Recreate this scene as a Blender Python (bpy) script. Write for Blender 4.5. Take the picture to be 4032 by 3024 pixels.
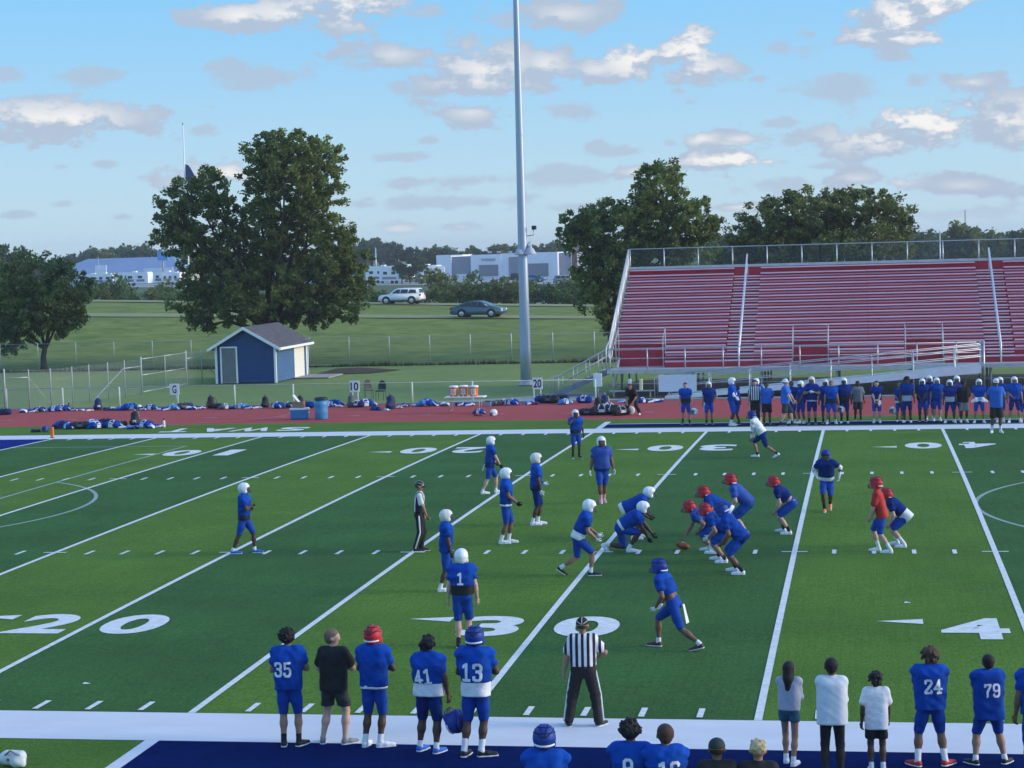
import bpy, bmesh, math, random
import numpy as np
from mathutils import Vector, Matrix, Euler
from mathutils.bvhtree import BVHTree

scene = bpy.context.scene
for o in list(bpy.data.objects): bpy.data.objects.remove(o)
R = math.radians
rnd = random.Random(7)

# ------------------------------------------------------------------ camera
CAMX, CAMY, CAMZ, YAW, PIT, ROL, FPX = 33.7568, -30.8478, 7.3288, -.1753, -.0656, -.0275, 7931.5
_F = np.array([math.sin(YAW)*math.cos(PIT), math.cos(YAW)*math.cos(PIT), math.sin(PIT)])
_R = np.array([math.cos(YAW), -math.sin(YAW), 0.]); _U = np.cross(_R, _F)
_R2 = _R*math.cos(ROL)+_U*math.sin(ROL); _U2 = -_R*math.sin(ROL)+_U*math.cos(ROL)
CAMP = np.array([CAMX, CAMY, CAMZ])
cam = bpy.data.cameras.new('camera'); camo = bpy.data.objects.new('camera', cam)
scene.collection.objects.link(camo)
m = Matrix(((_R2[0], _U2[0], -_F[0], CAMX), (_R2[1], _U2[1], -_F[1], CAMY), (_R2[2], _U2[2], -_F[2], CAMZ), (0, 0, 0, 1)))
camo.matrix_world = m
cam.sensor_fit = 'HORIZONTAL'; cam.sensor_width = 36; cam.lens = FPX/4032*36
cam.clip_start = .5; cam.clip_end = 6000
scene.camera = camo
scene.cycles.max_bounces = 4; scene.cycles.diffuse_bounces = 3; scene.cycles.glossy_bounces = 2; scene.cycles.transparent_max_bounces = 10
scene.render.resolution_x = 1024; scene.render.resolution_y = 768

# ------------------------------------------------------------------ sky and sun
SUN_AZ = R(86)      # compass-style angle from +Y towards +X
SUN_EL = R(17)
SKY_STRENGTH = .12
SUN_STRENGTH = .8
EXPOSURE = 2.1
world = bpy.data.worlds.new('World'); scene.world = world; world.use_nodes = True
world.cycles.sampling_method = 'MANUAL'; world.cycles.sample_map_resolution = 512
vs = scene.view_settings
vs.view_transform = 'Standard'; vs.look = 'None'; vs.exposure = EXPOSURE; vs.gamma = 1; vs.use_curve_mapping = False

sun = bpy.data.lights.new('sun', 'SUN'); suno = bpy.data.objects.new('sun', sun); scene.collection.objects.link(suno)
sun.energy = SUN_STRENGTH; sun.angle = R(24); sun.color = (1, .86, .68)
sd = Vector((math.sin(SUN_AZ)*math.cos(SUN_EL), math.cos(SUN_AZ)*math.cos(SUN_EL), math.sin(SUN_EL)))
suno.rotation_euler = (-sd).to_track_quat('-Z', 'Y').to_euler(); suno.location = (60, 0, 40)

# display pixels (2212 px wide copy of the photograph) -> directions and points
S = 4032/2212
WF = 53.333*.9144          # field width
YD = .9144
def crown(Y): return max(0., .16*(1-((Y-WF/2)/(WF/2))**2))
def ray(x, y): return _F+_R2*((x*S-2016)/FPX)+_U2*((1512-y*S)/FPX)
def onz(x, y, z=0.):
    d = ray(x, y); return CAMP+d*((z-CAMZ)/d[2])
def onY(x, y, Y):
    d = ray(x, y); return CAMP+d*((Y-CAMY)/d[1])
def G(x, y):
    z = 0.
    for _ in range(6):
        p = onz(x, y, z); z = crown(p[1])
    return p
def nat(x, y): return x/S, y/S

def build_sky():
    nt = world.node_tree; N = nt.nodes; L = nt.links; N.clear()
    def new(t, tree=nt, **k):
        n = tree.nodes.new(t)
        for a, b in k.items(): setattr(n, a, b)
        return n
    out = new('ShaderNodeOutputWorld'); bg = new('ShaderNodeBackground'); bg.inputs['Strength'].default_value = SKY_STRENGTH
    sky = new('ShaderNodeTexSky', sky_type='NISHITA'); sky.sun_disc = False
    sky.sun_elevation = SUN_EL; sky.sun_rotation = SUN_AZ; sky.air_density = 1.0; sky.dust_density = .2; sky.ozone_density = 3.5; sky.altitude = 300
    # cloud density as a function of azimuth and elevation
    specs = []
    for x, y, rx, ry, b in CLOUDS:
        d = ray(x, y); d = d/np.linalg.norm(d); specs.append((math.atan2(d[0], d[1]), math.asin(d[2]), rx*1.45*S/FPX, ry*1.5*S/FPX, b))
    def gm(op, a, b=None, c=None, tree=nt):
        n = tree.nodes.new('ShaderNodeMath'); n.operation = op
        for i, v in enumerate((a, b, c)):
            if v is None: continue
            if isinstance(v, (int, float)): n.inputs[i].default_value = v
            else: tree.links.new(v, n.inputs[i])
        return n.outputs[0]
    def gv(op, a, b=None, c=None, tree=nt):
        n = tree.nodes.new('ShaderNodeVectorMath'); n.operation = op
        for i, v in enumerate((a, b, c)):
            if v is None: continue
            if isinstance(v, (tuple, list)): n.inputs[i].default_value = v
            else: tree.links.new(v, n.inputs[i])
        return n.outputs[1] if op == 'LENGTH' else n.outputs[0]
    def density(name, sel, extra):
        g = bpy.data.node_groups.new(name, 'ShaderNodeTree')
        g.interface.new_socket('P', in_out='INPUT', socket_type='NodeSocketVector')
        g.interface.new_socket('D', in_out='OUTPUT', socket_type='NodeSocketFloat'); g.interface.new_socket('B', in_out='OUTPUT', socket_type='NodeSocketFloat')
        gi = new('NodeGroupInput', g); go = new('NodeGroupOutput', g); P = gi.outputs[0]; GL = g.links; m = lambda *k: gm(*k, tree=g)
        n1 = new('ShaderNodeTexNoise', g); n1.noise_dimensions = '2D'; n1.inputs['Scale'].default_value = 34; n1.inputs['Detail'].default_value = 5; n1.inputs['Roughness'].default_value = .66
        GL.new(gv('MULTIPLY', P, (1, 1.9, 1), tree=g), n1.inputs['Vector']); D = None; B = None
        for a, e, ra, re, b in sel:
            l = gv('LENGTH', gv('MULTIPLY_ADD', P, (1/ra, 1/re, 0), (-a/ra, -e/re, 0), tree=g), tree=g); D = l if D is None else m('MINIMUM', D, l)
            if extra: bb = m('ADD', l, 1.2-b); B = bb if B is None else m('MINIMUM', B, bb)
        D = m('MULTIPLY', m('SUBTRACT', 1., D), 1.5)
        if extra:      # the same broken cumulus carries on around the rest of the sky
            n2 = new('ShaderNodeTexNoise', g); n2.noise_dimensions = '2D'; n2.inputs['Scale'].default_value = 9; n2.inputs['Detail'].default_value = 1
            GL.new(gv('MULTIPLY', P, (1, 2.4, 1), tree=g), n2.inputs['Vector']); gen = m('MULTIPLY', m('SUBTRACT', n2.outputs[0], .58), 7.)
            sx = new('ShaderNodeSeparateXYZ', g); GL.new(P, sx.inputs[0])
            away = m('MULTIPLY', m('SUBTRACT', m('ABSOLUTE', m('SUBTRACT', sx.outputs[0], YAW)), .28), 12.)
            away = m('MINIMUM', m('MAXIMUM', m('MAXIMUM', away, m('MULTIPLY', m('SUBTRACT', sx.outputs[1], .19), 12.)), 0.), 1.)
            gen = m('ADD', gen, m('MULTIPLY', m('SUBTRACT', away, 1.), 8.)); D = m('MAXIMUM', D, gen); B = m('MINIMUM', B, m('SUBTRACT', 1.2, gen)); GL.new(B, go.inputs[1])
        D = m('ADD', D, m('MULTIPLY', m('SUBTRACT', n1.outputs[0], .54), 4.4)); GL.new(D, go.inputs[0]); return g
    gb = density('bright_clouds', [c for c in specs if c[4] >= .3], True); gg = density('grey_clouds', [c for c in specs if c[4] < .3], False)
    tc = new('ShaderNodeTexCoord'); sp = new('ShaderNodeSeparateXYZ'); L.new(tc.outputs['Generated'], sp.inputs[0])
    M = gm
    az = M('ARCTAN2', sp.outputs[0], sp.outputs[1]); el = M('ARCSINE', sp.outputs[2])
    cb = new('ShaderNodeCombineXYZ'); L.new(az, cb.inputs[0]); L.new(el, cb.inputs[1])
    def grp(g, P): n = new('ShaderNodeGroup'); n.node_tree = g; L.new(P, n.inputs[0]); return n.outputs
    b1 = grp(gb, cb.outputs[0]); b2 = grp(gb, gv('ADD', cb.outputs[0], (.0065, .0058, 0))); g1 = grp(gg, cb.outputs[0])
    def sstep(x, a, b):
        n = new('ShaderNodeMapRange', interpolation_type='SMOOTHSTEP'); L.new(x, n.inputs[0]); n.inputs[1].default_value = a; n.inputs[2].default_value = b
        return n.outputs[0]
    above = sstep(el, .0, .02)
    alpha = M('MULTIPLY', M('MAXIMUM', M('MULTIPLY', sstep(b1[0], -.05, .55), .92), M('MULTIPLY', sstep(g1[0], -.1, .8), .72)), above)
    lit = M('MULTIPLY', M('MULTIPLY', sstep(M('SUBTRACT', b1[0], b2[0]), -.3, .85), sstep(b1[0], .0, .9)), sstep(b1[1], 1.55, .15))
    def mix(fac, a, b):
        n = new('ShaderNodeMix', data_type='RGBA')
        if isinstance(fac, (int, float)): n.inputs[0].default_value = fac
        else: L.new(fac, n.inputs[0])
        for i, v in ((6, a), (7, b)):
            if isinstance(v, tuple): n.inputs[i].default_value = v
            else: L.new(v, n.inputs[i])
        return n.outputs[2]
    k = SKYK
    shade = tuple(v*k for v in (.46, .55, .68))+(1,); bright = tuple(v*k for v in (1.0, .96, .91))+(1,)
    ccol = mix(lit, shade, bright)
    tint = new('ShaderNodeMix', data_type='RGBA', blend_type='MULTIPLY'); tint.inputs[0].default_value = 1; L.new(sky.outputs[0], tint.inputs[6]); tint.inputs[7].default_value = SKYTINT
    # whitish summer haze low over the horizon
    hz = M('MULTIPLY', M('SUBTRACT', 1., sstep(el, .10, .75)), .96)
    hcol = mix(sstep(el, -.02, .19), tuple(v*k for v in HAZE_LOW)+(1,), tuple(v*k for v in HAZE_HIGH)+(1,))
    base = mix(hz, tint.outputs[2], hcol)
    L.new(mix(alpha, base, ccol), bg.inputs[0]); L.new(bg.outputs[0], out.inputs[0])

CLOUDS = [  # x, y, half width, half height (display px), brightness
    (640, 28, 175, 34, .75), (760, 18, 110, 34, .9), (520, 34, 70, 26, .8), (905, 25, 40, 12, .2),
    (90, 255, 190, 44, .75), (150, 262, 95, 30, 1.), (260, 268, 70, 24, .3), (20, 160, 40, 14, .1), (170, 168, 70, 22, .1), (90, 215, 80, 16, .2),
    (590, 165, 90, 24, .15), (865, 188, 24, 16, 0), (850, 118, 90, 32, .35), (490, 140, 50, 12, 0), (790, 140, 45, 14, 0),
    (1050, 150, 130, 56, .7), (1030, 175, 120, 34, .6), (1180, 138, 60, 34, .6), (1020, 243, 85, 26, .4), (1225, 235, 45, 18, .1),
    (1290, 150, 70, 26, .5), (1370, 128, 75, 38, 1.), (1345, 150, 60, 22, .6), (1490, 100, 42, 34, 1.25), (1500, 150, 85, 36, .75), (1450, 120, 40, 34, .9),
    (1220, 30, 110, 30, .4), (1100, 42, 60, 16, .1), (1690, 105, 52, 16, .2), (1750, 74, 25, 12, 0),
    (1960, 45, 120, 44, 1.1), (2020, 18, 66, 48, 1.35), (1880, 72, 60, 22, .8), (1930, 84, 110, 14, .9),
    (1820, 190, 95, 22, .2), (2100, 178, 60, 18, .4), (1975, 178, 32, 13, 0), (1670, 264, 45, 13, 0), (1925, 120, 30, 8, 0),
    (1990, 272, 110, 36, 1.3), (1930, 296, 150, 36, .8), (2040, 268, 60, 36, 1.4), (1900, 320, 130, 20, .4), (2170, 262, 110, 52, .75), (2190, 290, 110, 28, .1), (2205, 215, 40, 22, .3),
    (1575, 345, 110, 24, 1.2), (1600, 300, 60, 14, .5), (1515, 300, 44, 16, .7), (1450, 310, 18, 10, 0), (1650, 350, 70, 12, .3), (1710, 308, 25, 9, 0),
    (1000, 392, 80, 18, .2), (1220, 382, 90, 20, .2), (1280, 314, 24, 10, 0), (1340, 328, 50, 12, 0), (1380, 370, 60, 14, .5),
    (1850, 385, 90, 20, .3), (1950, 395, 60, 22, .5), (2080, 400, 90, 20, .3), (1700, 400, 80, 16, .1), (1780, 360, 40, 10, 0),
    (440, 280, 32, 13, 0), (240, 354, 24, 8, 0), (135, 360, 18, 7, 0), (850, 342, 48, 9, 0), (870, 395, 36, 9, 0), (800, 430, 20, 6, 0),
    (130, 443, 40, 10, 0), (265, 468, 26, 7, 0), (430, 385, 70, 26, .9), (390, 392, 30, 20, 0), (480, 375, 50, 20, 1.), (50, 463, 30, 7, 0),
    (930, 437, 190, 12, 0), (1250, 445, 120, 10, 0), (860, 495, 60, 12, .7), (1000, 490, 40, 9, .3), (1600, 448, 60, 10, .5), (920, 300, 26, 8, 0), (1640, 170, 18, 7, 0), (2110, 460, 90, 14, .2)]
SKYK = 1/SKY_STRENGTH/(2**EXPOSURE)
SKYTINT = (1, 1, 1, 1)
HAZE_LOW = (.50, .69, .80); HAZE_HIGH = (.16, .54, .94)
build_sky()

# ------------------------------------------------------------------ helpers
COL = scene.collection
def link(o, parent=None):
    COL.objects.link(o)
    if parent is not None: o.parent = parent
    return o
def tag(o, label=None, cat=None, group=None, kind=None):
    if label: o['label'] = label
    if cat: o['category'] = cat
    if group: o['group'] = group
    if kind: o['kind'] = kind
    return o
def empty(name, loc=(0, 0, 0), rz=0, label=None, cat=None, group=None):
    o = bpy.data.objects.new(name, None); o.location = tuple(loc); o.rotation_euler = (0, 0, rz); o.empty_display_size = .2
    link(o); return tag(o, label, cat, group)
def npmesh(name, V, F, smooth=False):
    me = bpy.data.meshes.new(name); V = np.asarray(V, dtype=np.float32); F = np.asarray(F, dtype=np.int32)
    me.vertices.add(len(V)); me.vertices.foreach_set('co', V.ravel())
    k = F.shape[1]; me.loops.add(F.size); me.loops.foreach_set('vertex_index', F.ravel())
    me.polygons.add(len(F)); me.polygons.foreach_set('loop_start', np.arange(0, F.size, k, dtype=np.int32))
    me.polygons.foreach_set('loop_total', np.full(len(F), k, dtype=np.int32))
    if smooth: me.polygons.foreach_set('use_smooth', np.ones(len(F), dtype=bool))
    me.update(calc_edges=True); me.validate(); return me
def mobj(name, me, mat=None, parent=None, loc=None, rot=None, scale=None):
    o = bpy.data.objects.new(name, me)
    if mat is not None and not me.materials: me.materials.append(mat)
    if loc is not None: o.location = tuple(loc)
    if rot is not None: o.rotation_euler = rot
    if scale is not None: o.scale = scale
    return link(o, parent)
def copy_tree(o, parent=None):
    c = o.copy(); COL.objects.link(c); c.parent = parent
    for ch in o.children: copy_tree(ch, c)
    return c

class MB:
    def __init__(s): s.v = []; s.f = []; s.sm = []
    def add(s, V, F, smooth=False):
        b = len(s.v); s.v += [tuple(map(float, p)) for p in V]
        for f in F: s.f.append(tuple(int(i)+b for i in f)); s.sm.append(smooth)
        return s
    def box(s, c, d, rz=0, M=None):
        x, y, z = d[0]/2, d[1]/2, d[2]/2
        V = [Vector((a*x, b*y, e*z)) for a in (-1, 1) for b in (-1, 1) for e in (-1, 1)]
        if M is None: M = Matrix.Rotation(rz, 4, 'Z')
        V = [M @ p + Vector(c) for p in V]
        return s.add(V, [(0, 1, 3, 2), (4, 6, 7, 5), (0, 4, 5, 1), (2, 3, 7, 6), (0, 2, 6, 4), (1, 5, 7, 3)])
    def bbox(s, c, d, bev=.02, rz=0):
        bm = bmesh.new(); bmesh.ops.create_cube(bm, size=1)
        for v in bm.verts: v.co = Vector((v.co.x*d[0], v.co.y*d[1], v.co.z*d[2]))
        bmesh.ops.bevel(bm, geom=bm.edges[:], offset=bev, segments=2, affect='EDGES', profile=.5)
        M = Matrix.Translation(Vector(c)) @ Matrix.Rotation(rz, 4, 'Z'); bmesh.ops.transform(bm, matrix=M, verts=bm.verts)
        bm.verts.index_update(); s.add([v.co[:] for v in bm.verts], [[v.index for v in f.verts] for f in bm.faces]); bm.free(); return s
    def tube(s, pts, rad, n=8, cap=True):
        pts = [Vector(p) for p in pts]
        if isinstance(rad, (int, float)): rad = [rad]*len(pts)
        V = []; F = []; prev = None
        for i, p in enumerate(pts):
            d = (pts[min(i+1, len(pts)-1)]-pts[max(i-1, 0)]).normalized()
            if prev is None:
                a = Vector((0, 0, 1)) if abs(d.z) < .9 else Vector((1, 0, 0)); u = d.cross(a).normalized()
            else: u = (prev-d*prev.dot(d)).normalized()
            w = d.cross(u); prev = u
            for k in range(n):
                t = 2*math.pi*k/n; V.append(p+(u*math.cos(t)+w*math.sin(t))*rad[i])
        for i in range(len(pts)-1):
            for k in range(n): F.append((i*n+k, i*n+(k+1) % n, (i+1)*n+(k+1) % n, (i+1)*n+k))
        s.add(V, F, True)
        if cap:
            b = len(s.v)-len(V); s.f.append(tuple(b+k for k in range(n))[::-1]); s.sm.append(False)
            e = b+(len(pts)-1)*n; s.f.append(tuple(e+k for k in range(n))); s.sm.append(False)
        return s
    def lathe(s, prof, n=20, c=(0, 0, 0), ax=None, smooth=True):
        V = []; F = []; M = ax or Matrix.Identity(3)
        for r, z in prof:
            for k in range(n):
                t = 2*math.pi*k/n; V.append(M @ Vector((r*math.cos(t), r*math.sin(t), z))+Vector(c))
        for i in range(len(prof)-1):
            for k in range(n): F.append((i*n+k, i*n+(k+1) % n, (i+1)*n+(k+1) % n, (i+1)*n+k))
        s.add(V, F, smooth)
        b = len(s.v)-len(V); s.f.append(tuple(b+k for k in range(n))[::-1]); s.sm.append(False)
        e = b+(len(prof)-1)*n; s.f.append(tuple(e+k for k in range(n))); s.sm.append(False)
        return s
    def prism(s, poly, y0, y1):     # polygon in XZ extruded along Y
        n = len(poly); V = [(x, y0, z) for x, z in poly]+[(x, y1, z) for x, z in poly]
        F = [(i, (i+1) % n, n+(i+1) % n, n+i) for i in range(n)]+[tuple(range(n))[::-1], tuple(range(n, 2*n))]
        return s.add(V, F)
    def quad(s, a, b, c, d): return s.add([a, b, c, d], [(0, 1, 2, 3)])
    def mesh(s, name):
        me = bpy.data.meshes.new(name); me.from_pydata(s.v, [], s.f)
        me.polygons.foreach_set('use_smooth', s.sm); me.validate(); me.update()
        bm = bmesh.new(); bm.from_mesh(me); bmesh.ops.recalc_face_normals(bm, faces=bm.faces); bm.to_mesh(me); bm.free(); return me
    def build(s, name, mat=None, parent=None, loc=None, rot=None): return mobj(name, s.mesh(name), mat, parent, loc, rot)

# ------------------------------------------------------------------ materials
MATS = {}
def mat(name, col, rough=.6, var=.1, scale=6, bump=0., bscale=None, metal=0., spec=.35, trans=0., stretch=(1, 1, 1), detail=4):
    if name in MATS: return MATS[name]
    m = bpy.data.materials.new(name); m.use_nodes = True; nt = m.node_tree; b = nt.nodes['Principled BSDF']
    b.inputs['Roughness'].default_value = rough; b.inputs['Metallic'].default_value = metal; b.inputs['Specular IOR Level'].default_value = spec
    tc = nt.nodes.new('ShaderNodeTexCoord'); mp = nt.nodes.new('ShaderNodeMapping'); mp.inputs['Scale'].default_value = stretch
    nt.links.new(tc.outputs['Object'], mp.inputs[0])
    n = nt.nodes.new('ShaderNodeTexNoise'); n.inputs['Scale'].default_value = scale; n.inputs['Detail'].default_value = detail; nt.links.new(mp.outputs[0], n.inputs['Vector'])
    r = nt.nodes.new('ShaderNodeValToRGB'); r.color_ramp.elements[0].position = .3; r.color_ramp.elements[1].position = .7
    r.color_ramp.elements[0].color = tuple(max(0, c*(1-var)) for c in col)+(1,); r.color_ramp.elements[1].color = tuple(min(1, c*(1+var)) for c in col)+(1,)
    nt.links.new(n.outputs[0], r.inputs[0]); nt.links.new(r.outputs[0], b.inputs['Base Color'])
    if bump:
        n2 = nt.nodes.new('ShaderNodeTexNoise'); n2.inputs['Scale'].default_value = bscale or scale*4; n2.inputs['Detail'].default_value = 3; nt.links.new(mp.outputs[0], n2.inputs['Vector'])
        bp = nt.nodes.new('ShaderNodeBump'); bp.inputs['Strength'].default_value = bump; bp.inputs['Distance'].default_value = .02
        nt.links.new(n2.outputs[0], bp.inputs['Height']); nt.links.new(bp.outputs[0], b.inputs['Normal'])
    if trans:
        t = nt.nodes.new('ShaderNodeBsdfTranslucent'); nt.links.new(r.outputs[0], t.inputs[0]); x = nt.nodes.new('ShaderNodeMixShader'); x.inputs[0].default_value = trans
        nt.links.new(b.outputs[0], x.inputs[1]); nt.links.new(t.outputs[0], x.inputs[2]); nt.links.new(x.outputs[0], nt.nodes['Material Output'].inputs[0])
    MATS[name] = m; return m
def nodes(m): return m.node_tree.nodes, m.node_tree.links

def turf_material():
    m = mat('turf', (.05, .12, .03), .75); N, L = nodes(m); b = N['Principled BSDF']
    for n in list(N):
        if n.type in ('VALTORGB', 'TEX_NOISE', 'MAPPING', 'TEX_COORD'): N.remove(n)
    g = N.new('ShaderNodeNewGeometry'); sp = N.new('ShaderNodeSeparateXYZ'); L.new(g.outputs['Position'], sp.inputs[0])
    def mt(op, a, bb=None, c=None):
        n = N.new('ShaderNodeMath'); n.operation = op
        for i, v in enumerate((a, bb, c)):
            if v is None: continue
            if isinstance(v, (int, float)): n.inputs[i].default_value = v
            else: L.new(v, n.inputs[i])
        return n.outputs[0]
    band = mt('FLOORED_MODULO', mt('FLOOR', mt('DIVIDE', sp.outputs[0], 5*YD)), 2.)
    # outside the playing area the turf is the lighter green
    inside = mt('MULTIPLY', mt('GREATER_THAN', sp.outputs[1], 0.), mt('LESS_THAN', sp.outputs[1], WF))
    band = mt('MULTIPLY', mt('SUBTRACT', 1., band), inside)
    mx = N.new('ShaderNodeMix'); mx.data_type = 'RGBA'; L.new(band, mx.inputs[0]); mx.inputs[6].default_value = TURF_L; mx.inputs[7].default_value = TURF_D
    def noise(sx, sy, sc, det, a, c):
        mp = N.new('ShaderNodeMapping'); mp.inputs['Scale'].default_value = (sx, sy, 1); L.new(g.outputs['Position'], mp.inputs[0])
        n = N.new('ShaderNodeTexNoise'); n.inputs['Scale'].default_value = sc; n.inputs['Detail'].default_value = det; L.new(mp.outputs[0], n.inputs['Vector'])
        r = N.new('ShaderNodeMapRange'); r.inputs[1].default_value = .25; r.inputs[2].default_value = .75; r.inputs[3].default_value = a; r.inputs[4].default_value = c; L.new(n.outputs[0], r.inputs[0]); return r.outputs[0]
    f = mt('MULTIPLY', mt('MULTIPLY', noise(1, .4, 22, 5, .70, 1.30), noise(1, 1, .35, 4, .84, 1.16)), noise(.6, 2.5, 4, 4, .9, 1.1))
    # faint seams of the turf rolls, 15 ft apart across and slight nap streaks along
    f = mt('MULTIPLY', f, noise(6, .15, 3, 2, .93, 1.07))
    vm = N.new('ShaderNodeVectorMath'); vm.operation = 'SCALE'; L.new(mx.outputs[2], vm.inputs[0]); L.new(f, vm.inputs['Scale']); L.new(vm.outputs[0], b.inputs['Base Color'])
    n = N.new('ShaderNodeTexNoise'); n.inputs['Scale'].default_value = 40; n.inputs['Detail'].default_value = 2; L.new(g.outputs['Position'], n.inputs['Vector'])
    bp = N.new('ShaderNodeBump'); bp.inputs['Strength'].default_value = .5; bp.inputs['Distance'].default_value = .03; L.new(n.outputs[0], bp.inputs['Height']); L.new(bp.outputs[0], b.inputs['Normal'])
    b.inputs['Specular IOR Level'].default_value = .04
    return m
TURF_L = (.086, .168, .024, 1); TURF_D = (.047, .119, .030, 1)
M_turf = turf_material()
def ground_mat(name, c1, c2, sc, fine, bump=.4):
    m = mat(name, c1, .9, 0); N, L = nodes(m); b = N['Principled BSDF']
    g = N.new('ShaderNodeNewGeometry')
    a = N.new('ShaderNodeTexNoise'); a.inputs['Scale'].default_value = sc; a.inputs['Detail'].default_value = 6; a.inputs['Roughness'].default_value = .65; L.new(g.outputs['Position'], a.inputs['Vector'])
    f = N.new('ShaderNodeTexNoise'); f.inputs['Scale'].default_value = fine; f.inputs['Detail'].default_value = 4
    mp = N.new('ShaderNodeMapping'); mp.inputs['Scale'].default_value = (.5, 1, 1); L.new(g.outputs['Position'], mp.inputs[0]); L.new(mp.outputs[0], f.inputs['Vector'])
    ad = N.new('ShaderNodeMath'); ad.operation = 'MULTIPLY_ADD'; ad.inputs[1].default_value = .5; L.new(f.outputs[0], ad.inputs[0])
    h = N.new('ShaderNodeMath'); h.operation = 'MULTIPLY'; h.inputs[1].default_value = .5; L.new(a.outputs[0], h.inputs[0]); L.new(h.outputs[0], ad.inputs[2])
    r = N.new('ShaderNodeValToRGB'); r.color_ramp.elements[0].position = .38; r.color_ramp.elements[1].position = .62; r.color_ramp.elements[0].color = c1+(1,); r.color_ramp.elements[1].color = c2+(1,)
    L.new(ad.outputs[0], r.inputs[0]); L.new(r.outputs[0], b.inputs['Base Color'])
    bp = N.new('ShaderNodeBump'); bp.inputs['Strength'].default_value = bump; bp.inputs['Distance'].default_value = .15; L.new(f.outputs[0], bp.inputs['Height']); L.new(bp.outputs[0], b.inputs['Normal'])
    b.inputs['Specular IOR Level'].default_value = .1
    return m
M_lawn = ground_mat('mown_lawn', (.15, .21, .060), (.21, .27, .085), .18, 3.)
M_bank = ground_mat('rough_grass', (.10, .145, .030), (.22, .25, .056), .3, 1.4, .8)
M_field2 = ground_mat('far_grass', (.06, .10, .035), (.12, .15, .06), .05, .5)
M_track = ground_mat('track_rubber', (.33, .062, .060), (.39, .08, .075), .3, 6, .15)
M_conc = ground_mat('concrete', (.28, .275, .27), (.36, .35, .33), .4, 5, .1)
M_road = ground_mat('road_surface', (.23, .24, .11), (.30, .30, .15), .2, 2, .1)
M_soil_shade = ground_mat('soil_and_shade', (.06, .045, .03), (.10, .075, .05), .8, 6, .4)  # soil by the shed, and painted shade below the grandstand
M_paint = mat('field_paint_white', (.64, .66, .65), .85, .13, 7, .4, 40)
M_border = mat('border_white', (.62, .63, .66), .8, .05, .7, .3, 40, stretch=(1, 3, 1))
M_apron = mat('apron_blue', (.0018, .011, .078), .95, .15, 2, .3, 40, spec=.02)
M_grayline = mat('soccer_line_grey', (.26, .33, .30), .85, .1, 3)
M_alu = mat('galvanised', (.50, .52, .53), .42, .1, 3, metal=.55)
M_alud = mat('galvanised_weathered', (.40, .43, .44), .55, .15, 4, metal=.35)
M_white = mat('white_paint', (.80, .80, .79), .5, .04, 4)
M_black = mat('black_cloth', (.012, .012, .014), .8, .2, 12)
M_dark = mat('dark_grey', (.04, .042, .046), .6, .15, 6)
M_blue = mat('shed_blue', (.012, .055, .17), .6, .12, 3)
M_red = mat('riser_red', (.40, .024, .042), .55, .12, 2.5)
M_seat = mat('seat_plank', (.76, .53, .60), .5, .12, 1.4, metal=.1, stretch=(.3, 4, 4))  # pink in the colour stands for red reflected from the risers
M_foot = mat('foot_plank', (.66, .36, .44), .55, .16, 1.4, metal=.1, stretch=(.3, 4, 4))  # deeper pink, again reflected red put into the plank colour
M_orange = mat('cooler_orange', (.75, .17, .035), .45, .05, 4)
M_glass = mat('car_glass', (.012, .016, .02), .12, .05, 2, spec=.6)
M_rubber = mat('tyre', (.015, .015, .015), .8, .1, 6)
M_chrome = mat('wheel_metal', (.55, .56, .58), .3, .05, 4, metal=.8)

def wire_mat(name, period, width, col, strength=1.):
    """chain-link fabric: diagonal wires, open between them"""
    m = bpy.data.materials.new(name); m.use_nodes = True; N, L = nodes(m); N.clear()
    out = N.new('ShaderNodeOutputMaterial'); d = N.new('ShaderNodeBsdfPrincipled'); d.inputs['Base Color'].default_value = col+(1,); d.inputs['Roughness'].default_value = .5; d.inputs['Metallic'].default_value = .3
    t = N.new('ShaderNodeBsdfTransparent'); mx = N.new('ShaderNodeMixShader'); uv = N.new('ShaderNodeTexCoord'); sp = N.new('ShaderNodeSeparateXYZ'); L.new(uv.outputs['UV'], sp.inputs[0])
    def mt(op, a, b=None):
        n = N.new('ShaderNodeMath'); n.operation = op
        for i, v in enumerate((a, b)):
            if v is None: continue
            if isinstance(v, (int, float)): n.inputs[i].default_value = v
            else: L.new(v, n.inputs[i])
        return n.outputs[0]
    w = None
    for sgn in ('ADD', 'SUBTRACT'):
        q = mt('DIVIDE', mt(sgn, sp.outputs[0], sp.outputs[1]), period)
        l = mt('LESS_THAN', mt('ABSOLUTE', mt('SUBTRACT', mt('FRACT', q), .5)), width/period)
        w = l if w is None else mt('MAXIMUM', w, l)
    L.new(w, mx.inputs[0]); L.new(t.outputs[0], mx.inputs[1]); L.new(d.outputs[0], mx.inputs[2]); L.new(mx.outputs[0], out.inputs[0]); return m
M_link = wire_mat('chain_link', .07, .0028, (.30, .36, .37)); M_linkl = wire_mat('chain_link_low', .07, .0014, (.25, .30, .30))
M_linkd = wire_mat('chain_link_dark', .07, .0042, (.10, .12, .13))
def sheet(name, a, b, z0, z1, mat_, parent, h0=None):
    a = Vector(a); b = Vector(b); n = max(2, int((b-a).length/3)); V = []; F = []; uvs = []
    L_ = (b-a).length
    for i in range(n+1):
        p = a.lerp(b, i/n); V += [(p.x, p.y, p.z+z0), (p.x, p.y, p.z+z1)]; uvs += [(L_*i/n, 0), (L_*i/n, z1-z0)]
    for i in range(n): F.append((2*i, 2*i+2, 2*i+3, 2*i+1))
    me = npmesh(name, V, F); ul = me.uv_layers.new(name='UVMap')
    for l in me.loops: ul.data[l.index].uv = uvs[l.vertex_index]
    return mobj(name, me, mat_, parent)

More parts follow.
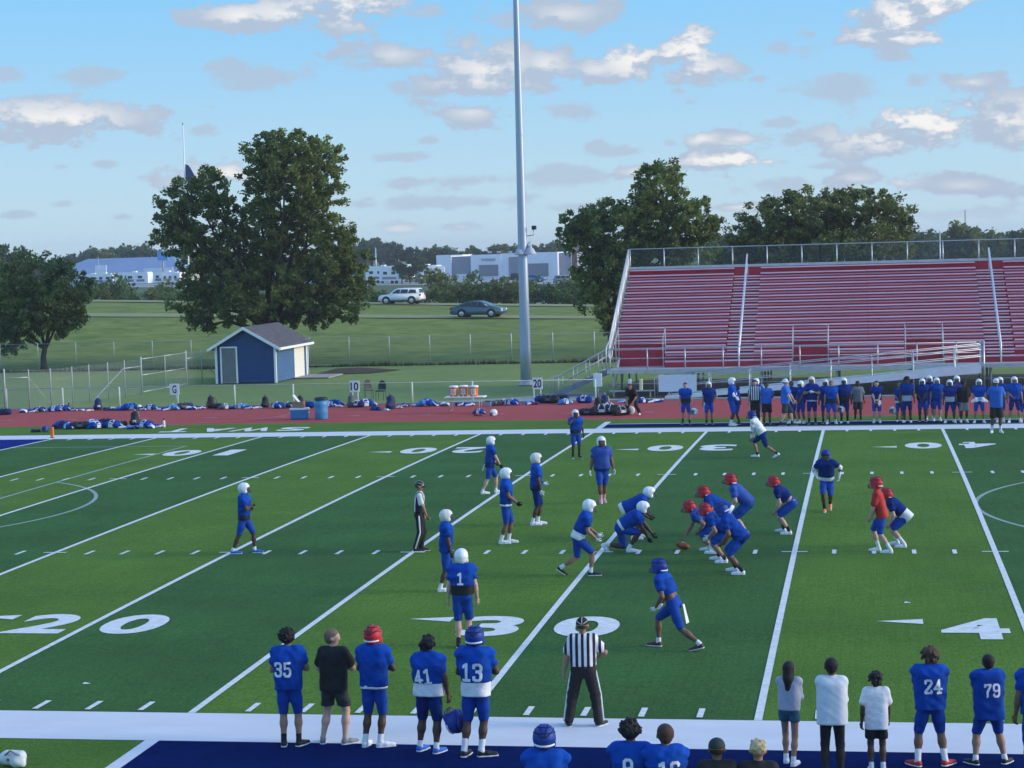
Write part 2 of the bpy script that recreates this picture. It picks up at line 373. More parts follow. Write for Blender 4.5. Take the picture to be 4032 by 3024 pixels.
# ------------------------------------------------------------------ lettering
def text_mesh(name, body, h, w=None, bold=.02, ext=0.):
    c = bpy.data.curves.new(name, 'FONT'); c.body = body; c.size = 1; c.align_x = 'CENTER'; c.align_y = 'CENTER'; c.offset = bold; c.fill_mode = 'FRONT' if not ext else 'BOTH'; c.extrude = ext; c.resolution_u = 6
    o = bpy.data.objects.new(name, c); COL.objects.link(o); bpy.context.view_layer.update()
    dg = bpy.context.evaluated_depsgraph_get(); me = bpy.data.meshes.new_from_object(o.evaluated_get(dg)); bpy.data.objects.remove(o); bpy.data.curves.remove(c)
    n = len(me.vertices); V = np.empty(n*3, np.float32); me.vertices.foreach_get('co', V); V = V.reshape(-1, 3)
    lo, hi = V.min(0), V.max(0); V[:, :2] -= (lo[:2]+hi[:2])/2
    sy = h/(hi[1]-lo[1]); sx = (w/(hi[0]-lo[0])) if w else sy
    V[:, 0] *= sx; V[:, 1] *= sy; me.vertices.foreach_set('co', V.ravel()); me.update(); me.name = name; me.materials.clear(); return me

# ------------------------------------------------------------------ smooth implicit surfaces (bodies, clothes, bags)
def smesh(prims, h, k=.03, clips=(), fold=0., seed=0):
    P = np.array([tuple(a)+tuple(b)+(ra, rb) for a, b, ra, rb in prims], dtype=np.float64)
    lo = np.minimum(P[:, :3]-P[:, 6:7], P[:, 3:6]-P[:, 7:8]).min(0)-3*h; hi = np.maximum(P[:, :3]+P[:, 6:7], P[:, 3:6]+P[:, 7:8]).max(0)+3*h
    n = np.ceil((hi-lo)/h).astype(int)+1
    D = np.full(n, 1e3, dtype=np.float32); ax = [lo[i]+h*np.arange(n[i]) for i in range(3)]
    pad = max(k, .0)+2.5*h
    for p in P:
        a, b, ra, rb = p[:3], p[3:6], p[6], p[7]
        l0 = np.minimum(a-ra, b-rb)-pad; h0 = np.maximum(a+ra, b+rb)+pad
        i0 = np.maximum(np.floor((l0-lo)/h).astype(int), 0); i1 = np.minimum(np.ceil((h0-lo)/h).astype(int)+1, n)
        X = ax[0][i0[0]:i1[0], None, None]; Y = ax[1][None, i0[1]:i1[1], None]; Z = ax[2][None, None, i0[2]:i1[2]]
        ab = b-a; L2 = float(ab@ab)
        if L2 < 1e-10: d = np.sqrt((X-a[0])**2+(Y-a[1])**2+(Z-a[2])**2)-ra
        else:
            t = np.clip(((X-a[0])*ab[0]+(Y-a[1])*ab[1]+(Z-a[2])*ab[2])/L2, 0, 1)
            d = np.sqrt((X-a[0]-t*ab[0])**2+(Y-a[1]-t*ab[1])**2+(Z-a[2]-t*ab[2])**2)-(ra+t*(rb-ra))
        sl = (slice(i0[0], i1[0]), slice(i0[1], i1[1]), slice(i0[2], i1[2])); B = D[sl]
        hh = np.clip(.5+.5*(B-d)/k, 0, 1); D[sl] = B+(d-B)*hh-k*hh*(1-hh)
    X = ax[0][:, None, None]; Y = ax[1][None, :, None]; Z = ax[2][None, None, :]
    if fold:
        rg = np.random.default_rng(int(seed*100)+5); w_ = 0
        for q in range(5):
            kx, ky, kz = rg.normal(size=3)*np.array([16, 14, 22]); w_ = w_+np.sin(kx*X+ky*Y+kz*Z+rg.uniform(0, 6.28))*np.sin(.4*kz*X+.5*kx*Z+rg.uniform(0, 6.28))
        D = D+(fold*.75*w_).astype(np.float32)
    for c, nn in clips:
        c = np.array(c); nn = np.array(nn)/np.linalg.norm(nn); D = np.maximum(D, ((X-c[0])*nn[0]+(Y-c[1])*nn[1]+(Z-c[2])*nn[2]).astype(np.float32))
    s = D < 0
    act = np.zeros(np.array(n)-1, bool); cnt = np.zeros(np.array(n)-1, np.int8)
    for dx in (0, 1):
        for dy in (0, 1):
            for dz in (0, 1): cnt += s[dx:n[0]-1+dx, dy:n[1]-1+dy, dz:n[2]-1+dz]
    act = (cnt > 0) & (cnt < 8); ci = np.argwhere(act)
    corners = np.array([(dx, dy, dz) for dx in (0, 1) for dy in (0, 1) for dz in (0, 1)])
    vals = np.stack([D[ci[:, 0]+c[0], ci[:, 1]+c[1], ci[:, 2]+c[2]] for c in corners], 1)
    acc = np.zeros((len(ci), 3)); num = np.zeros(len(ci))
    for i in range(8):
        for j in range(i+1, 8):
            if np.abs(corners[i]-corners[j]).sum() != 1: continue
            va, vb = vals[:, i], vals[:, j]; mk = (va < 0) != (vb < 0); t = np.where(mk, va/np.where(mk, va-vb, 1), 0)
            acc += np.where(mk[:, None], corners[i]+t[:, None]*(corners[j]-corners[i]), 0); num += mk
    V = lo+(ci+acc/num[:, None])*h
    idx = np.full(act.shape, -1, np.int32); idx[ci[:, 0], ci[:, 1], ci[:, 2]] = np.arange(len(ci)); F = []
    for a in range(3):
        b, c = (a+1) % 3, (a+2) % 3
        s0 = [slice(None)]*3; s1 = [slice(None)]*3; s0[a] = slice(0, n[a]-1); s1[a] = slice(1, n[a])
        e = np.argwhere(s[tuple(s0)] != s[tuple(s1)])
        e = e[(e[:, b] > 0) & (e[:, c] > 0) & (e[:, b] < n[b]-1) & (e[:, c] < n[c]-1)]
        if not len(e): continue
        def cell(db, dc):
            q = e.copy(); q[:, b] += db; q[:, c] += dc; return idx[q[:, 0], q[:, 1], q[:, 2]]
        q = np.stack([cell(-1, -1), cell(0, -1), cell(0, 0), cell(-1, 0)], 1); fl = ~s[tuple(s0)][e[:, 0], e[:, 1], e[:, 2]]
        q[fl] = q[fl][:, ::-1]; F.append(q)
    F = np.concatenate(F); F = F[(F >= 0).all(1)]
    return V, F
def blob(name, prims, h, mat_, parent=None, k=.03, clips=(), fold=0., seed=0, loc=None, rot=None, scale=None):
    V, F = smesh(prims, h, k, clips, fold, seed); return mobj(name, npmesh(name, V, F, True), mat_, parent, loc, rot, scale)

# ------------------------------------------------------------------ terrain
def gz(X, Y):
    X = np.asarray(X, float); Y = np.asarray(Y, float)
    base = np.interp(Y, [-300, 99.8, 103, 112, 143, 151, 168, 186, 194, 205, 225, 395, 600, 4000], [0, 0, .12, .35, 1.45, 1.57, 1.3, 1.2, 1.25, .7, .45, .64, 1., 4.])
    sl = np.interp(Y, [-300, 100, 147, 190, 250, 395, 600, 4000], [0, 0, .027, .0325, .02, .014, 0, 0])
    return base-sl*np.clip(X, -110, 60)
def ground(name, xs, ys, mat_, dz=0., zf=gz, smooth=True, wob=0.):
    X, Y = np.meshgrid(xs, ys, indexing='ij'); Z = zf(X, Y)+dz
    if wob: Z = Z+wob*(np.sin(X*.31+Y*.12)*np.sin(Y*.23)+.5*np.sin(X*.83-Y*.57))
    V = np.stack([X, Y, Z], -1).reshape(-1, 3); nx, ny = len(xs), len(ys); i = np.arange(nx-1)[:, None]*ny+np.arange(ny-1)[None]
    F = np.stack([i, i+ny, i+ny+1, i+1], -1).reshape(-1, 4)
    return tag(mobj(name, npmesh(name, V, F, smooth), mat_), kind='structure')
lin = np.linspace
ground('lawn', lin(-160, 200, 40), np.concatenate([lin(-200, 60, 14), lin(63, 101, 20)]), M_lawn, -.03)
ground('embankment', lin(-160, 160, 130), lin(101, 225, 80), M_bank, -.03, wob=.02)
ground('far_ground', lin(-900, 900, 60), np.concatenate([lin(225, 500, 30), lin(560, 4000, 14)]), M_field2, -.03)
crv = np.vectorize(crown)
turf = ground('turf_field', lin(-30, 105, 60), np.concatenate([lin(-9, 0, 4), lin(.8, WF, 40), lin(50, 55.15, 4)]), M_turf, 0., lambda X, Y: crv(Y))
ground('running_track', lin(-120, 150, 20), lin(55.15, 65.45, 6), M_track, -.004, lambda X, Y: X*0)
def strip(name, x0, x1, y0, y1, mat_, dz=.004, parent=turf, n=1):
    """flat painted patch laid on the crowned field"""
    ys = lin(y0, y1, max(2, int(abs(y1-y0)/1.2)+2)); V = []; F = []
    for i, y in enumerate(ys): V += [(x0, y, crown(y)+dz), (x1, y, crown(y)+dz)]
    for i in range(len(ys)-1): F.append((2*i, 2*i+1, 2*i+3, 2*i+2))
    return mobj(name, npmesh(name, V, F), mat_, parent)
XR = 70.
strip('border_line', -12, XR, WF, WF+1.83, M_border, .006); strip('border_line', -12, XR, -1.83, 0, M_border, .006)
strip('end_zone_paint', -9.3, -.1, 0, WF, mat('endzone_blue', (.003, .02, .17), .95, .15, 1.5, spec=.02), .005)
for yd in range(0, 75, 5): strip('yard_line', yd*YD-.062, yd*YD+.062, .0, WF, M_paint, .009)
tick = npmesh('tick', [(-.05, -.305, 0), (.05, -.305, 0), (.05, .305, 0), (-.05, .305, 0)], [(0, 1, 2, 3)])
cross = npmesh('cross', [(-.30, -.05, 0), (.30, -.05, 0), (.30, .05, 0), (-.30, .05, 0)], [(0, 1, 2, 3)])
tick.materials.append(M_paint); cross.materials.append(M_paint)
NH, FH = 16.256, WF-16.256
for yd in range(1, 62):
    for yy in (.42, NH+.02, FH-.02, WF-.36):
        if yd % 5 == 0:
            if yy in (.42, WF-.36): continue
            mobj('hash_mark', cross, None, turf, (yd*YD, yy, crown(yy)+.013))
        else: mobj('hash_mark', tick, None, turf, (yd*YD, yy, crown(yy)+.011))
# numerals, arrows and lettering painted on the turf
def field_text(body, X, Y, w, h, rz=0):
    me = text_mesh('field_number', body, h, w, .036); V = np.empty(len(me.vertices)*3, np.float32); me.vertices.foreach_get('co', V); V = V.reshape(-1, 3)
    c, s = math.cos(rz), math.sin(rz); W = V.copy(); W[:, 0] = X+c*V[:, 0]-s*V[:, 1]; W[:, 1] = Y+s*V[:, 0]+c*V[:, 1]
    W[:, 2] = [crown(y)+.010 for y in W[:, 1]]; me.vertices.foreach_set('co', W.ravel()); me.update(); return mobj('field_number', me, M_paint, turf)
for yd in (10, 20, 30, 40, 50):
    t = str(yd); X = yd*YD
    field_text(t[0], X-.93, 7.2, 1.14 if t[0] == '3' else 1.25, 1.98); field_text(t[1], X+.92, 7.2, 1.25, 1.98)
    w0 = 1.28 if t[0] != '1' else .62
    field_text(t[0], X+.95, 41.55, w0, 2.35, math.pi); field_text(t[1], X-.93, 41.55, 1.28, 2.35, math.pi)
    if yd < 50:
        for yb, sg in ((7.84, 1), (41.1, -1)):
            b = MB().add([(X-2.73, yb+.02, crown(yb)+.010), (X-1.86, yb-.25, crown(yb)+.010), (X-1.86, yb+.25, crown(yb)+.010)], [(0, 1, 2)]); b.build('field_arrow', M_paint, turf)
for ch, xx, ww in (('S', 9.45, 1.25), ('W', 7.68, 1.75), ('A', 6.0, 1.35), ('T', 4.3, 1.2)): field_text(ch, xx, 52.2, ww, 1.75, math.pi)
# team-area aprons
strip('apron_paint', 22.98, XR, -9, -1.84, M_apron, .005); strip('apron_line', 22.75, 22.98, -9, -1.83, M_border, .007)
strip('apron_paint', 23.0, XR, WF+2.3, 52.6, M_apron, .005); strip('apron_line', 23.0, XR, 52.6, 52.75, M_border, .007); strip('apron_line', 22.74, 23.0, WF+1.83, 53.8, M_border, .008)
# soccer markings
def arc(cx, cy, r, a0, a1, w=.12, n=60):
    V = []; F = []
    for i in range(n+1):
        a = a0+(a1-a0)*i/n
        for rr in (r-w/2, r+w/2): y = cy+rr*math.sin(a); V.append((cx+rr*math.cos(a), y, crown(y)+.007))
    for i in range(n): F.append((2*i, 2*i+1, 2*i+3, 2*i+2))
    mobj('soccer_line', npmesh('soccer_line', V, F), M_grayline, turf)
arc(45.72, WF/2, 9.15, 0, 2*math.pi, n=120)
aa = math.acos((7.33-1.75)/9.15); arc(1.75, WF/2, 9.15, -aa, aa)
strip('soccer_line', 7.27, 7.39, WF-44.6, 44.6, M_grayline, .0065); strip('soccer_line', 0.1, 7.27, 44.54, 44.66, M_grayline, .0065)
# track lane marks and the far kerb
for k in range(1, 8): pass
for X in np.arange(-14, 24, 3.4):
    b = MB(); y = 58.8+rnd.uniform(-.2, .2); b.add([(X, y, .004), (X+.9, y-.15, .004), (X+.9, y+.15, .004)], [(0, 1, 2)]); o = b.build('lane_mark', mat('lane_paint', (.42, .20, .18), .8, .2, 5)); tag(o, kind='structure')
V = []; F = []
for i in range(17):
    a = -1.15+2.3*i/16
    for rr in (5.1, 5.22): V.append((1.9+rr*math.cos(a), 60.6+rr*math.sin(a), .0045))
for i in range(16): F.append((2*i, 2*i+1, 2*i+3, 2*i+2))
tag(mobj('lane_mark', npmesh('lane_mark', V, F), MATS['lane_paint']), kind='structure')
b = MB(); b.box((15, 65.53, .02), (270, .14, .08)); tag(b.build('track_kerb', M_conc), kind='structure')
# concrete apron round the grandstand, shed slab
o = MB().add([(11.5, 66.0, .006), (18, 65.65, .006), (62, 65.65, .006), (62, 66.9, .006), (21.0, 66.9, .006), (20.6, 71.2, .006), (18.2, 71.5, .006), (16, 68.5, .006)], [range(8)]).build('concrete_pad', M_conc); tag(o, kind='structure')
o = MB().add([(21.1, 66.95, .012), (61, 66.95, .012), (61, 80.5, .012), (21.1, 80.5, .012)], [range(4)]).build('soil_and_shade_patch', M_soil_shade); tag(o, kind='structure')  # dark sheet standing in for the shade under the deck
o = MB().box((.55, 88.6, .03), (2.2, 3.4, .07)).build('concrete_pad', M_conc); tag(o, kind='structure')
o = MB().add([(-.3, 90.6, .004), (3.2, 91.4, .004), (4.4, 94.4, .004), (1.0, 97.6, .004), (-.6, 97, .004)], [range(5)]).build('soil_and_shade_patch', M_soil_shade); tag(o, kind='structure')
# the two carriageways on the embankment
for Y0, Y1 in ((144.6, 149.6), (187.2, 193.0)):
    ground('road', lin(-150, 150, 60), lin(Y0, Y1, 4), M_road, .05)
ground('frontage_road', lin(-300, 200, 30), lin(345, 372, 6), M_conc, .05)
ground('parking_lot', lin(-260, 20, 30), lin(372, 470, 8), mat('lot_grey', (.30, .31, .32), .9, .12, .05), .03)

# ------------------------------------------------------------------ foliage
def leaf_mat(name, c, var=.5, trans=.5):
    m = mat(name, c, .7, .3, .55, trans=trans, spec=.2); N, L = nodes(m); b = N['Principled BSDF']; r = N['Color Ramp']
    g = N.new('ShaderNodeNewGeometry'); mr = N.new('ShaderNodeMapRange'); mr.inputs[3].default_value = 1-var; mr.inputs[4].default_value = 1+var; L.new(g.outputs['Random Per Island'], mr.inputs[0])
    v = N.new('ShaderNodeVectorMath'); v.operation = 'SCALE'; L.new(r.outputs[0], v.inputs[0]); L.new(mr.outputs[0], v.inputs['Scale'])
    L.new(v.outputs[0], b.inputs['Base Color']); t = [n for n in N if n.type == 'BSDF_TRANSLUCENT'][0]; L.new(v.outputs[0], t.inputs[0]); return m
M_leaf = leaf_mat('leaf_green', (.155, .195, .052)); M_leaf2 = leaf_mat('leaf_dark', (.125, .172, .050)); M_leaf3 = leaf_mat('leaf_olive', (.155, .180, .054)); M_bush = leaf_mat('leaf_bush', (.11, .18, .055))
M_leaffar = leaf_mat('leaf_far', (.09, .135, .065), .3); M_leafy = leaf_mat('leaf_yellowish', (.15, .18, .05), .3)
M_bark = mat('bark', (.055, .040, .030), .9, .3, 5, .8, 14, stretch=(1, 1, .25))
def leaves(centres, radii, n, size, rng, up=.35, flat=.8):
    """n small pointed leaf faces in each cluster"""
    C = np.repeat(centres, n, 0); Rr = np.repeat(radii, n)
    d = rng.normal(size=(len(C), 3)); d /= np.linalg.norm(d, axis=1)[:, None]; d *= (rng.random(len(C))**.5)[:, None]*Rr[:, None]; d[:, 2] *= flat
    P = C+d; nrm = rng.normal(size=P.shape); nrm[:, 2] += up*2; nrm /= np.linalg.norm(nrm, axis=1)[:, None]
    a = rng.normal(size=P.shape); u = np.cross(nrm, a); u /= np.linalg.norm(u, axis=1)[:, None]; w = np.cross(nrm, u)
    s = (size*(.6+.8*rng.random(len(P))))[:, None]
    V = np.stack([P-u*s, P+w*s*.55-u*s*.1, P+u*s, P-w*s*.55-u*s*.1], 1).reshape(-1, 3); F = np.arange(len(V)).reshape(-1, 4); return V, F
def crown_clusters(lobes, per, rng, rc):
    cs = []; rs = []
    for c, r in lobes:
        vol = float(np.prod(r))**(1/3); k = max(4, int(per*vol**2)); d = rng.normal(size=(k, 3)); d /= np.linalg.norm(d, axis=1)[:, None]
        rad = .28+.88*rng.random(k)**.6; cs.append(np.array(c)+d*rad[:, None]*np.array(r)); rs.append(rc*(.6+.8*rng.random(k)))
    return np.concatenate(cs), np.concatenate(rs)
def limbs(b, base, tops, r0, rng, h):
    """trunk that splits into tapering limbs towards the crown lobes"""
    base = Vector(base); fork = base+Vector((rng.normal()*.15, rng.normal()*.15, h))
    b.tube([base+Vector((0, 0, -.3)), base+Vector((0, 0, .25)), base.lerp(fork, .5)+Vector((rng.normal()*.1, 0, 0)), fork], [r0*1.5, r0*1.1, r0*.95, r0*.85], 10)
    for t in tops:
        t = Vector(t); mid = fork.lerp(t, .45)+Vector((rng.normal()*.4, rng.normal()*.4, .5)); b.tube([fork-Vector((0, 0, .25)), mid, t], [r0*.5, r0*.28, r0*.07], 6)
        for q in range(2):
            e = t+Vector((rng.normal()*.7, rng.normal()*.7, -.2+rng.normal()*.4)); b.tube([mid.lerp(t, .3+.3*q), mid.lerp(e, .6)+Vector((0, 0, .2)), e], [r0*.2, r0*.1, r0*.03], 5)
def photo_tree(name, Y, base_px, lobes_px, label, leafm, per=26, nleaf=70, size=.12, rc=.5, r0=.35, trunk=2.5, seed=1, extra=()):
    rng = np.random.default_rng(seed); bx = onY(base_px[0], base_px[1], Y)[0]; bz = float(gz(bx, Y)); root = empty(name, (bx, Y, bz), 0, label, 'tree'); L = []
    dep = (Y-CAMY)*1.02*S/FPX
    for l in lobes_px:
        x, y, rx, ry = l[:4]; dy = l[4] if len(l) > 4 else rng.uniform(-.35, .35)*rx*dep*2.2
        c = onY(x, y, Y)+np.array([0, dy, 0]); L.append((c-np.array([bx, Y, bz]), (rx*dep, (rx+ry)/2*dep*1.1, ry*dep)))
    cs, rs = crown_clusters(L, per, rng, rc); V, F = leaves(cs, rs, nleaf, size, rng); cr = mobj('crown', npmesh('crown', V, F), leafm, root)
    b = MB(); limbs(b, (0, 0, 0), [np.array(c)+np.array((0, 0, -.35*r[2])) for c, r in L], r0, rng, trunk); b.build('trunk', M_bark, root); return root
photo_tree('broadleaf_tree', 104, (588, 760), [(635, 345, 95, 55), (598, 330, 55, 42), (690, 345, 48, 45), (555, 395, 45, 30), (695, 425, 58, 60), (620, 430, 80, 60), (430, 425, 62, 42), (385, 452, 50, 38), (452, 388, 34, 26), (395, 505, 55, 45), (455, 525, 75, 60), (470, 595, 90, 58), (430, 645, 58, 50), (432, 695, 28, 28), (560, 510, 85, 80), (640, 540, 110, 90), (718, 535, 55, 75), (765, 590, 42, 55), (705, 640, 80, 50), (600, 630, 100, 60), (745, 655, 45, 38), (640, 685, 70, 25), (520, 665, 55, 38), (480, 450, 40, 35)],
    'tallest broadleaf tree, growing behind the blue shed', M_leaf, per=25, nleaf=42, size=.135, rc=.36, r0=.42, trunk=2.2, seed=3)
photo_tree('broadleaf_tree', 101.5, (95, 793), [(60, 600, 75, 48), (120, 615, 60, 50), (30, 660, 70, 60), (110, 672, 80, 44), (155, 650, 40, 38), (50, 700, 55, 34), (15, 735, 40, 38), (135, 700, 40, 26), (172, 690, 26, 24), (-40, 640, 70, 70)],
    'small round tree with a bare lower trunk beside the chain-link enclosure', M_leaf2, per=29, nleaf=50, size=.115, rc=.36, r0=.2, trunk=1.6, seed=5)
photo_tree('broadleaf_tree', 104, (1330, 760), [(1425, 405, 50, 48), (1440, 372, 26, 26), (1398, 378, 18, 22), (1400, 455, 66, 50), (1300, 465, 55, 40), (1330, 505, 85, 55), (1270, 520, 55, 45), (1445, 500, 80, 55), (1500, 470, 45, 40), (1545, 492, 24, 24), (1245, 498, 38, 38), (1330, 570, 66, 52), (1300, 640, 44, 56), (1318, 688, 26, 26), (1400, 560, 75, 48), (1268, 585, 30, 40), (1480, 540, 70, 45)],
    'bushy tree reaching down beside the end of the red grandstand', M_leaf, per=25, nleaf=42, size=.13, rc=.36, r0=.34, trunk=2., seed=8)
photo_tree('broadleaf_tree', 110, (1780, 740), [(1650, 482, 60, 40), (1700, 462, 55, 45), (1765, 452, 75, 45), (1840, 452, 85, 46), (1905, 462, 60, 44), (1938, 490, 32, 36), (1618, 512, 42, 36), (1780, 520, 120, 48), (1880, 530, 95, 40), (1680, 530, 85, 42), (1600, 545, 60, 40)],
    'wide olive tree behind the top rail of the red grandstand', M_leaf3, per=22, nleaf=42, size=.13, rc=.37, r0=.36, trunk=2.4, seed=9)
def proto_tree(kind, seed, h, w, leafm, nl, size, rc=None, per=3.):
    rng = np.random.default_rng(seed); L = []
    for i in range(9):
        a = rng.uniform(0, 6.28); rr = w*.32*rng.random()**.5; zc = h*(.38+.45*rng.random()); q = w*(.2+.1*rng.random())*(1.15-.45*zc/h)
        L.append((np.array((rr*math.cos(a), rr*math.sin(a), zc)), (q, q, q*.85)))
    cs, rs = crown_clusters(L, per, rng, rc or w*.09); V, F = leaves(cs, rs, nl, size, rng)
    b = MB(); limbs(b, (0, 0, 0), [l[0] for l in L[:5]], h*.025, rng, h*.25)
    return npmesh('crown', V, F), b.mesh('trunk'), leafm
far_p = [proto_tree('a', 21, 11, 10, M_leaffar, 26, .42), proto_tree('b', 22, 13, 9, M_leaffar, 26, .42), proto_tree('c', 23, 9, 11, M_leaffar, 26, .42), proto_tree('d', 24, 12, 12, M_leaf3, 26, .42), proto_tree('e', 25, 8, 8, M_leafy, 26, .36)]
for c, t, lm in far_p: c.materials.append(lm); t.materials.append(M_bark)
def far_tree(pr, X, Y, s, label, group, name='broadleaf_tree', sz=None):
    c, t, lm = far_p[pr]; r = empty(name, (X, Y, float(gz(X, Y))-.1), rnd.uniform(0, 6.28), label, 'tree', group); r.scale = (s, s, sz or s); mobj('crown', c, None, r); mobj('trunk', t, None, r); return r
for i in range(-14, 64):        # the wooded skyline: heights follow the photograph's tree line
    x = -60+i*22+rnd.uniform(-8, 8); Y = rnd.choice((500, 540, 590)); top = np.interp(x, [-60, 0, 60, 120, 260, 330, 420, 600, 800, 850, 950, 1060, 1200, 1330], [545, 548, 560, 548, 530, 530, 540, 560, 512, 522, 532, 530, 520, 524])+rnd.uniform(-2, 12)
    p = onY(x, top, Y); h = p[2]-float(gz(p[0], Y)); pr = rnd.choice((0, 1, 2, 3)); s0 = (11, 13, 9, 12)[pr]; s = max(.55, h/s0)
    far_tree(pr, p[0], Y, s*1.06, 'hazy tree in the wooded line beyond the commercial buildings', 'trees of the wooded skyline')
for i in range(34):
    x = 1560+i*21+rnd.uniform(-6, 6); Y = rnd.choice((330, 360, 400)); top = np.interp(x, [1560, 1950, 2000, 2040, 2100, 2150, 2260], [505, 500, 492, 500, 482, 498, 480])+rnd.uniform(-2, 10)
    p = onY(x, top, Y); h = p[2]-float(gz(p[0], Y)); pr = rnd.choice((0, 1, 2, 4) if x > 2000 else (0, 1, 2)); s0 = (11, 13, 9, 12, 8)[pr]; s = max(.5, h/s0)
    far_tree(pr, p[0], Y, s*1.06, 'tree in the green belt seen over the grandstand rail', 'trees beyond the grandstand')
for x, top, Y in ((20, 525, 260), (-20, 520, 250)):
    p = onY(x, top, Y); far_tree(1, p[0], Y, (p[2]-float(gz(p[0], Y)))/13*1.05, 'lone tree rising behind the small tree by the enclosure', 'lone trees behind the enclosure')
bush_p = []
for k in range(3):
    rng = np.random.default_rng(40+k); L = [(np.array((rng.normal()*.8, rng.normal()*.5, .7+.5*rng.random())), (.9, .8, .75)) for _ in range(5)]; cs, rs = crown_clusters(L, 16, rng, .4); V, F = leaves(cs, rs, 24, .13, rng)
    me = npmesh('foliage', V, F); me.materials.append(M_bush if k < 2 else M_leaf3); b = MB()
    for c, r in L: b.tube([(0, 0, -.1), (c[0]*.5, c[1]*.5, c[2]*.5), tuple(c)], [.05, .035, .015], 5)
    tm = b.mesh('stem'); tm.materials.append(M_bark); bush_p.append((me, tm))
def bush(X, Y, s, label, group, sz=1.):
    me, tm = rnd.choice(bush_p); r = empty('shrub', (X, Y, float(gz(X, Y))-.05), rnd.uniform(0, 6.28), label, 'shrub', group); r.scale = (s, s, s*sz); mobj('foliage', me, None, r); mobj('stem', tm, None, r)
for i in range(46):
    x = 170+i*25+rnd.uniform(-10, 10)
    if 820 < x < 930 and i % 2: continue
    Y = rnd.uniform(203, 222); p = onY(x, 640, Y); s = rnd.uniform(.55, .95) if x < 920 else rnd.uniform(1.0, 1.7)
    bush(p[0], Y, s, 'leafy roadside shrub in the hedge behind the upper road', 'roadside shrubs')
for x, Y, s in ((252, 215, 1.45), (350, 214, 1.1), (950, 216, 1.8), (1240, 216, 1.5), (205, 214, 1.2)):
    p = onY(x, 640, Y); bush(p[0], Y, s, 'taller shrub standing out of the roadside hedge', 'taller roadside shrubs', 1.25)
# weeds along the foot of the back fence
rng = np.random.default_rng(77); n = 9000; X = rng.uniform(-30, 34, n); Y = 99.5+rng.normal(size=n)*.18; s = .1+.14*rng.random(n)*(1+np.sin(X*.9)*.5); a = rng.uniform(0, 6.28, n); dx = np.cos(a)*.02; dy = np.sin(a)*.02; lx = rng.normal(size=n)*.05
Z = gz(X, Y)-.04; V = np.stack([np.stack([X-dx, Y-dy, Z], 1), np.stack([X+dx, Y+dy, Z], 1), np.stack([X+lx, Y+lx, Z+s*1.4], 1)], 1).reshape(-1, 3)
tag(mobj('weeds', npmesh('weeds', V, np.arange(len(V)).reshape(-1, 3)), mat('weed', (.05, .045, .025), .9, .4, 2)), 'dark strip of uncut weeds along the back fence', 'weeds', kind='stuff')

# ------------------------------------------------------------------ fences
post_me = {}
def post(parent, loc, h, r=.03, m=M_alu, name='post'):
    k = (round(h, 3), r, m.name)
    if k not in post_me:
        me = MB().tube([(0, 0, -.05), (0, 0, h-.02), (0, 0, h)], [r, r, r*.6], 8).mesh('post'); me.materials.append(m); post_me[k] = me
    return mobj(name, post_me[k], None, parent, loc)
def rail(parent, pts, r=.022, m=M_alu, name='rail', n=6): return MB().tube(pts, r, n).build(name, m, parent)
M_postw = mat('post_white', (.72, .76, .70), .6, .08, 5)
f = empty('chain_link_fence', (0, 0, 0), 0, 'low chain-link fence with white posts along the back of the track', 'fence')
x0 = onY(248/S, 870, 66.3)[0]; x = x0-3.05*4
FP = []
while x < 21: FP.append(x); post(f, (x, 66.3, 0), 1.02, .038, M_postw); x += 3.05
rail(f, [(FP[0], 66.33, 1.0), (FP[-1], 66.33, 1.0)], .02, M_alud, 'top_rail'); sheet('wire_mesh', (FP[0], 66.34, 0), (FP[-1], 66.34, 0), .03, 1.0, M_linkl, f)
# tall back fence
f = empty('chain_link_fence', (0, 0, 0), 0, 'tall back fence of chain link running below the embankment', 'fence')
xs = [2.45+2.75*k for k in range(-12, 13)]
for x in xs: post(f, (x, 99.5, 0), 1.97, .035, M_alu)
rail(f, [(xs[0], 99.5, 1.9), (xs[-1], 99.5, 1.9)], .016, M_alud, 'top_wire', 5); sheet('wire_mesh', (xs[0], 99.47, 0), (xs[-1], 99.47, 0), .02, 1.92, M_linkl, f)
# enclosure beside the shed: chain link with gate
f = empty('chain_link_fence', (-6.9, 70, 0), 0, 'tall chain-link enclosure fence with a double gate left of the blue shed', 'fence')
EN = [(-9.6, 65.6), (-8.5, 66.1), (-7.7, 67.0), (-7.1, 68.4), (-6.85, 70.1), (-6.5, 71.9), (-6.2, 73.6), (-5.95, 75.5), (-5.75, 78.8), (-5.6, 82.0), (-5.4, 84.2), (-5.2, 86.6)]
loc = lambda p, z=0: (p[0]+6.9, p[1]-70, z)
for i, p in enumerate(EN): post(f, loc(p), 2.0 if i not in (0, 7, 9) else 2.08, .032 if i not in (0, 7, 9) else .048, M_alud)
for i in range(len(EN)-1):
    if i == 8: continue
    sheet('wire_mesh', loc(EN[i]), loc(EN[i+1]), .03, 1.95, M_link, f)
for i in (0, 6, 9): rail(f, [loc(EN[i], 1.6 if i != 6 else 1.55), loc(EN[i+1], 1.6 if i != 6 else 1.55)], .024, M_alu, 'brace_rail')
rail(f, [loc(EN[6], 1.6), loc((EN[5][0]-.3, EN[5][1]-1.4), .05)], .022, M_alu, 'brace_rail'); rail(f, [loc(EN[1], 1.6), loc(EN[2], .05)], .018, M_alud, 'brace_rail'); rail(f, [loc(EN[10], 1.6), loc(EN[11], .05)], .018, M_alud, 'brace_rail')
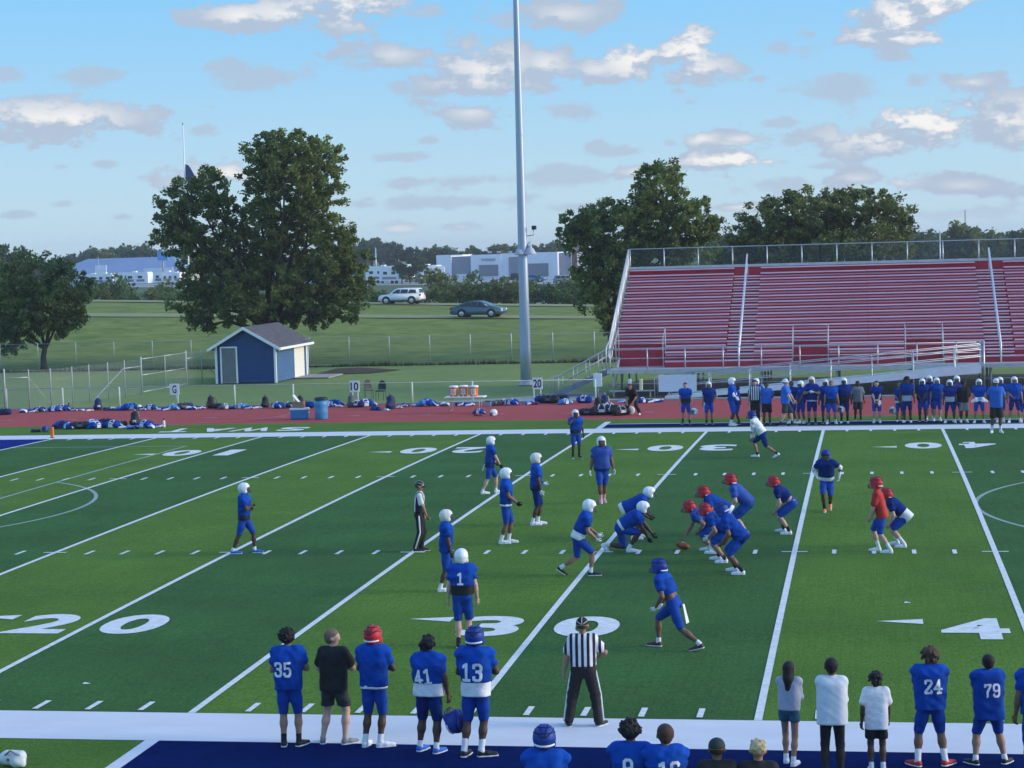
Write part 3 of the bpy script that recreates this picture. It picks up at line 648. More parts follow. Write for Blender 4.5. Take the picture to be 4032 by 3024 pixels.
for i, j in ((7, 8), (8, 9)):
    a, c = EN[i], EN[j]; g = MB()
    for z in (.12, 1.05, 1.95): g.tube([loc(a, z), loc(c, z)], .022, 6)
    go = g.build('gate', M_alu, f); sheet('gate_mesh', loc(a), loc(c), .1, 1.95, M_link, go)
f2 = empty('chain_link_fence', (-9.6, 65.6, 0), 0, 'chain-link fence return running off from the enclosure corner post', 'fence')
for k in range(1, 6): post(f2, (-3.0*k, .05*k, 0), 2.0, .032, M_alu)
sheet('wire_mesh', (0, 0, 0), (-15, .25, 0), .03, 1.95, M_link, f2)

# ------------------------------------------------------------------ yard markers
def marker(x, y, txt, label):
    p = onY(x, y, 66.15); r = empty('yard_marker', (p[0], 66.16, 0), 0, label, 'sign')
    post(r, (.14, .06, 0), 1.12, .035, M_postw); MB().bbox((0, 0, .86), (.50, .03, .56), .012).build('board', M_white, r)
    me = text_mesh('numeral', txt, .40, .20*len(txt) if len(txt) > 1 else .22, .02); mobj('numeral', me, mat('numeral_navy', (.006, .008, .02), .6, .05), r, (0, -.019, .86), (R(90), 0, 0))
marker(377, 848, 'G', 'white goal-line marker board reading G on the track fence')
marker(766, 845, '10', 'white marker board reading 10 beside the two stacking chairs')
marker(1161, 837, '20', 'white marker board reading 20 next to the foot of the light pole')

# ------------------------------------------------------------------ blue shed
sh = empty('equipment_shed', (-2.4, 83.4, 0), 0, 'small blue clapboard shed with grey shingle roof and white trim', 'shed')
W2, DP, WH, PK = 1.82, 6.6, 2.28, 3.33
b = MB(); b.prism([(-W2, 0), (W2, 0), (W2, WH), (0, PK-.08), (-W2, WH)], 0, DP); b.build('wall', M_blue, sh)
def side_board(x0, x1, z0, z1, z2=None): pass
nb = 14
for k in range(nb):        # front clapboards follow the gable
    z0 = .06+k*.235; z1 = z0+.225
    hw = W2 if z1 < WH else W2*(PK-.08-z1)/(PK-.08-WH)
    if hw < .12: continue
    b = MB(); b.add([(-hw, -.004, z0), (hw, -.004, z0), (hw, -.012, z1), (-hw, -.012, z1), (-hw, -.034, z0), (hw, -.034, z0)], [(4, 5, 2, 3), (0, 4, 3), (1, 2, 5), (0, 1, 5, 4)]); b.build('clapboard', M_blue, sh)
me = None
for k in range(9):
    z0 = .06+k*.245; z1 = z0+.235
    b = MB(); b.add([(W2+.004, 0, z0), (W2+.004, 3.75, z0), (W2+.012, 3.75, z1), (W2+.012, 0, z1), (W2+.034, 0, z0), (W2+.034, 3.75, z0)], [(4, 5, 2, 3), (0, 1, 5, 4), (1, 2, 5), (0, 4, 3)]); b.build('clapboard', mat('shed_blue_lit_side', (.05, .12, .25), .6, .12, 3), sh)  # lighter copy of the shed blue: light on this wall is put into the colour
for x in (-W2-.01, W2-.04): MB().box((x+.03, -.02, 1.14), (.13, .13, 2.28)).build('corner_trim', M_white, sh)
MB().box((W2+.02, DP-.1, 1.14), (.1, .22, 2.28)).build('corner_trim', M_white, sh); MB().box((W2+.03, 3.82, 1.05), (.08, .12, 2.1)).build('corner_trim', M_white, sh)
M_shingle = mat('shingle', (.085, .085, .095), .9, .25, 3, .5, 20)
ov = .36; sl = (PK-WH)/W2
for sgn in (-1, 1):
    b = MB(); e = W2+ov; zt = PK; ze = PK-sl*e
    b.add([(0, -ov, zt), (sgn*e, -ov, ze), (sgn*e, DP+ov, ze), (0, DP+ov, zt), (0, -ov, zt-.09), (sgn*e, -ov, ze-.09), (sgn*e, DP+ov, ze-.09), (0, DP+ov, zt-.09)], [(0, 1, 2, 3), (4, 5, 6, 7), (0, 1, 5, 4), (2, 3, 7, 6), (1, 2, 6, 5)])
    rf = b.build('roof', M_shingle, sh)
    n = 9
    for k in range(n):
        t0 = k/n; t1 = (k+1)/n; q = MB(); q.add([(sgn*e*t0, -ov, zt-sl*e*t0+.012), (sgn*e*t1, -ov, zt-sl*e*t1+.03), (sgn*e*t1, DP+ov, zt-sl*e*t1+.03), (sgn*e*t0, DP+ov, zt-sl*e*t0+.012), (sgn*e*t1, -ov, zt-sl*e*t1+.004), (sgn*e*t1, DP+ov, zt-sl*e*t1+.004)], [(0, 1, 2, 3), (1, 4, 5, 2)]); q.build('shingle_course', M_shingle, rf)
    b = MB(); b.add([(0, -ov-.03, zt+.02), (sgn*(e+.02), -ov-.03, ze+.02), (sgn*(e+.02), -ov-.03, ze-.16), (0, -ov-.03, zt-.16), (0, -ov+.01, zt+.02), (sgn*(e+.02), -ov+.01, ze+.02), (sgn*(e+.02), -ov+.01, ze-.16), (0, -ov+.01, zt-.16)], [(0, 1, 2, 3), (4, 5, 6, 7), (0, 1, 5, 4), (2, 3, 7, 6), (1, 2, 6, 5)]); b.build('bargeboard', M_white, sh)
    MB().box((sgn*(e+.03), DP/2, ze-.06), (.1, DP+2*ov, .14)).build('gutter', M_white, sh)
rail(sh, [(W2+ov, DP+.3, PK-sl*(W2+ov)-.12), (W2+.1, DP+.05, 1.9), (W2+.1, DP+.05, .1)], .04, M_white, 'downpipe')
dr = MB().box((-1.02, -.045, 1.06), (.86, .04, 2.0)).build('door', mat('door_grey', (.17, .18, .19), .6, .08, 3), sh)
for c, d in (((-1.5, -.05, 1.08), (.09, .07, 2.14)), ((-.54, -.05, 1.08), (.09, .07, 2.14)), ((-1.02, -.05, 2.14), (1.05, .072, .09))): MB().box(c, d).build('door_frame', M_white, dr)
MB().box((-1.02, -.05, .05), (.9, .08, .06)).build('sill', M_conc, dr); MB().lathe([(.03, 0), (.035, .02), (.0, .05)], 10, (-.66, -.065, 1.02), Matrix.Rotation(R(90), 3, 'X')).build('handle', M_alu, dr)
gd = MB().box((W2+.015, 4.95, 1.02), (.05, 2.1, 2.0)).build('garage_door', mat('door_cream', (.74, .72, .62), .5, .04), sh)
for k in range(4): MB().box((W2+.047, 4.95, .28+k*.5), (.015, 2.06, .46)).build('door_panel', MATS['door_cream'], gd)

# ------------------------------------------------------------------ light mast
pb = onz(1137, 832); lp = empty('light_pole', (pb[0], pb[1], 0), 0, 'tall galvanised stadium light pole with a siren box part-way up', 'light pole')
prof = [(.31+(.12-.31)*t, 26*t) for t in lin(0, 1, 14)]
b = MB()
V = []; b.lathe([(r, z) for r, z in prof], 24); b.build('shaft', mat('mast_steel', (.38, .45, .55), .45, .15, .8, metal=.45, stretch=(1, 1, .1)), lp)
MB().lathe([(.46, 0), (.46, .06), (.36, .08), (.36, .22), (.32, .24)], 24).build('base_flange', M_alud, lp)
for zz in (10.35, 9.55, 8.9): pass
for zz in (8.2, 10.6, 12.4, 13.6): MB().lathe([(.26-.0065*zz*.9+.03, 0), (.26-.0065*zz*.9+.03, .12)], 20, (0, 0, zz)).build('band', M_alud, lp)
for sx in (-.12, .42):
    hn = MB().lathe([(.34, 0), (.33, .06), (.2, .30), (.12, .36), (.1, .5)], 14, (sx, -.05, 7.15)).build('horn', mat('horn_grey', (.45, .46, .52), .5), lp)
rail(lp, [(.15, 0, 7.55), (.42, 0, 7.85), (.42, 0, 7.55)], .035, M_alud, 'bracket'); rail(lp, [(.1, 0, 8.15), (.62, 0, 8.2), (.62, 0, 8.5)], .03, M_alud, 'bracket'); MB().bbox((.66, 0, 8.6), (.25, .2, .22), .03).build('camera_head', M_dark, lp)
b = MB()
for k in range(8): b.tube([(-.3, 0, 1.2+k*.0), (-.3, 0, 1.2)], .01, 4)

# ------------------------------------------------------------------ flag pole and flag
fp = onY(395, 268, 260); gx = fp[0]; g0 = float(gz(gx, 260))
r = empty('flag_pole', (gx, 260, g0), 0, 'white flag pole rising behind the tallest tree', 'flag pole'); H = fp[2]-g0
MB().lathe([(.2, 0), (.19, H*.2), (.08, H-.1)], 12).build('shaft', M_white, r); MB().lathe([(.02, 0), (.16, .12), (.16, .2), (.02, .32)], 12, (0, 0, H-.1)).build('finial', M_alu, r)
V = []; F = []; nx, nz = 14, 10; fz = onY(400, 375, 260)[2]-g0
for i in range(nx+1):
    for j in range(nz+1):
        u, v = i/nx, j/nz; V.append((.12+u*1.6, .22*math.sin(u*7+v*2)*u, fz+1.4-v*2.4-u*u*2.2))
for i in range(nx):
    for j in range(nz): a = i*(nz+1)+j; F.append((a, a+nz+1, a+nz+2, a+1))
fl = mobj('flag', npmesh('flag', V, F, True), mat('flag_navy', (.04, .05, .16), .8, .3, 1), None, (gx, 260, g0)); tag(fl, 'dark blue flag hanging limp at half mast', 'flag')

# ------------------------------------------------------------------ commercial buildings beyond the road
Yb = 400
def bpt(x, y): p = onY(x, y, Yb); return p[0], p[2]
xa, za = bpt(943, 608); xb, zb = bpt(1230, 604); g0 = float(gz((xa+xb)/2, Yb)); bw = empty('commercial_building', ((xa+xb)/2, Yb, g0), 0, 'low white and grey commercial building with blank panels', 'building')
cx0 = (xa+xb)/2
M_bwhite = mat('stucco_white', (.72, .74, .78), .8, .05, .5); M_bgrey = mat('stucco_grey', (.26, .27, .32), .8, .06, .5); M_bgrey2 = mat('panel_grey', (.20, .21, .26), .8, .06, .5)
def block(x0, x1, ytop, dep, yoff, m, name='wall', bot=-.4):
    X0 = bpt(x0, 580)[0]-cx0; X1 = bpt(x1, 580)[0]-cx0; zt = bpt((x0+x1)/2, ytop)[1]-g0; return MB().box(((X0+X1)/2, dep/2+yoff, (zt+bot)/2), (X1-X0, dep, zt-bot)).build(name, m, bw), X0, X1, zt
block(943, 975, 551, 24, .0, M_bwhite); block(975, 1018, 554, 22, .6, M_bgrey); block(1018, 1083, 550, 24, -.4, M_bwhite); block(1083, 1205, 546, 24, -.1, M_bwhite); block(1205, 1232, 546, 20, 2, M_bgrey)
block(985, 1010, 592, 1, .3, M_bwhite, 'porch')
def panel(x0, x1, y0, y1, yoff, m, name): X0 = bpt(x0, 580)[0]-cx0; X1 = bpt(x1, 580)[0]-cx0; z0 = bpt((x0+x1)/2, y1)[1]-g0; z1 = bpt((x0+x1)/2, y0)[1]-g0; return MB().box(((X0+X1)/2, yoff, (z0+z1)/2), (X1-X0, .25, z1-z0)).build(name, m, bw)
panel(1036, 1077, 572, 596, -.5, M_bgrey2, 'window_panel'); panel(1100, 1127, 555, 598, -.22, M_bgrey, 'window_panel'); panel(1140, 1185, 569, 597, -.22, M_bgrey2, 'window_panel')
for k in range(11): panel(1042+k*2.8, 1044+k*2.8, 557.5+(k % 3)*.6, 563, -.5, mat('faded_sign', (.40, .43, .50), .7), 'faded_sign_letter')
panel(975, 1000, 550, 552, -.1, M_white, 'parapet_cap')
for x in (1040, 1060, 1085): panel(x, x+8, 543, 547, 8, M_alud, 'roof_unit')
# long metal building on the left
Yb = 430; xa, za = bpt(110, 600); xb, _ = bpt(385, 605); cx0 = (xa+xb)/2; g0 = float(gz(cx0, Yb)); bw = empty('metal_building', (cx0, Yb, g0), 0, 'long dealership building with a blue-grey metal roof', 'building')
X0, X1 = xa-cx0, xb-cx0; ze = bpt(250, 592)[1]-g0; zr = bpt(250, 560)[1]-g0+.3
M_mroof = mat('metal_roof', (.20, .27, .42), .45, .08, .3, metal=.2); b = MB(); b.box((0, 12, ze/2-.3), (X1-X0, 24, ze+.6)); b.build('wall', mat('metal_wall', (.46, .44, .42), .7, .08, .4), bw)
b = MB(); b.add([(X0-1, -1, ze+.05), (X1+1, -1, ze+.05), (X1-6, 14, zr), (X0+4, 14, zr), (X0-1, 26, ze+.05), (X1+1, 26, ze+.05)], [(0, 1, 2, 3), (3, 2, 5, 4), (0, 3, 4), (1, 5, 2)]); rf = b.build('roof', M_mroof, bw)
for k in range(22):
    t = (k+.5)/22; MB().add([((X0-1)*(1-t)+(X1+1)*t-.06, -1, ze+.08), ((X0-1)*(1-t)+(X1+1)*t+.06, -1, ze+.08), ((X0+4)*(1-t)+(X1-6)*t+.06, 14, zr+.05), ((X0+4)*(1-t)+(X1-6)*t-.06, 14, zr+.05)], [(0, 1, 2, 3)]).build('roof_seam', M_mroof, rf)
panel(210, 234, 573, 600, -1.2, M_bwhite, 'gable_sign'); panel(330, 392, 578, 586, -6, M_bwhite, 'canopy_fascia')
for x in (331, 352, 375): panel(x, x+3, 586, 606, -6, M_bwhite, 'canopy_post')
for k in range(7): panel(238+k*13, 247+k*13, 594, 602, -.2, mat('window_dark', (.05, .06, .08), .2), 'window')
for k in range(4): panel(150+k*14, 160+k*14, 592, 602, -.2, mat('door_beige', (.42, .40, .36), .6), 'bay_door')
# sign pylons and utility poles
def pole(x, ytop, ybot, Y, r, label, m=M_alud, name='utility_pole', cat='pole'):
    p = onY(x, ytop, Y); g = float(gz(p[0], Y)); o = MB().tube([(0, 0, 0), (0, 0, p[2]-g)], [r, r*.7], 8).build(name, m, None, (p[0], Y, g)); return tag(o, label, cat)
M_wood = mat('pole_wood', (.12, .10, .08), .9, .2, 3)
o = empty('sign_pylon', (onY(352, 560, 420)[0], 420, float(gz(-120, 420))), 0, 'tall dealership pylon with a light blue sign box', 'sign'); zt = onY(353, 515, 420)[2]-o.location.z; MB().tube([(0, 0, 0), (0, 0, zt)], .25, 8).build('post', M_alud, o); z0 = onY(353, 562, 420)[2]-o.location.z; z1 = onY(353, 543, 420)[2]-o.location.z; MB().bbox((0, 0, (z0+z1)/2), (2.6, .6, z1-z0), .1).build('sign_box', mat('sign_blue', (.10, .30, .62), .5, .1, .6), o)
o = empty('sign_pylon', (onY(1241, 560, 330)[0], 330, float(gz(-10, 330))), 0, 'brown and tan pylon sign showing through the bushy tree', 'sign'); zt = onY(1241, 522, 330)[2]-o.location.z; MB().box((0, 0, zt/2), (.9, .5, zt)).build('post', mat('sign_brown', (.24, .11, .08), .7, .2, 1), o); MB().bbox((.4, 0, zt-.9), (1.7, .6, 1.8), .1).build('sign_box', mat('sign_tan', (.50, .33, .26), .6, .2, .8), o)
pole(811, 535, 575, 395, .18, 'pale utility pole beside the camper lot', M_alu); pole(2085, 453, 580, 420, .2, 'slim mast rising above the distant trees over the grandstand', M_alud)
pole(1908, 500, 570, 300, .14, 'grey lamp standard behind the grandstand, beside the white tents', M_alu); pole(2030, 498, 590, 300, .14, 'grey lamp standard behind the grandstand, beside the orange shrubs', M_alu)
pole(212, 555, 600, 424, .1, 'thin lamp pole in front of the long metal building', M_alud)
# blue canopy tent beyond the bushy tree
p = onY(1290, 600, 260); o = empty('canopy_tent', (p[0], 260, float(gz(p[0], 260))), 0, 'blue pop-up canopy with a white valance near the pylon sign', 'tent'); zt = onY(1290, 556, 260)[2]-o.location.z
b = MB(); b.add([(-1.9, -1.9, zt-1.), (1.9, -1.9, zt-1.), (1.9, 1.9, zt-1.), (-1.9, 1.9, zt-1.), (0, 0, zt)], [(0, 1, 4), (1, 2, 4), (2, 3, 4), (3, 0, 4)]); b.build('roof', mat('tent_blue', (.03, .14, .50), .7), o)
b = MB()
for i in range(4): a = R(90*i); b.box((1.9*math.cos(a), 1.9*math.sin(a), zt-1.16), (.03 if i % 2 == 0 else 3.8, 3.8 if i % 2 == 0 else .03, .3))
b.build('valance', M_white, o)
for sx in (-1.85, 1.85):
    for sy in (-1.85, 1.85): MB().tube([(sx, sy, -.6), (sx, sy, zt-1.05)], .05, 6).build('leg', M_alu, o)
for x, w, hgt, lab in ((1385, 3.4, 1.7, 'white boat-shaped camper peeking over the grandstand rail'), (1480, 3.0, 1.3, 'small white trailer roof peeking over the grandstand rail')):
    pass

# ------------------------------------------------------------------ camper trailers
def camper(x, Y, L, H, label, stripe, rz=0, flip=1, group=None):
    X = onY(x, 600, Y)[0]; r = empty('camper_trailer', (X, Y, float(gz(X, Y))+.02), rz, label, 'camper', group)
    prof = [(-L/2, .55), (L/2-.5, .55), (L/2, 1.1), (L/2-.15, H-.25), (L/2-.5, H), (-L/2+.2, H), (-L/2, H-.2)]
    prof = [(px_*flip, z) for px_, z in prof]; MB().prism(prof, -1.2, 1.2).build('body', M_white, r)
    MB().box((0, -1.215, 1.15), (L*.8, .02, .5)).build('stripe', stripe, r)
    for wx in (-L*.3, -L*.02, L*.27): MB().box((wx, -1.22, H*.64), (L*.13, .03, .55)).build('window', M_glass, r)
    MB().box((L*.13, -1.22, 1.5), (.65, .025, 1.75)).build('door', M_bwhite, r); MB().box((L*.05, 0, H+.12), (.9, .8, .24)).build('roof_unit', M_white, r)
    for wx in (-.5, .5): MB().lathe([(.33, -.12), (.33, .12)], 14, (wx, -1.1, .33), Matrix.Rotation(R(90), 3, 'X')).build('wheel', M_rubber, r)
    rail(r, [(flip*L/2, 0, .5), (flip*(L/2+1.1), 0, .45)], .06, M_dark, 'hitch'); MB().box((flip*(L/2+.9), 0, .22), (.1, .1, .45)).build('jack', M_dark, r)
sb = mat('camper_blue', (.10, .16, .34), .5); sk = mat('camper_grey', (.22, .23, .26), .5); st = mat('camper_tan', (.34, .29, .24), .5)
for i, (x, Y, L, H, s) in enumerate(((826, 372, 6.5, 3.5, sk), (858, 366, 7., 3.4, st), (880, 385, 7, 3.5, sb), (905, 392, 6, 3.3, sk), (922, 384, 6.5, 3.5, sk), (936, 378, 5, 3.3, st))):
    camper(x, Y, L, H, 'white camper trailer with %s side stripe parked beside the commercial building' % {'camper_grey': 'a grey', 'camper_tan': 'a tan', 'camper_blue': 'a blue'}[s.name], s, R(rnd.uniform(-30, 30)), 1 if i % 2 else -1, 'campers beside the commercial building')
for i, (x, Y, L, H, s) in enumerate(((200, 388, 5.5, 2.7, sk), (224, 384, 5.5, 2.8, sb), (288, 376, 8.0, 2.9, sk), (362, 385, 6., 2.8, sb), (376, 378, 5., 2.6, st))):
    camper(x, Y, L, H, 'white camper trailer with %s side stripe parked before the long metal building' % {'camper_grey': 'a grey', 'camper_tan': 'a tan', 'camper_blue': 'a blue'}[s.name], s, R(rnd.uniform(-20, 20)), 1 if i % 2 else -1, 'campers before the metal building')
for c in scene.objects:
    pass

# ------------------------------------------------------------------ cars
def paintm(name, col): return mat(name, col, .28, .04, 2, spec=.5)
def car(X, Y, rz, kind, paint, label, z=None, flat=False):
    """side-profile shell with tapered cabin, glass, arches, wheels and lamps; +x is the front"""
    g = float(gz(X, Y))+.06 if z is None else z; r = empty('car' if kind != 'pickup' else 'pickup_truck', (X, Y, g), rz, label, 'car' if kind != 'pickup' else 'pickup')
    if kind == 'suv':
        L, Wd, wb, wr = 5.0, .98, 1.5, .39
        low = [(-2.5, .42), (-2.46, .9), (-2.38, 1.12), (1.0, 1.14), (2.2, 1.02), (2.44, .86), (2.5, .5), (2.4, .34), (-2.38, .34)]
        top = [(-2.38, 1.12), (-2.22, 1.66), (-2.05, 1.74), (.1, 1.76), (.45, 1.70), (1.22, 1.13)]; win = [[(-2.02, 1.2), (-1.92, 1.58), (-1.22, 1.62), (-1.05, 1.2)], [(-.95, 1.2), (-1.08, 1.62), (-.2, 1.63), (-.14, 1.2)], [(-.06, 1.2), (-.1, 1.63), (.3, 1.61), (.88, 1.2)]]
    elif kind == 'sedan':
        L, Wd, wb, wr = 4.85, .92, 1.38, .34
        low = [(-2.42, .45), (-2.4, .86), (-2.2, .98), (-1.3, 1.0), (.95, .96), (1.9, .86), (2.32, .7), (2.43, .45), (2.3, .26), (-2.3, .26)]
        top = [(-1.95, .98), (-1.1, 1.36), (-.6, 1.45), (.1, 1.46), (.45, 1.4), (1.4, .94)]; win = [[(-1.45, 1.02), (-.98, 1.31), (-.62, 1.37), (-.5, 1.0)], [(-.42, 1.0), (-.5, 1.38), (.08, 1.39), (.05, .98)], [(.12, .98), (.15, 1.39), (.4, 1.35), (1.08, .97)]]
    else:
        L, Wd, wb, wr = 5.7, 1., 1.75, .4
        low = [(-2.85, .5), (-2.85, 1.05), (1.3, 1.05), (2.5, 1.0), (2.8, .85), (2.85, .5), (-2.8, .42)]
        top = [(-.7, 1.05), (-.6, 1.72), (-.4, 1.8), (.6, 1.8), (.85, 1.72), (1.45, 1.04)]; win = [[(-.52, 1.12), (-.46, 1.66), (.12, 1.7), (.15, 1.12)], [(.22, 1.12), (.2, 1.7), (.62, 1.68), (1.15, 1.1)]]
    def shell(poly, w0, w1, name, m):
        zs = [z for _, z in poly]; lo, hi = min(zs), max(zs); b = MB(); n = len(poly); wf = lambda z: w0+(w1-w0)*((z-lo)/(hi-lo))
        V = [(x, -wf(z), z) for x, z in poly]+[(x, wf(z), z) for x, z in poly]; F = [(i, (i+1) % n, n+(i+1) % n, n+i) for i in range(n)]+[tuple(range(n))[::-1], tuple(range(n, 2*n))]; b.add(V, F); o = b.build(name, m, r)
        bm = bmesh.new(); bm.from_mesh(o.data); bmesh.ops.bevel(bm, geom=bm.edges[:], offset=.05, segments=2, affect='EDGES', clamp_overlap=True); bm.to_mesh(o.data); bm.free()
        o.data.polygons.foreach_set('use_smooth', [True]*len(o.data.polygons)); return o
    body = shell(low, Wd, Wd, 'body', paint); cab = shell(top, Wd-.05, Wd-.24, 'cabin', paint)
    z0, z1 = top[0][1], max(z for _, z in top)
    for s_ in (-1, 1):
        for wn in win:
            pts = [(x, s_*(Wd-.05-.19*((z-z0)/(z1-z0)))+s_*.012, z) for x, z in wn]; MB().add(pts, [range(4)]).build('window', M_glass, cab)
    f0, f1 = top[-1], top[-2]; MB().add([(f0[0]+.0, -Wd+.17, f0[1]+.06), (f0[0], Wd-.17, f0[1]+.06), (f1[0]+.06, Wd-.3, f1[1]-.01), (f1[0]+.06, -Wd+.3, f1[1]-.01)], [range(4)]).build('windscreen', M_glass, cab)
    f0, f1 = top[0], top[1]; MB().add([(f0[0]+.02, -Wd+.2, f0[1]+.1), (f0[0]+.02, Wd-.2, f0[1]+.1), (f1[0]-.03, Wd-.3, f1[1]-.02), (f1[0]-.03, -Wd+.3, f1[1]-.02)], [range(4)]).build('rear_window', M_glass, cab)
    for sx in (-1, 1):
        for s_ in (-1, 1):
            M3 = Matrix.Rotation(R(90), 3, 'X'); MB().lathe([(wr+.09, -.02), (wr+.09, .02)], 20, (sx*wb+.04, s_*(Wd+.0), wr+.03), M3).build('wheel_arch', M_dark, body)
            w = MB().lathe([(wr-.06, -.12), (wr, -.09), (wr, .09), (wr-.06, .12)], 20, (sx*wb+.04, s_*(Wd-.06), wr), M3).build('wheel', M_rubber, r); MB().lathe([(wr*.68, -.015), (wr*.6, .01), (wr*.2, .012)] if s_ < 0 else [(wr*.2, -.012), (wr*.6, -.01), (wr*.68, .015)], 18, (sx*wb+.04, s_*(Wd+.07), wr), M3).build('rim', M_chrome, w)
    MB().box((0, 0, low[-1][1]+.03), (L*.5, 2*Wd+.03, .14)).build('sill', M_dark, body)
    for s_ in (-1, 1):
        MB().bbox((L/2-.16, s_*(Wd-.22), .74 if kind != 'sedan' else .68), (.22, .34, .16), .03).build('headlight', mat('lamp_clear', (.75, .78, .8), .15), body)
        MB().bbox((-L/2+.06, s_*(Wd-.12), .98 if kind != 'sedan' else .82), (.18, .26, .2), .03).build('tail_light', mat('lamp_red', (.35, .02, .02), .3), body)
        MB().bbox((.85 if kind != 'sedan' else .95, s_*(Wd+.06), 1.18 if kind != 'sedan' else 1.02), (.14, .2, .15), .03).build('mirror', paint, body)
    MB().box((L/2-.06, 0, .42), (.2, 1.6, .16)).build('bumper', M_dark, body); MB().box((-L/2+.06, 0, .42), (.2, 1.7, .18)).build('bumper', M_dark, body)
    return r
a = onY(823, 657, 190); c = onY(923, 657, 190); car((a[0]+c[0])/2, 189, R(180-6), 'suv', paintm('paint_white', (.80, .82, .84)), 'white sport utility vehicle on the upper road')
a = onY(985, 683, 147); c = onY(1092, 683, 147); car((a[0]+c[0])/2, 146.2, R(-6), 'sedan', paintm('paint_teal', (.055, .13, .16)), 'teal grey sedan on the lower road')
for x, Y, k, col, lab, fl in ((938, 366, 'pickup', (.02, .022, .025), 'black pickup behind the tall roadside shrub, before the commercial building', 180), (1112, 370, 'pickup', (.022, .024, .03), 'dark pickup parked beside the blue car', 0), (1153, 368, 'sedan', (.02, .14, .45), 'bright blue car before the commercial building', 0), (1225, 340, 'suv', (.35, .36, .38), 'silver van partly hidden by the bushy tree', 0)):
    car(onY(x, 600, Y)[0], Y, R(fl), k, paintm('paint_%d' % x, col), lab)
for x, s in ((1023, .42), (885, .6), (905, .62), (868, .5), (1015, .3)):
    p = onY(x, 608, 358); far_tree(rnd.choice((0, 4)), p[0], 358, s*.85, 'young planted tree along the frontage road', 'young trees along the frontage road', 'young_tree')

# ------------------------------------------------------------------ grandstand
XL, FY, DZ = 21.0, 68.3, 1.33; XE = 62.; RUN, RISE, NR = .61, .289, 15; RY = FY+1.45; RZ = DZ+.30
A1, A2 = 27.45, 40.15; AW = .72
gs = empty('grandstand', (0, 0, 0), 0, 'red aluminium grandstand with fifteen rows of bench planks', 'grandstand')
def gbox(name, c, d, m): return MB().box(c, d).build(name, m, gs)
px2X = lambda x, y, Y: float(onY(x, y, Y)[0])
cuts = [(XL+.25, px2X(1440, 760, 71)), (px2X(1712, 760, 71), px2X(1792, 760, 71)), (px2X(1953, 760, 71), px2X(2038, 760, 71))]
secs = [(XL+.06, A1-AW), (A1+AW, A2-AW), (A2+AW, XE)]
def spans(k):
    out = []
    for a, b in secs:
        seg = [(a, b)]
        if k < 2:
            for c0, c1 in cuts:
                ns = []
                for s0, s1 in seg:
                    if c1 <= s0 or c0 >= s1: ns.append((s0, s1)); continue
                    if c0 > s0: ns.append((s0, c0))
                    if c1 < s1: ns.append((c1, s1))
                seg = ns
        out += [q for q in seg if q[1]-q[0] > .3]
    return out
for k in range(NR):
    y = RY+k*RUN; z = RZ+k*RISE
    for a, b in spans(k):
        n = max(1, round((b-a)/5.6)); w = (b-a)/n          # planks butt end to end
        for i in range(n):
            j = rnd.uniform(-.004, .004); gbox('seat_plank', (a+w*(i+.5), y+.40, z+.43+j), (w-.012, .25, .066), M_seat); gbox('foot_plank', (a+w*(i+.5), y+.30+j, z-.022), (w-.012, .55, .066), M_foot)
        gbox('riser_panel', ((a+b)/2, y+.045, z-.035-RISE/2), (b-a, .02, RISE-.03), M_red)
    for A in (A1, A2):
        gbox('aisle_tread', (A, y+.30, z-.012), (2*AW-.02, .55, .06), M_seat); gbox('riser_panel', (A, y+.045, z-.035-RISE/2), (2*AW, .02, RISE-.03), M_red)
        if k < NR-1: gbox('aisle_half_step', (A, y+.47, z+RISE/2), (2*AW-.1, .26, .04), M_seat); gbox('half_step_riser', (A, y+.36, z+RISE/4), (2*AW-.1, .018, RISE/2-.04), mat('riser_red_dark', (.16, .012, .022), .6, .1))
# front walkway, fascia, wheelchair bays
gbox('walkway', ((XL+XE)/2, FY+.72, DZ-.03), (XE-XL, 1.42, .05), M_alu); gbox('fascia', ((XL+XE)/2, FY-.02, DZ-.09), (XE-XL, .04, .19), M_alu)
for c0, c1 in cuts:
    yb = RY+2*RUN-.02; gbox('bay_panel', ((c0+c1)/2, yb, DZ+.42), (c1-c0, .03, .82), M_red); gbox('bay_floor', ((c0+c1)/2, RY+.6, DZ-.01), (c1-c0, 1.2, .03), M_alu)
    for x in (c0+.05, c1-.05): rail(gs, [(x, yb-.05, DZ+.25), (x, yb-.05, DZ+1.95)], .026, M_alud, 'bay_post'); rail(gs, [(x, RY-.1, DZ), (x, RY-.1, DZ+1.4), (x, yb-.05, DZ+1.9)], .02, M_alud, 'bay_post')
    for z in (1.15, 1.5, 1.93): rail(gs, [(c0+.05, yb-.05, DZ+z), (c1-.05, yb-.05, DZ+z)], .018, M_alud, 'bay_rail')
# front guard rail
x = XL+.15
while x < XE:
    if not (A2-1.1 < x < A2+1.5): rail(gs, [(x, FY+.03, DZ-.05), (x, FY+.03, DZ+1.07)], .034, M_alu, 'guard_post')
    x += 1.87
for a, b in ((XL+.1, A2-1.05), (A2+1.55, XE)):
    for z in (.55, 1.05): rail(gs, [(a, FY+.03, DZ+z), (b, FY+.03, DZ+z)], .024, M_alu, 'guard_rail')
for xx in (A2-1.05, A2-.9, A2+1.55, A2+1.7): rail(gs, [(xx, FY, 0), (xx, FY, DZ+1.1)], .06, M_alu, 'gate_post')
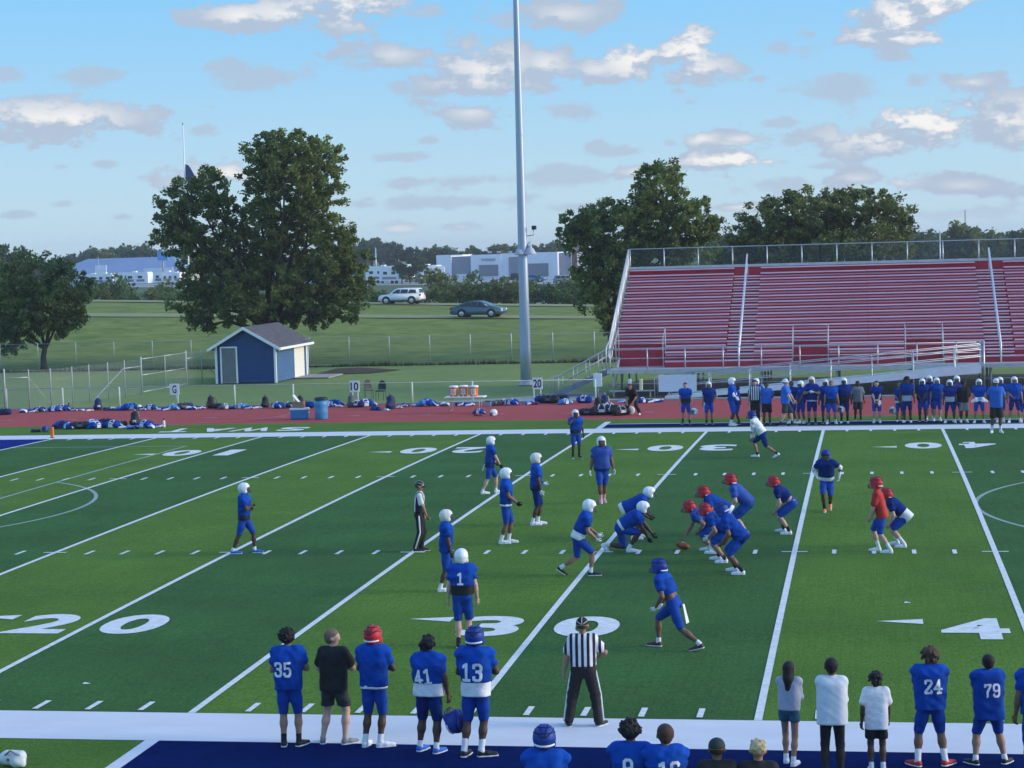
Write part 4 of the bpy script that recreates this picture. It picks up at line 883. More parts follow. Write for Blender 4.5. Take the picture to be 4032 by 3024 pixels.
# end guard on the left, rear guard, aisle rails
YB = RY+NR*RUN; ZB = RZ+(NR-1)*RISE
for xx in (XL-.02,):
    p0 = (xx, RY-.2, RZ+1.05); p1 = (xx, YB, ZB+1.58); q0 = (xx, RY-.2, RZ-.05); q1 = (xx, YB, ZB+.0)
    rail(gs, [p0, p1], .038, M_alu, 'end_rail'); rail(gs, [q0, q1], .03, M_alu, 'end_rail'); rail(gs, [(xx, RY-.2, RZ+.5), (xx, YB, ZB+.85)], .02, M_alu, 'end_rail')
    rail(gs, [(xx, FY, DZ), (xx, FY, DZ+1.1), (xx, RY-.2, RZ+1.05)], .038, M_alu, 'end_rail')
    for k in range(0, 8): y = RY-.2+(YB-RY+.2)*k/7; z = RZ+(ZB-RZ)*k/7; rail(gs, [(xx, y, z-.3), (xx, y, z+1.08+.5*k/7)], .03, M_alu, 'end_post')
    n = 52; b = MB()
    for k in range(n): t = (k+.5)/n; y = RY-.2+(YB-RY+.2)*t; z = RZ+(ZB-RZ)*t; b.tube([(xx, y, z-.02), (xx, y, z+1.03+.5*t)], .016, 4)
    tag(b.build('pickets', M_alu, gs), kind='stuff')
gbox('rear_fascia', ((XL+XE)/2, YB+.03, ZB+.56), (XE-XL, .04, .14), M_alu); gbox('rear_panel', ((XL+XE)/2, YB+.05, ZB+.2), (XE-XL, .03, .66), M_red)
x = XL+.05
while x < XE: rail(gs, [(x, YB+.1, ZB+.1), (x, YB+.1, ZB+1.6)], .036, M_alu, 'rear_post'); x += 1.86
rail(gs, [(XL, YB+.1, ZB+1.6), (XE, YB+.1, ZB+1.6)], .028, M_alu, 'rear_rail'); sheet('rear_mesh', (XL, YB+.12, 0), (XE, YB+.12, 0), ZB+.3, ZB+1.58, M_linkd, gs)
for A in (A1, A2):
    a = Vector((A, RY-.1, DZ+.85)); c = Vector((A, YB-.3, ZB+1.15)); rail(gs, [(A, RY-.1, DZ), a, c, (A, YB-.3, ZB+.05)], .05, mat('rail_bright', (.66, .68, .70), .45, .05, metal=.3), 'aisle_rail'); rail(gs, [a-Vector((0, 0, .42)), c-Vector((0, 0, .42))], .022, M_alu, 'aisle_rail')
    for k in range(1, 8):
        q = a.lerp(c, k/8); rail(gs, [q, q-Vector((0, 0, .85))], .022, M_alu, 'aisle_post')
# understructure
for x in np.arange(XL+.3, XE, 3.66):
    for k in range(4):
        y = FY+.15+k*3.35; z = DZ-.1 if k == 0 else RZ+(y-RY)/RUN*RISE-.35; rail(gs, [(x, y, 0), (x, y, z)], .055, M_alud, 'support_post', 6)
        if k: rail(gs, [(x, y-3.3, .2), (x, y, z-.2)], .03, M_alud, 'brace', 5)
    rail(gs, [(x, FY+.1, DZ-.2), (x, RY, RZ-.4), (x, YB, ZB-.35)], .07, M_alud, 'stringer', 6)
for y, z in ((FY+.15, .62), (FY+3.5, 1.5)): rail(gs, [(XL, y, z), (XE, y, z)], .03, M_alud, 'brace', 5)
# stairs at the end
st_ = empty('grandstand_stair', (18.1, 69.7, 0), 0, 'metal stair with handrails climbing to the end of the grandstand', 'stair')
for yy in (-.68, .68): MB().prism([(0, .0), (.35, .0), (3.05, DZ-.2), (2.9, DZ+.03), (0, .16)], yy-.03, yy+.03).build('stringer', mat('stair_steel', (.22, .24, .28), .6, .1, 2, metal=.3), st_)
for k in range(7): MB().box((.25+k*.4, 0, .15+k*.185), (.30, 1.3, .04)).build('tread', M_alu, st_)
for yy in (-.72, .72):
    rail(st_, [(-.1, yy, 0), (-.1, yy, .92), (.35, yy, 1.02), (2.9, yy, DZ+1.05), (2.95, yy, DZ+.2)], .034, M_alu, 'handrail'); rail(st_, [(.35, yy, 0), (.35, yy, 1.0)], .03, M_alu, 'baluster'); rail(st_, [(.6, yy, .72), (2.75, yy, DZ+.62)], .034, M_alu, 'handrail')
    for t in (.3, .55, .8): rail(st_, [(.35+2.55*t, yy, (DZ)*t-.05), (.35+2.55*t, yy, 1.0+(DZ+.05)*t)], .026, M_alu, 'baluster')
# wheelchair ramp in front
rp = empty('access_ramp', (24., 66.95, 0), 0, 'long metal access ramp rising along the front of the grandstand', 'ramp'); RL = A2-1.1-24.; rz = lambda x: .06+(DZ-.08)*x/RL
MB().add([(0, 0, rz(0)), (RL, 0, rz(RL)), (RL, 1.25, rz(RL)), (0, 1.25, rz(0)), (0, 0, rz(0)-.06), (RL, 0, rz(RL)-.06), (RL, 1.25, rz(RL)-.06), (0, 1.25, rz(0)-.06)], [(0, 1, 2, 3), (4, 7, 6, 5), (0, 4, 5, 1), (2, 6, 7, 3), (1, 5, 6, 2), (0, 3, 7, 4)]).build('deck', M_alu, rp)
for yy in (-.03, 1.28): MB().add([(0, yy-.02, rz(0)+.05), (RL, yy-.02, rz(RL)+.05), (RL, yy-.02, rz(RL)-.34), (1.5, yy-.02, rz(1.5)-.16), (0, yy-.02, 0), (0, yy+.02, rz(0)+.05), (RL, yy+.02, rz(RL)+.05), (RL, yy+.02, rz(RL)-.34), (1.5, yy+.02, rz(1.5)-.16), (0, yy+.02, 0)], [(0, 1, 2, 3, 4), (5, 9, 8, 7, 6), (0, 5, 6, 1), (2, 7, 8, 3), (3, 8, 9, 4)]).build('stringer', mat('ramp_plate', (.74, .76, .78), .5, .08, 2, metal=.2), rp)
for yy in (0, 1.25):
    for h in (.45, .78, 1.0): rail(rp, [(-.2, yy, rz(0)+h), (RL, yy, rz(RL)+h)], .024, M_alu, 'handrail')
    rail(rp, [(-.2, yy, rz(0)+1.0), (-.5, yy, rz(0)+.95), (-.5, yy, .0)], .026, M_alu, 'handrail'); x = .2
    while x < RL: rail(rp, [(x, yy, 0), (x, yy, rz(x)+1.0)], .03, M_alu, 'post'); x += 1.95
MB().bbox((.62, -.06, .72), (1.85, .02, .82), .008).build('sign_panel', mat('panel_white', (.66, .72, .78), .5, .04), rp)
MB().bbox((20.55, 68.15, .85), (.42, .12, .66), .02).build('notice_board', M_white); o = bpy.data.objects['notice_board']; tag(o, 'white notice box on the grandstand corner post', 'notice board'); rail(o, [(20.55, 68.2, 0), (20.55, 68.2, .6)], .03, M_alud, 'stand')
for xx, c in ((22.2, (.75, .78, .80)), (22.75, (.72, .74, .45))):
    o = MB().bbox((0, 0, .28), (.16, .14, .56), .03).build('water_jug', mat('jug_%.1f' % xx, c, .4), None, (xx, 67.7, .35)); tag(o, 'pale plastic jug on a bench under the grandstand deck', 'jug', 'jugs under the deck'); MB().lathe([(.03, 0), (.03, .06)], 8, (0, 0, .56)).build('cap', M_dark, o)
bn = empty('bench', (22.3, 67.7, 0), 0, 'low metal bench under the grandstand deck', 'bench'); MB().box((0, 0, .325), (2.2, .28, .05)).build('seat', M_alu, bn)
for xx in (-.9, .9): MB().box((xx, 0, .15), (.05, .24, .3)).build('leg', M_alud, bn)

# ------------------------------------------------------------------ helmets, shoes and other protos
def helmet_parts():
    h = .011; prims = [((0, -.03, .03), (0, .015, .035), .128, .122), ((-.045, -.02, -.02), (-.05, .02, -.05), .078, .07), ((.045, -.02, -.02), (.05, .02, -.05), .078, .07), ((0, -.055, -.03), (0, -.055, .0), .10, .11), ((-.088, .045, -.085), (-.088, .06, -.07), .035, .032), ((.088, .045, -.085), (.088, .06, -.07), .035, .032)]
    V, F = smesh(prims, h, .03, [((0, 0, -.115), (0, .1, -1))])
    # open the face: keep only faces outside the front window
    c = V[F].mean(1); keep = ~((c[:, 1] > .055) & (c[:, 2] < .055) & (np.abs(c[:, 0]) < .088)); keep &= ~((c[:, 2] < -.105) & (c[:, 1] > -.02))
    F = F[keep]; sh_ = npmesh('shell', V, F, True)
    b = MB()
    for z, yy, w in ((-.005, .165, .08), (-.05, .175, .085), (-.095, .16, .08)): b.tube([(-.105, .05, z+.01), (-w, .12, z), (0, yy, z), (w, .12, z), (.105, .05, z+.01)], .008, 6)
    for x in (-.035, .035): b.tube([(x, .155, .0), (x, .172, -.05), (x, .155, -.1)], .007, 6)
    mask = b.mesh('facemask'); b = MB(); bv = BVHTree.FromPolygons([tuple(v) for v in V], [tuple(q) for q in F]); c0 = Vector((0, -.015, .02))
    def on(d):
        h_ = bv.ray_cast(c0+Vector(d)*.4, -Vector(d)); return None if h_[0] is None else h_[0]+Vector(d)*.001
    def seam(ds):
        p_ = [q for q in (on(Vector(d).normalized()) for d in ds) if q is not None]
        if len(p_) > 2: b.tube(p_, .0055, 5)
    for a in (-52, -18, 18, 52): seam([(math.sin(R(a))*math.sin(t), -math.cos(t), math.cos(R(a))*math.sin(t)) for t in lin(.12, 2.5, 16)])
    for tt in (.62, 1.15): seam([(math.cos(t)*math.sin(tt), -math.sin(t)*math.sin(tt), math.cos(tt)) for t in lin(-.1, 3.24, 16)])
    seams = b.mesh('seam'); b = MB(); b.tube([on(Vector((math.cos(t), -math.sin(t), -.62)).normalized()) for t in lin(.45, 2.7, 12)], .013, 6); band = b.mesh('rear_bumper')
    return sh_, mask, seams, band
H_shell, H_mask, H_seam, H_band = helmet_parts()
H_mask.materials.append(mat('mask_grey', (.10, .10, .12), .5)); H_seam.materials.append(mat('seam_dark', (.006, .008, .03), .8)); H_band.materials.append(mat('bumper_white', (.75, .76, .78), .5))
H_MATS = {'white': mat('helmet_white', (.74, .77, .80), .3, .03, 5, spec=.5), 'red': mat('helmet_red', (.48, .024, .034), .55, .12, 20), 'blue': mat('helmet_blue', (.008, .04, .26), .55, .12, 20), 'cream': mat('helmet_cream', (.66, .66, .60), .6, .06, 18)}
SH = {}
def shell_mesh(c):
    if c not in SH: me = H_shell.copy(); me.materials.append(H_MATS[c]); SH[c] = me
    return SH[c]
def helmet(c, parent=None, loc=None, rot=None, scale=1., pad=False, name='helmet'):
    o = mobj(name, shell_mesh(c), None, parent, loc, rot, (scale*(1.04 if pad else 1),)*3); mobj('facemask', H_mask, None, o)
    if pad: mobj('seam', H_seam, None, o, scale=(1.005, 1.005, 1.005)); mobj('rear_bumper', H_band, None, o)
    return o
V, F = smesh([((0, -.075, .05), (0, .04, .045), .043, .043), ((0, .03, .045), (0, .155, .034), .045, .032), ((0, -.07, .05), (0, -.055, .105), .043, .042)], .012, .02, [((0, 0, .012), (0, 0, -1))])
SHOE = npmesh('shoe', V, F, True); V, F = smesh([((0, -.075, .02), (0, .045, .02), .05, .052), ((0, .04, .02), (0, .155, .02), .05, .04)], .012, .02, [((0, 0, 0), (0, 0, -1)), ((0, 0, .024), (0, 0, 1))]); SOLE = npmesh('sole', V, F, True); SOLE.materials.append(mat('sole_grey', (.55, .57, .60), .6))
SHM = {}
def shoe_mesh(c, key):
    if key not in SHM: me = SHOE.copy(); me.materials.append(mat('shoe_'+key, c, .55, .15, 25)); SHM[key] = me
    return SHM[key]

# ------------------------------------------------------------------ sideline gear
M_jb = mat('jersey_blue', (.004, .056, .33), .85, .22, 7, .55, 16, spec=.12); M_jn = mat('jersey_navy', (.004, .026, .16), .85, .22, 7, .55, 16, spec=.12); M_cw = mat('cloth_white', (.68, .70, .74), .85, .08, 6, .5, 18)
M_bk = mat('bag_black', (.014, .015, .018), .7, .2, 10); M_bn = mat('bag_navy', (.010, .022, .10), .7, .2, 10); M_bg = mat('bag_grey', (.09, .11, .14), .7, .2, 10)
def gear_protos():
    P = {}
    # shoulder pads with the jersey still on them
    a = smesh([((-.16, -.1, .13), (-.16, .12, .13), .11, .10), ((.16, -.1, .13), (.16, .12, .13), .11, .10), ((-.16, 0, .17), (.16, 0, .17), .09, .09), ((-.3, 0, .09), (-.36, .02, .05), .08, .06), ((.3, 0, .09), (.36, .02, .05), .08, .06)], .03, .05, [((0, 0, 0), (0, 0, -1))], .008)
    P['pads'] = (npmesh('padding', *a, True), MB().tube([(-.1, -.16, .17), (0, -.2, .2), (.1, -.16, .17), (.06, -.02, .27), (-.06, -.02, .27), (-.1, -.16, .17)], .02, 5).mesh('collar'), MB().box((0, -.21, .1), (.16, .02, .12)).mesh('chest_plate'), MB().tube([(.3, -.06, .15), (.42, -.05, .06)], .03, 5).mesh('arm_strap'))
    a = smesh([((rnd.uniform(-.22, .22), rnd.uniform(-.12, .12), .04), (rnd.uniform(-.22, .22), rnd.uniform(-.12, .12), .09), .07, .06) for _ in range(7)], .028, .04, [((0, 0, 0), (0, 0, -1))], .012, 2); P['heap'] = (npmesh('cloth', *a, True),)+tuple(npmesh('sleeve', *smesh([q], .022, .03, [((0, 0, 0), (0, 0, -1))], .006), True) for q in (((-.2, -.16, .03), (.05, -.17, .06), .04, .05), ((.12, -.12, .1), (.24, -.1, .05), .05, .04)))
    a = smesh([((-.26, 0, .15), (.26, 0, .15), .15, .15)], .03, .03, [((0, 0, 0), (0, 0, -1))], .008); P['duffel'] = (npmesh('bag', *a, True),)+tuple(MB().tube([(x, -.15, .1), (x, -.13, .26), (x*.6, 0, .36), (x, .13, .26), (x, .15, .1)], .014, 5).mesh('strap') for x in (-.12, .12))+(MB().box((0, -.15, .15), (.2, .02, .1)).mesh('patch'),)
    a = smesh([((0, 0, .12), (0, 0, .34), .14, .12), ((-.06, .02, .1), (.06, .02, .1), .12, .12), ((0, -.1, .12), (0, -.1, .2), .09, .08)], .028, .04, [((0, 0, 0), (0, 0, -1))], .006); P['backpack'] = (npmesh('bag', *a, True),)+tuple(MB().tube([(x, .1, .4), (x*1.2, .19, .3), (x*1.3, .14, .08)], .016, 5).mesh('strap') for x in (-.08, .08))+(MB().tube([(-.03, 0, .46), (0, 0, .52), (.03, 0, .46)], .012, 5).mesh('loop'), MB().box((0, -.175, .15), (.1, .015, .08)).mesh('patch'))
    a = smesh([((-.2, 0, .02), (.18, .04, .02), .05, .04), ((-.05, .06, .03), (.1, -.05, .03), .05, .05)], .025, .03, [((0, 0, 0), (0, 0, -1))], .01); t = smesh([((.15, .05, .02), (.25, .08, .02), .03, .02)], .015, .02, [((0, 0, 0), (0, 0, -1))]); P['towel'] = (npmesh('cloth', *a, True), npmesh('corner', *t, True))
    b = MB().lathe([(.035, 0), (.037, .02), (.037, .16), (.022, .2)], 10); t = MB().lathe([(.022, .2), (.022, .235), (.01, .25)], 10); P['bottle'] = (b.mesh('bottle_body'), t.mesh('cap'))
    return P
GP = gear_protos(); GM = {}
GNAME = {'pads': 'shoulder_pads', 'heap': 'jersey_heap', 'duffel': 'duffel_bag', 'backpack': 'backpack', 'towel': 'towel', 'bottle': 'water_bottle'}
GCOL = {'blue': M_jb, 'navy': M_bn, 'black': M_bk, 'grey': M_bg, 'white': M_cw, 'red': mat('cloth_red', (.28, .03, .03), .8), 'sky': mat('cloth_sky', (.06, .20, .48), .8, .15, 8), 'royal': M_jb}
def gear(kind, x, y, col, col2, where, grp, s=1., rz=None, tilt=0, hel='white'):
    p = onz(x, y, 0); s *= rnd.uniform(.92, 1.1); rz = rnd.uniform(-.9, .9) if rz is None else rz
    if kind == 'helmet':
        o = helmet(col, None, (p[0], p[1], .118*s), (R(rnd.uniform(-15, 10)), 0, math.pi+rz*1.6), s); return tag(o, '%s football helmet lying %s' % (col, where), 'helmet', grp)
    k = (kind, col, col2)
    if k not in GM:
        GM[k] = [q.copy() for q in GP[kind]]
        for i_, q in enumerate(GM[k]): q.materials.clear(); q.materials.append(GCOL[col] if i_ == 0 else GCOL[col2])
    o = mobj(GNAME[kind], GM[k][0], None, None, (p[0], p[1], 0), (tilt, 0, rz), (s, s, s))
    for t in GM[k][1:]: mobj(t.name.split('.')[0], t, None, o)
    return tag(o, '%s %s %s' % ({'sky': 'light blue', 'grey': 'slate grey'}.get(col, col), {'pads': 'shoulder pads with %s trim' % {'sky': 'light blue'}.get(col2, col2), 'heap': 'heap of clothes with %s sleeves' % {'sky': 'light blue'}.get(col2, col2), 'duffel': 'duffel bag with %s straps' % col2, 'backpack': 'backpack with %s straps' % col2, 'towel': 'towel with a %s corner' % col2, 'bottle': 'water bottle with a %s cap' % col2}[kind], where), {'pads': 'shoulder pads', 'heap': 'clothes', 'duffel': 'bag', 'backpack': 'backpack', 'towel': 'towel', 'bottle': 'bottle'}[kind], grp)
def row(scale, ox, oy, items, where, grp):
    for it in items:
        kind, x, y, c, c2 = it[:5]; gear(kind, (ox+x/scale)/S, (oy+y/scale)/S, c, c2, where, grp, *(it[5:6] or ()))
W1 = 'by the track fence near the goal-line marker'; G1 = 'gear by the goal-line marker'
row(2.212, 0, 1450, [('duffel', 35, 405, 'navy', 'black'), ('heap', 215, 385, 'white', 'blue'), ('heap', 290, 383, 'blue', 'white'), ('pads', 345, 380, 'navy', 'white'), ('heap', 400, 378, 'white', 'sky'), ('pads', 470, 376, 'blue', 'white'), ('pads', 550, 370, 'blue', 'white', 1.15), ('bottle', 600, 368, 'red', 'black', 1.5), ('heap', 660, 370, 'navy', 'white'), ('towel', 720, 370, 'white', 'blue'), ('towel', 790, 372, 'white', 'red'), ('backpack', 855, 362, 'navy', 'white', 1.3), ('heap', 940, 365, 'black', 'blue'), ('heap', 1000, 365, 'white', 'navy'), ('pads', 1065, 366, 'sky', 'white'), ('pads', 1130, 364, 'blue', 'sky', 1.25), ('helmet', 1215, 362, 'white', ''), ('heap', 1260, 364, 'navy', 'white'), ('pads', 1310, 362, 'blue', 'white'), ('towel', 1390, 365, 'white', 'sky'), ('heap', 1450, 365, 'blue', 'white'), ('pads', 1510, 362, 'sky', 'white'), ('duffel', 1595, 358, 'black', 'grey', 1.1), ('helmet', 1660, 352, 'blue', ''), ('heap', 1670, 360, 'white', 'blue'), ('heap', 1740, 355, 'navy', 'white'), ('backpack', 1838, 348, 'black', 'grey', 1.25), ('duffel', 1905, 352, 'black', 'navy', .8), ('pads', 1965, 356, 'grey', 'white'), ('heap', 2035, 354, 'grey', 'blue'), ('pads', 2100, 352, 'sky', 'white'), ('heap', 2180, 354, 'blue', 'white')], W1, G1)
W2_ = 'by the track fence near the 10-yard marker'; G2 = 'gear by the 10-yard marker'
row(2.765, 950, 1450, [('heap', 80, 440, 'blue', 'white'), ('towel', 190, 435, 'white', 'blue'), ('backpack', 262, 425, 'black', 'grey', 1.3), ('pads', 395, 435, 'blue', 'white', 1.1), ('pads', 510, 430, 'navy', 'white'), ('backpack', 640, 425, 'black', 'navy', 1.2), ('duffel', 720, 432, 'blue', 'navy'), ('pads', 945, 420, 'sky', 'white'), ('pads', 1010, 415, 'blue', 'navy', 1.2), ('towel', 1075, 418, 'white', 'red'), ('backpack', 1200, 425, 'grey', 'black', 1.45), ('duffel', 1265, 425, 'navy', 'white'), ('pads', 1350, 420, 'blue', 'white', 1.3), ('heap', 1480, 455, 'navy', 'blue', 1.2), ('towel', 1590, 460, 'white', 'sky'), ('backpack', 1625, 440, 'navy', 'grey', 1.5), ('heap', 1705, 435, 'grey', 'white'), ('heap', 1800, 415, 'navy', 'white'), ('towel', 1900, 412, 'white', 'red', 1.2), ('pads', 2015, 412, 'sky', 'blue', 1.25), ('towel', 2130, 412, 'white', 'blue')], W2_, G2)
W3 = 'beside the concrete pad near the 20-yard marker'; G3 = 'gear by the 20-yard marker'
row(2.212, 1650, 1400, [('pads', 70, 440, 'blue', 'white', 1.2), ('heap', 235, 438, 'white', 'grey'), ('heap', 350, 436, 'navy', 'white'), ('heap', 430, 437, 'blue', 'white'), ('pads', 675, 435, 'grey', 'black'), ('pads', 735, 430, 'navy', 'white'), ('pads', 810, 430, 'blue', 'white'), ('heap', 960, 425, 'sky', 'white'), ('heap', 1010, 425, 'blue', 'red'), ('duffel', 1075, 412, 'blue', 'black', 1.1), ('duffel', 1140, 415, 'black', 'grey', 1.2), ('duffel', 1240, 405, 'black', 'navy', 1.1), ('pads', 1270, 425, 'sky', 'white'), ('duffel', 1440, 412, 'royal', 'white', 1.1), ('heap', 1780, 410, 'sky', 'white'), ('heap', 1830, 410, 'navy', 'white'), ('pads', 1940, 412, 'blue', 'white'), ('heap', 2010, 408, 'navy', 'white'), ('heap', 2080, 405, 'white', 'blue')], W3, G3)
W4 = 'on the turf behind the pylon'; G4 = 'gear behind the pylon'
row(2.212, 0, 1450, [('heap', 315, 555, 'black', 'navy', .9), ('helmet', 395, 555, 'blue', ''), ('pads', 545, 525, 'blue', 'navy', 1.25), ('pads', 605, 528, 'blue', 'white'), ('duffel', 700, 528, 'black', 'grey'), ('pads', 800, 508, 'sky', 'white', 1.2), ('pads', 840, 525, 'blue', 'white', 1.2), ('duffel', 925, 500, 'black', 'navy'), ('pads', 985, 520, 'blue', 'white', 1.2), ('duffel', 1050, 505, 'black', 'grey', .8), ('towel', 1085, 520, 'white', 'sky', 1.2), ('backpack', 1178, 500, 'black', 'white', 1.5), ('heap', 1160, 528, 'sky', 'navy'), ('pads', 1265, 518, 'blue', 'white', 1.2), ('heap', 1325, 522, 'white', 'blue'), ('heap', 1390, 515, 'blue', 'white'), ('bottle', 1430, 515, 'white', 'black', 1.6)], W4, G4)
W5 = 'on the track beside the folding table'
row(2.212, 1650, 1400, [('helmet', 650, 525, 'white', ''), ('towel', 510, 525, 'red', 'red')], W5, 'gear beside the folding table'); gear('pads', 1035, 894, 'blue', 'white', W5, 'gear beside the folding table', .9)
W6 = 'on the track beside the crouching helper'; G6 = 'dark bags beside the crouching helper'
row(2.212, 1650, 1400, [('duffel', 1470, 520, 'black', 'grey', 1.1), ('duffel', 1590, 515, 'black', 'white', 1.3), ('duffel', 1660, 512, 'black', 'white', 1.4), ('backpack', 1620, 465, 'navy', 'white', 1.4), ('duffel', 1760, 520, 'black', 'white', 1.3), ('backpack', 1560, 470, 'black', 'grey', 1.3), ('heap', 1580, 440, 'navy', 'white', 1.2), ('towel', 1650, 500, 'white', 'white', 1.3), ('heap', 1700, 460, 'black', 'white', 1.2)], W6, G6)

# end-zone pylon
p = onz(113, 946); o = MB().bbox((0, 0, .24), (.12, .12, .44), .012).build('pylon', mat('pylon_orange', (.80, .16, .03), .6), None, (p[0], p[1], 0)); tag(o, 'orange end-zone pylon at the corner of the goal line', 'pylon'); MB().box((0, 0, .01), (.15, .15, .02)).build('base', M_dark, o)
# folding table and coolers
ta = onz(968, 893); tb = onz(1040, 893); tc_ = (ta+tb)/2; tb_ = empty('folding_table', (tc_[0], tc_[1]+.3, 0), 0, 'white folding table on the track carrying three orange coolers', 'table')
MB().bbox((0, 0, .74), (1.86, .76, .05), .015).build('table_top', M_white, tb_)
for sx in (-.68, .68):
    for sy in (-.28, .28): MB().tube([(sx, sy, 0), (sx, sy, .72)], .017, 6).build('leg', M_alud, tb_)
    MB().tube([(sx, -.28, .12), (sx, .28, .12)], .014, 6).build('crossbar', M_alud, tb_)
def cooler(x, y, z, label, s=1., rot=(0, 0, 0)):
    r = empty('drink_cooler', (x, y, z), 0, label, 'cooler'); r.rotation_euler = rot; r.scale = (s, s, s)
    MB().lathe([(.165, 0), (.175, .03), (.195, .40), (.205, .42)], 24).build('tank', M_orange, r); l = MB().lathe([(.215, .42), (.215, .47), (.19, .50), (.05, .505)], 24).build('lid', M_white, r)
    V = []; F = []
    for i in range(9):
        t = -math.pi/2-.62+1.24*i/8
        for z_, rr in ((.09, .187), (.36, .199)): V.append((rr*math.cos(t), rr*math.sin(t), z_))
    for i in range(8): F.append((2*i, 2*i+2, 2*i+3, 2*i+1))
    lb = mobj('label_patch', npmesh('label_patch', V, F, True), mat('label_white', (.74, .70, .68), .5), r); g = text_mesh('logo', 'G', .17, .13, .02); mobj('logo', g, M_orange, lb, (0, -.203, .23), (R(90), 0, 0))
    MB().box((0, -.2, .035), (.05, .05, .045)).build('tap', M_white, r)
    for sx in (-1, 1): MB().box((sx*.205, 0, .33), (.035, .1, .03)).build('handle', M_orange, r)
for dx, dy, lab in ((-.52, -.1, 'orange drink cooler with a white lid at the left end of the table'), (-.1, .1, 'taller-looking orange drink cooler set behind its two neighbours on the table'), (.42, -.1, 'orange drink cooler with a white lid standing apart at the right end of the table')): cooler(tc_[0]+dx, tc_[1]+.3+dy, .765, lab)
p = onz(1362, 894); cooler(p[0], p[1], .2, 'orange drink cooler lying between the feet of the crouching helper', .9, (R(92), 0, R(8)))
# blue ice chest with a cardboard box, blue barrel
p = onz(645, 906); r = empty('ice_chest', (p[0], p[1]+.2, 0), R(4), 'blue ice chest with a white lid on the track', 'ice chest'); MB().bbox((0, 0, .22), (.80, .42, .42), .03).build('tub', mat('chest_blue', (.04, .19, .42), .45), r); MB().bbox((0, 0, .47), (.84, .46, .09), .025).build('lid', M_white, r)
for sx in (-1, 1): MB().box((sx*.42, 0, .3), (.04, .18, .05)).build('handle', M_white, r)
bx = empty('cardboard_box', (p[0]-.03, p[1]+.2, .518), R(-6), 'open cardboard box on the ice chest lid', 'box'); M_card = mat('cardboard', (.30, .20, .13), .85, .1, 6)
for c, d in (((0, -.16, .14), (.5, .012, .28)), ((0, .16, .14), (.5, .012, .28)), ((-.25, 0, .14), (.012, .31, .28)), ((.25, 0, .14), (.012, .31, .28)), ((0, 0, .008), (.49, .31, .012))): MB().box(c, d).build('panel', M_card, bx)
MB().box((-.1, -.02, .42), (.42, .28, .012), M=Matrix.Rotation(R(50), 4, 'Y')).build('flap', mat('flap_pale', (.62, .64, .62), .8), bx); MB().box((.26, 0, .2), (.01, .2, .14)).build('print', M_orange, bx)
p = onz(692, 906); r = empty('barrel_bin', (p[0], p[1]+.2, 0), 0, 'blue plastic barrel used as a litter bin on the track', 'barrel'); MB().lathe([(.27, 0), (.29, .03), (.3, .3), (.305, .34), (.3, .38), (.3, .62), (.305, .66), (.3, .7), (.28, .88)], 24).build('drum', mat('barrel_blue', (.07, .24, .46), .4, .15, 5), r); MB().lathe([(.30, .86), (.31, .9), (.29, .98), (.27, .93)], 24).build('bin_liner', mat('liner', (.01, .03, .035), .4, .2, 12), r)
# two chairs on the lawn
def chair(x, y, m, label, rz):
    p = onz(x, y); r = empty('chair', (p[0], p[1], 0), rz, label, 'chair'); MB().bbox((0, 0, .44), (.44, .42, .06), .025).build('seat', m, r)
    b = MB(); b.add([(-.21, .2, .5), (.21, .2, .5), (.2, .27, .78), (.09, .28, .95), (-.09, .28, .95), (-.2, .27, .78), (-.21, .24, .5), (.21, .24, .5), (.2, .31, .78), (.09, .32, .95), (-.09, .32, .95), (-.2, .31, .78)], [(0, 1, 2, 3, 4, 5), (11, 10, 9, 8, 7, 6), (0, 6, 7, 1), (1, 7, 8, 2), (2, 8, 9, 3), (3, 9, 10, 4), (4, 10, 11, 5), (5, 11, 6, 0)]); b.build('backrest', m, r)
    for sx in (-.2, .2): MB().tube([(sx, -.2, 0), (sx, -.18, .42)], .013, 6).build('leg', M_dark, r); MB().tube([(sx, .24, 0), (sx, .2, .45)], .013, 6).build('leg', M_dark, r)
chair(797, 861, mat('chair_taupe', (.12, .10, .095), .8, .2, 8), 'taupe stacking chair on the lawn beside the 10-yard marker', R(25)); chair(823, 863, mat('chair_black', (.012, .02, .022), .6), 'black stacking chair on the lawn beside the taupe chair', R(-5))
# crate and box by the fence
p = onz((1650+603/2.212)/S, (1400+440/2.212)/S); o = MB().bbox((0, 0, .12), (.3, .24, .24), .02).build('equipment_case', mat('case_grey', (.25, .29, .34), .5), None, (p[0], p[1], 0)); tag(o, 'small grey case by the fence right of the folding table', 'case'); MB().box((0, 0, .24), (.31, .25, .03)).build('lid', M_dark, o)
# things behind the grandstand
for x, Y, s, lab in ((1385, 150, 1.0, 'white vehicle roof showing over the grandstand left of the aisle'), (2030, 280, 1., '')):
    pass
def ctent(x, Y, label):
    p = onY(x, 560, Y); o = empty('gazebo', (p[0], Y, float(gz(p[0], Y))), 0, label, 'gazebo'); zt = onY(x, 528, Y)[2]-o.location.z
    MB().prism([(-3.4, zt-.8), (3.4, zt-.8), (2.2, zt), (-2.2, zt)], -2.4, 2.4).build('roof', mat('gazebo_roof', (.20, .18, .22), .7), o); MB().box((0, -2.45, zt-.9), (6.9, .1, .2)).build('fascia', M_white, o)
    for k in range(6): MB().box((-3.2+k*1.28, -2.4, (zt-1.)/2), (.14, .14, zt-1.)).build('post', M_bwhite, o)
ctent(1868, 300, 'open-sided shelter with white posts seen over the grandstand rail')
for x, Y, c in ((1990, 292, 'a'), (2018, 290, 'a'), (2062, 291, 'b')):
    p = onY(x, 560, Y); bush(p[0], Y, 1.2, 'rounded shrub on the far lawn seen over the grandstand rail', 'shrubs on the far lawn')

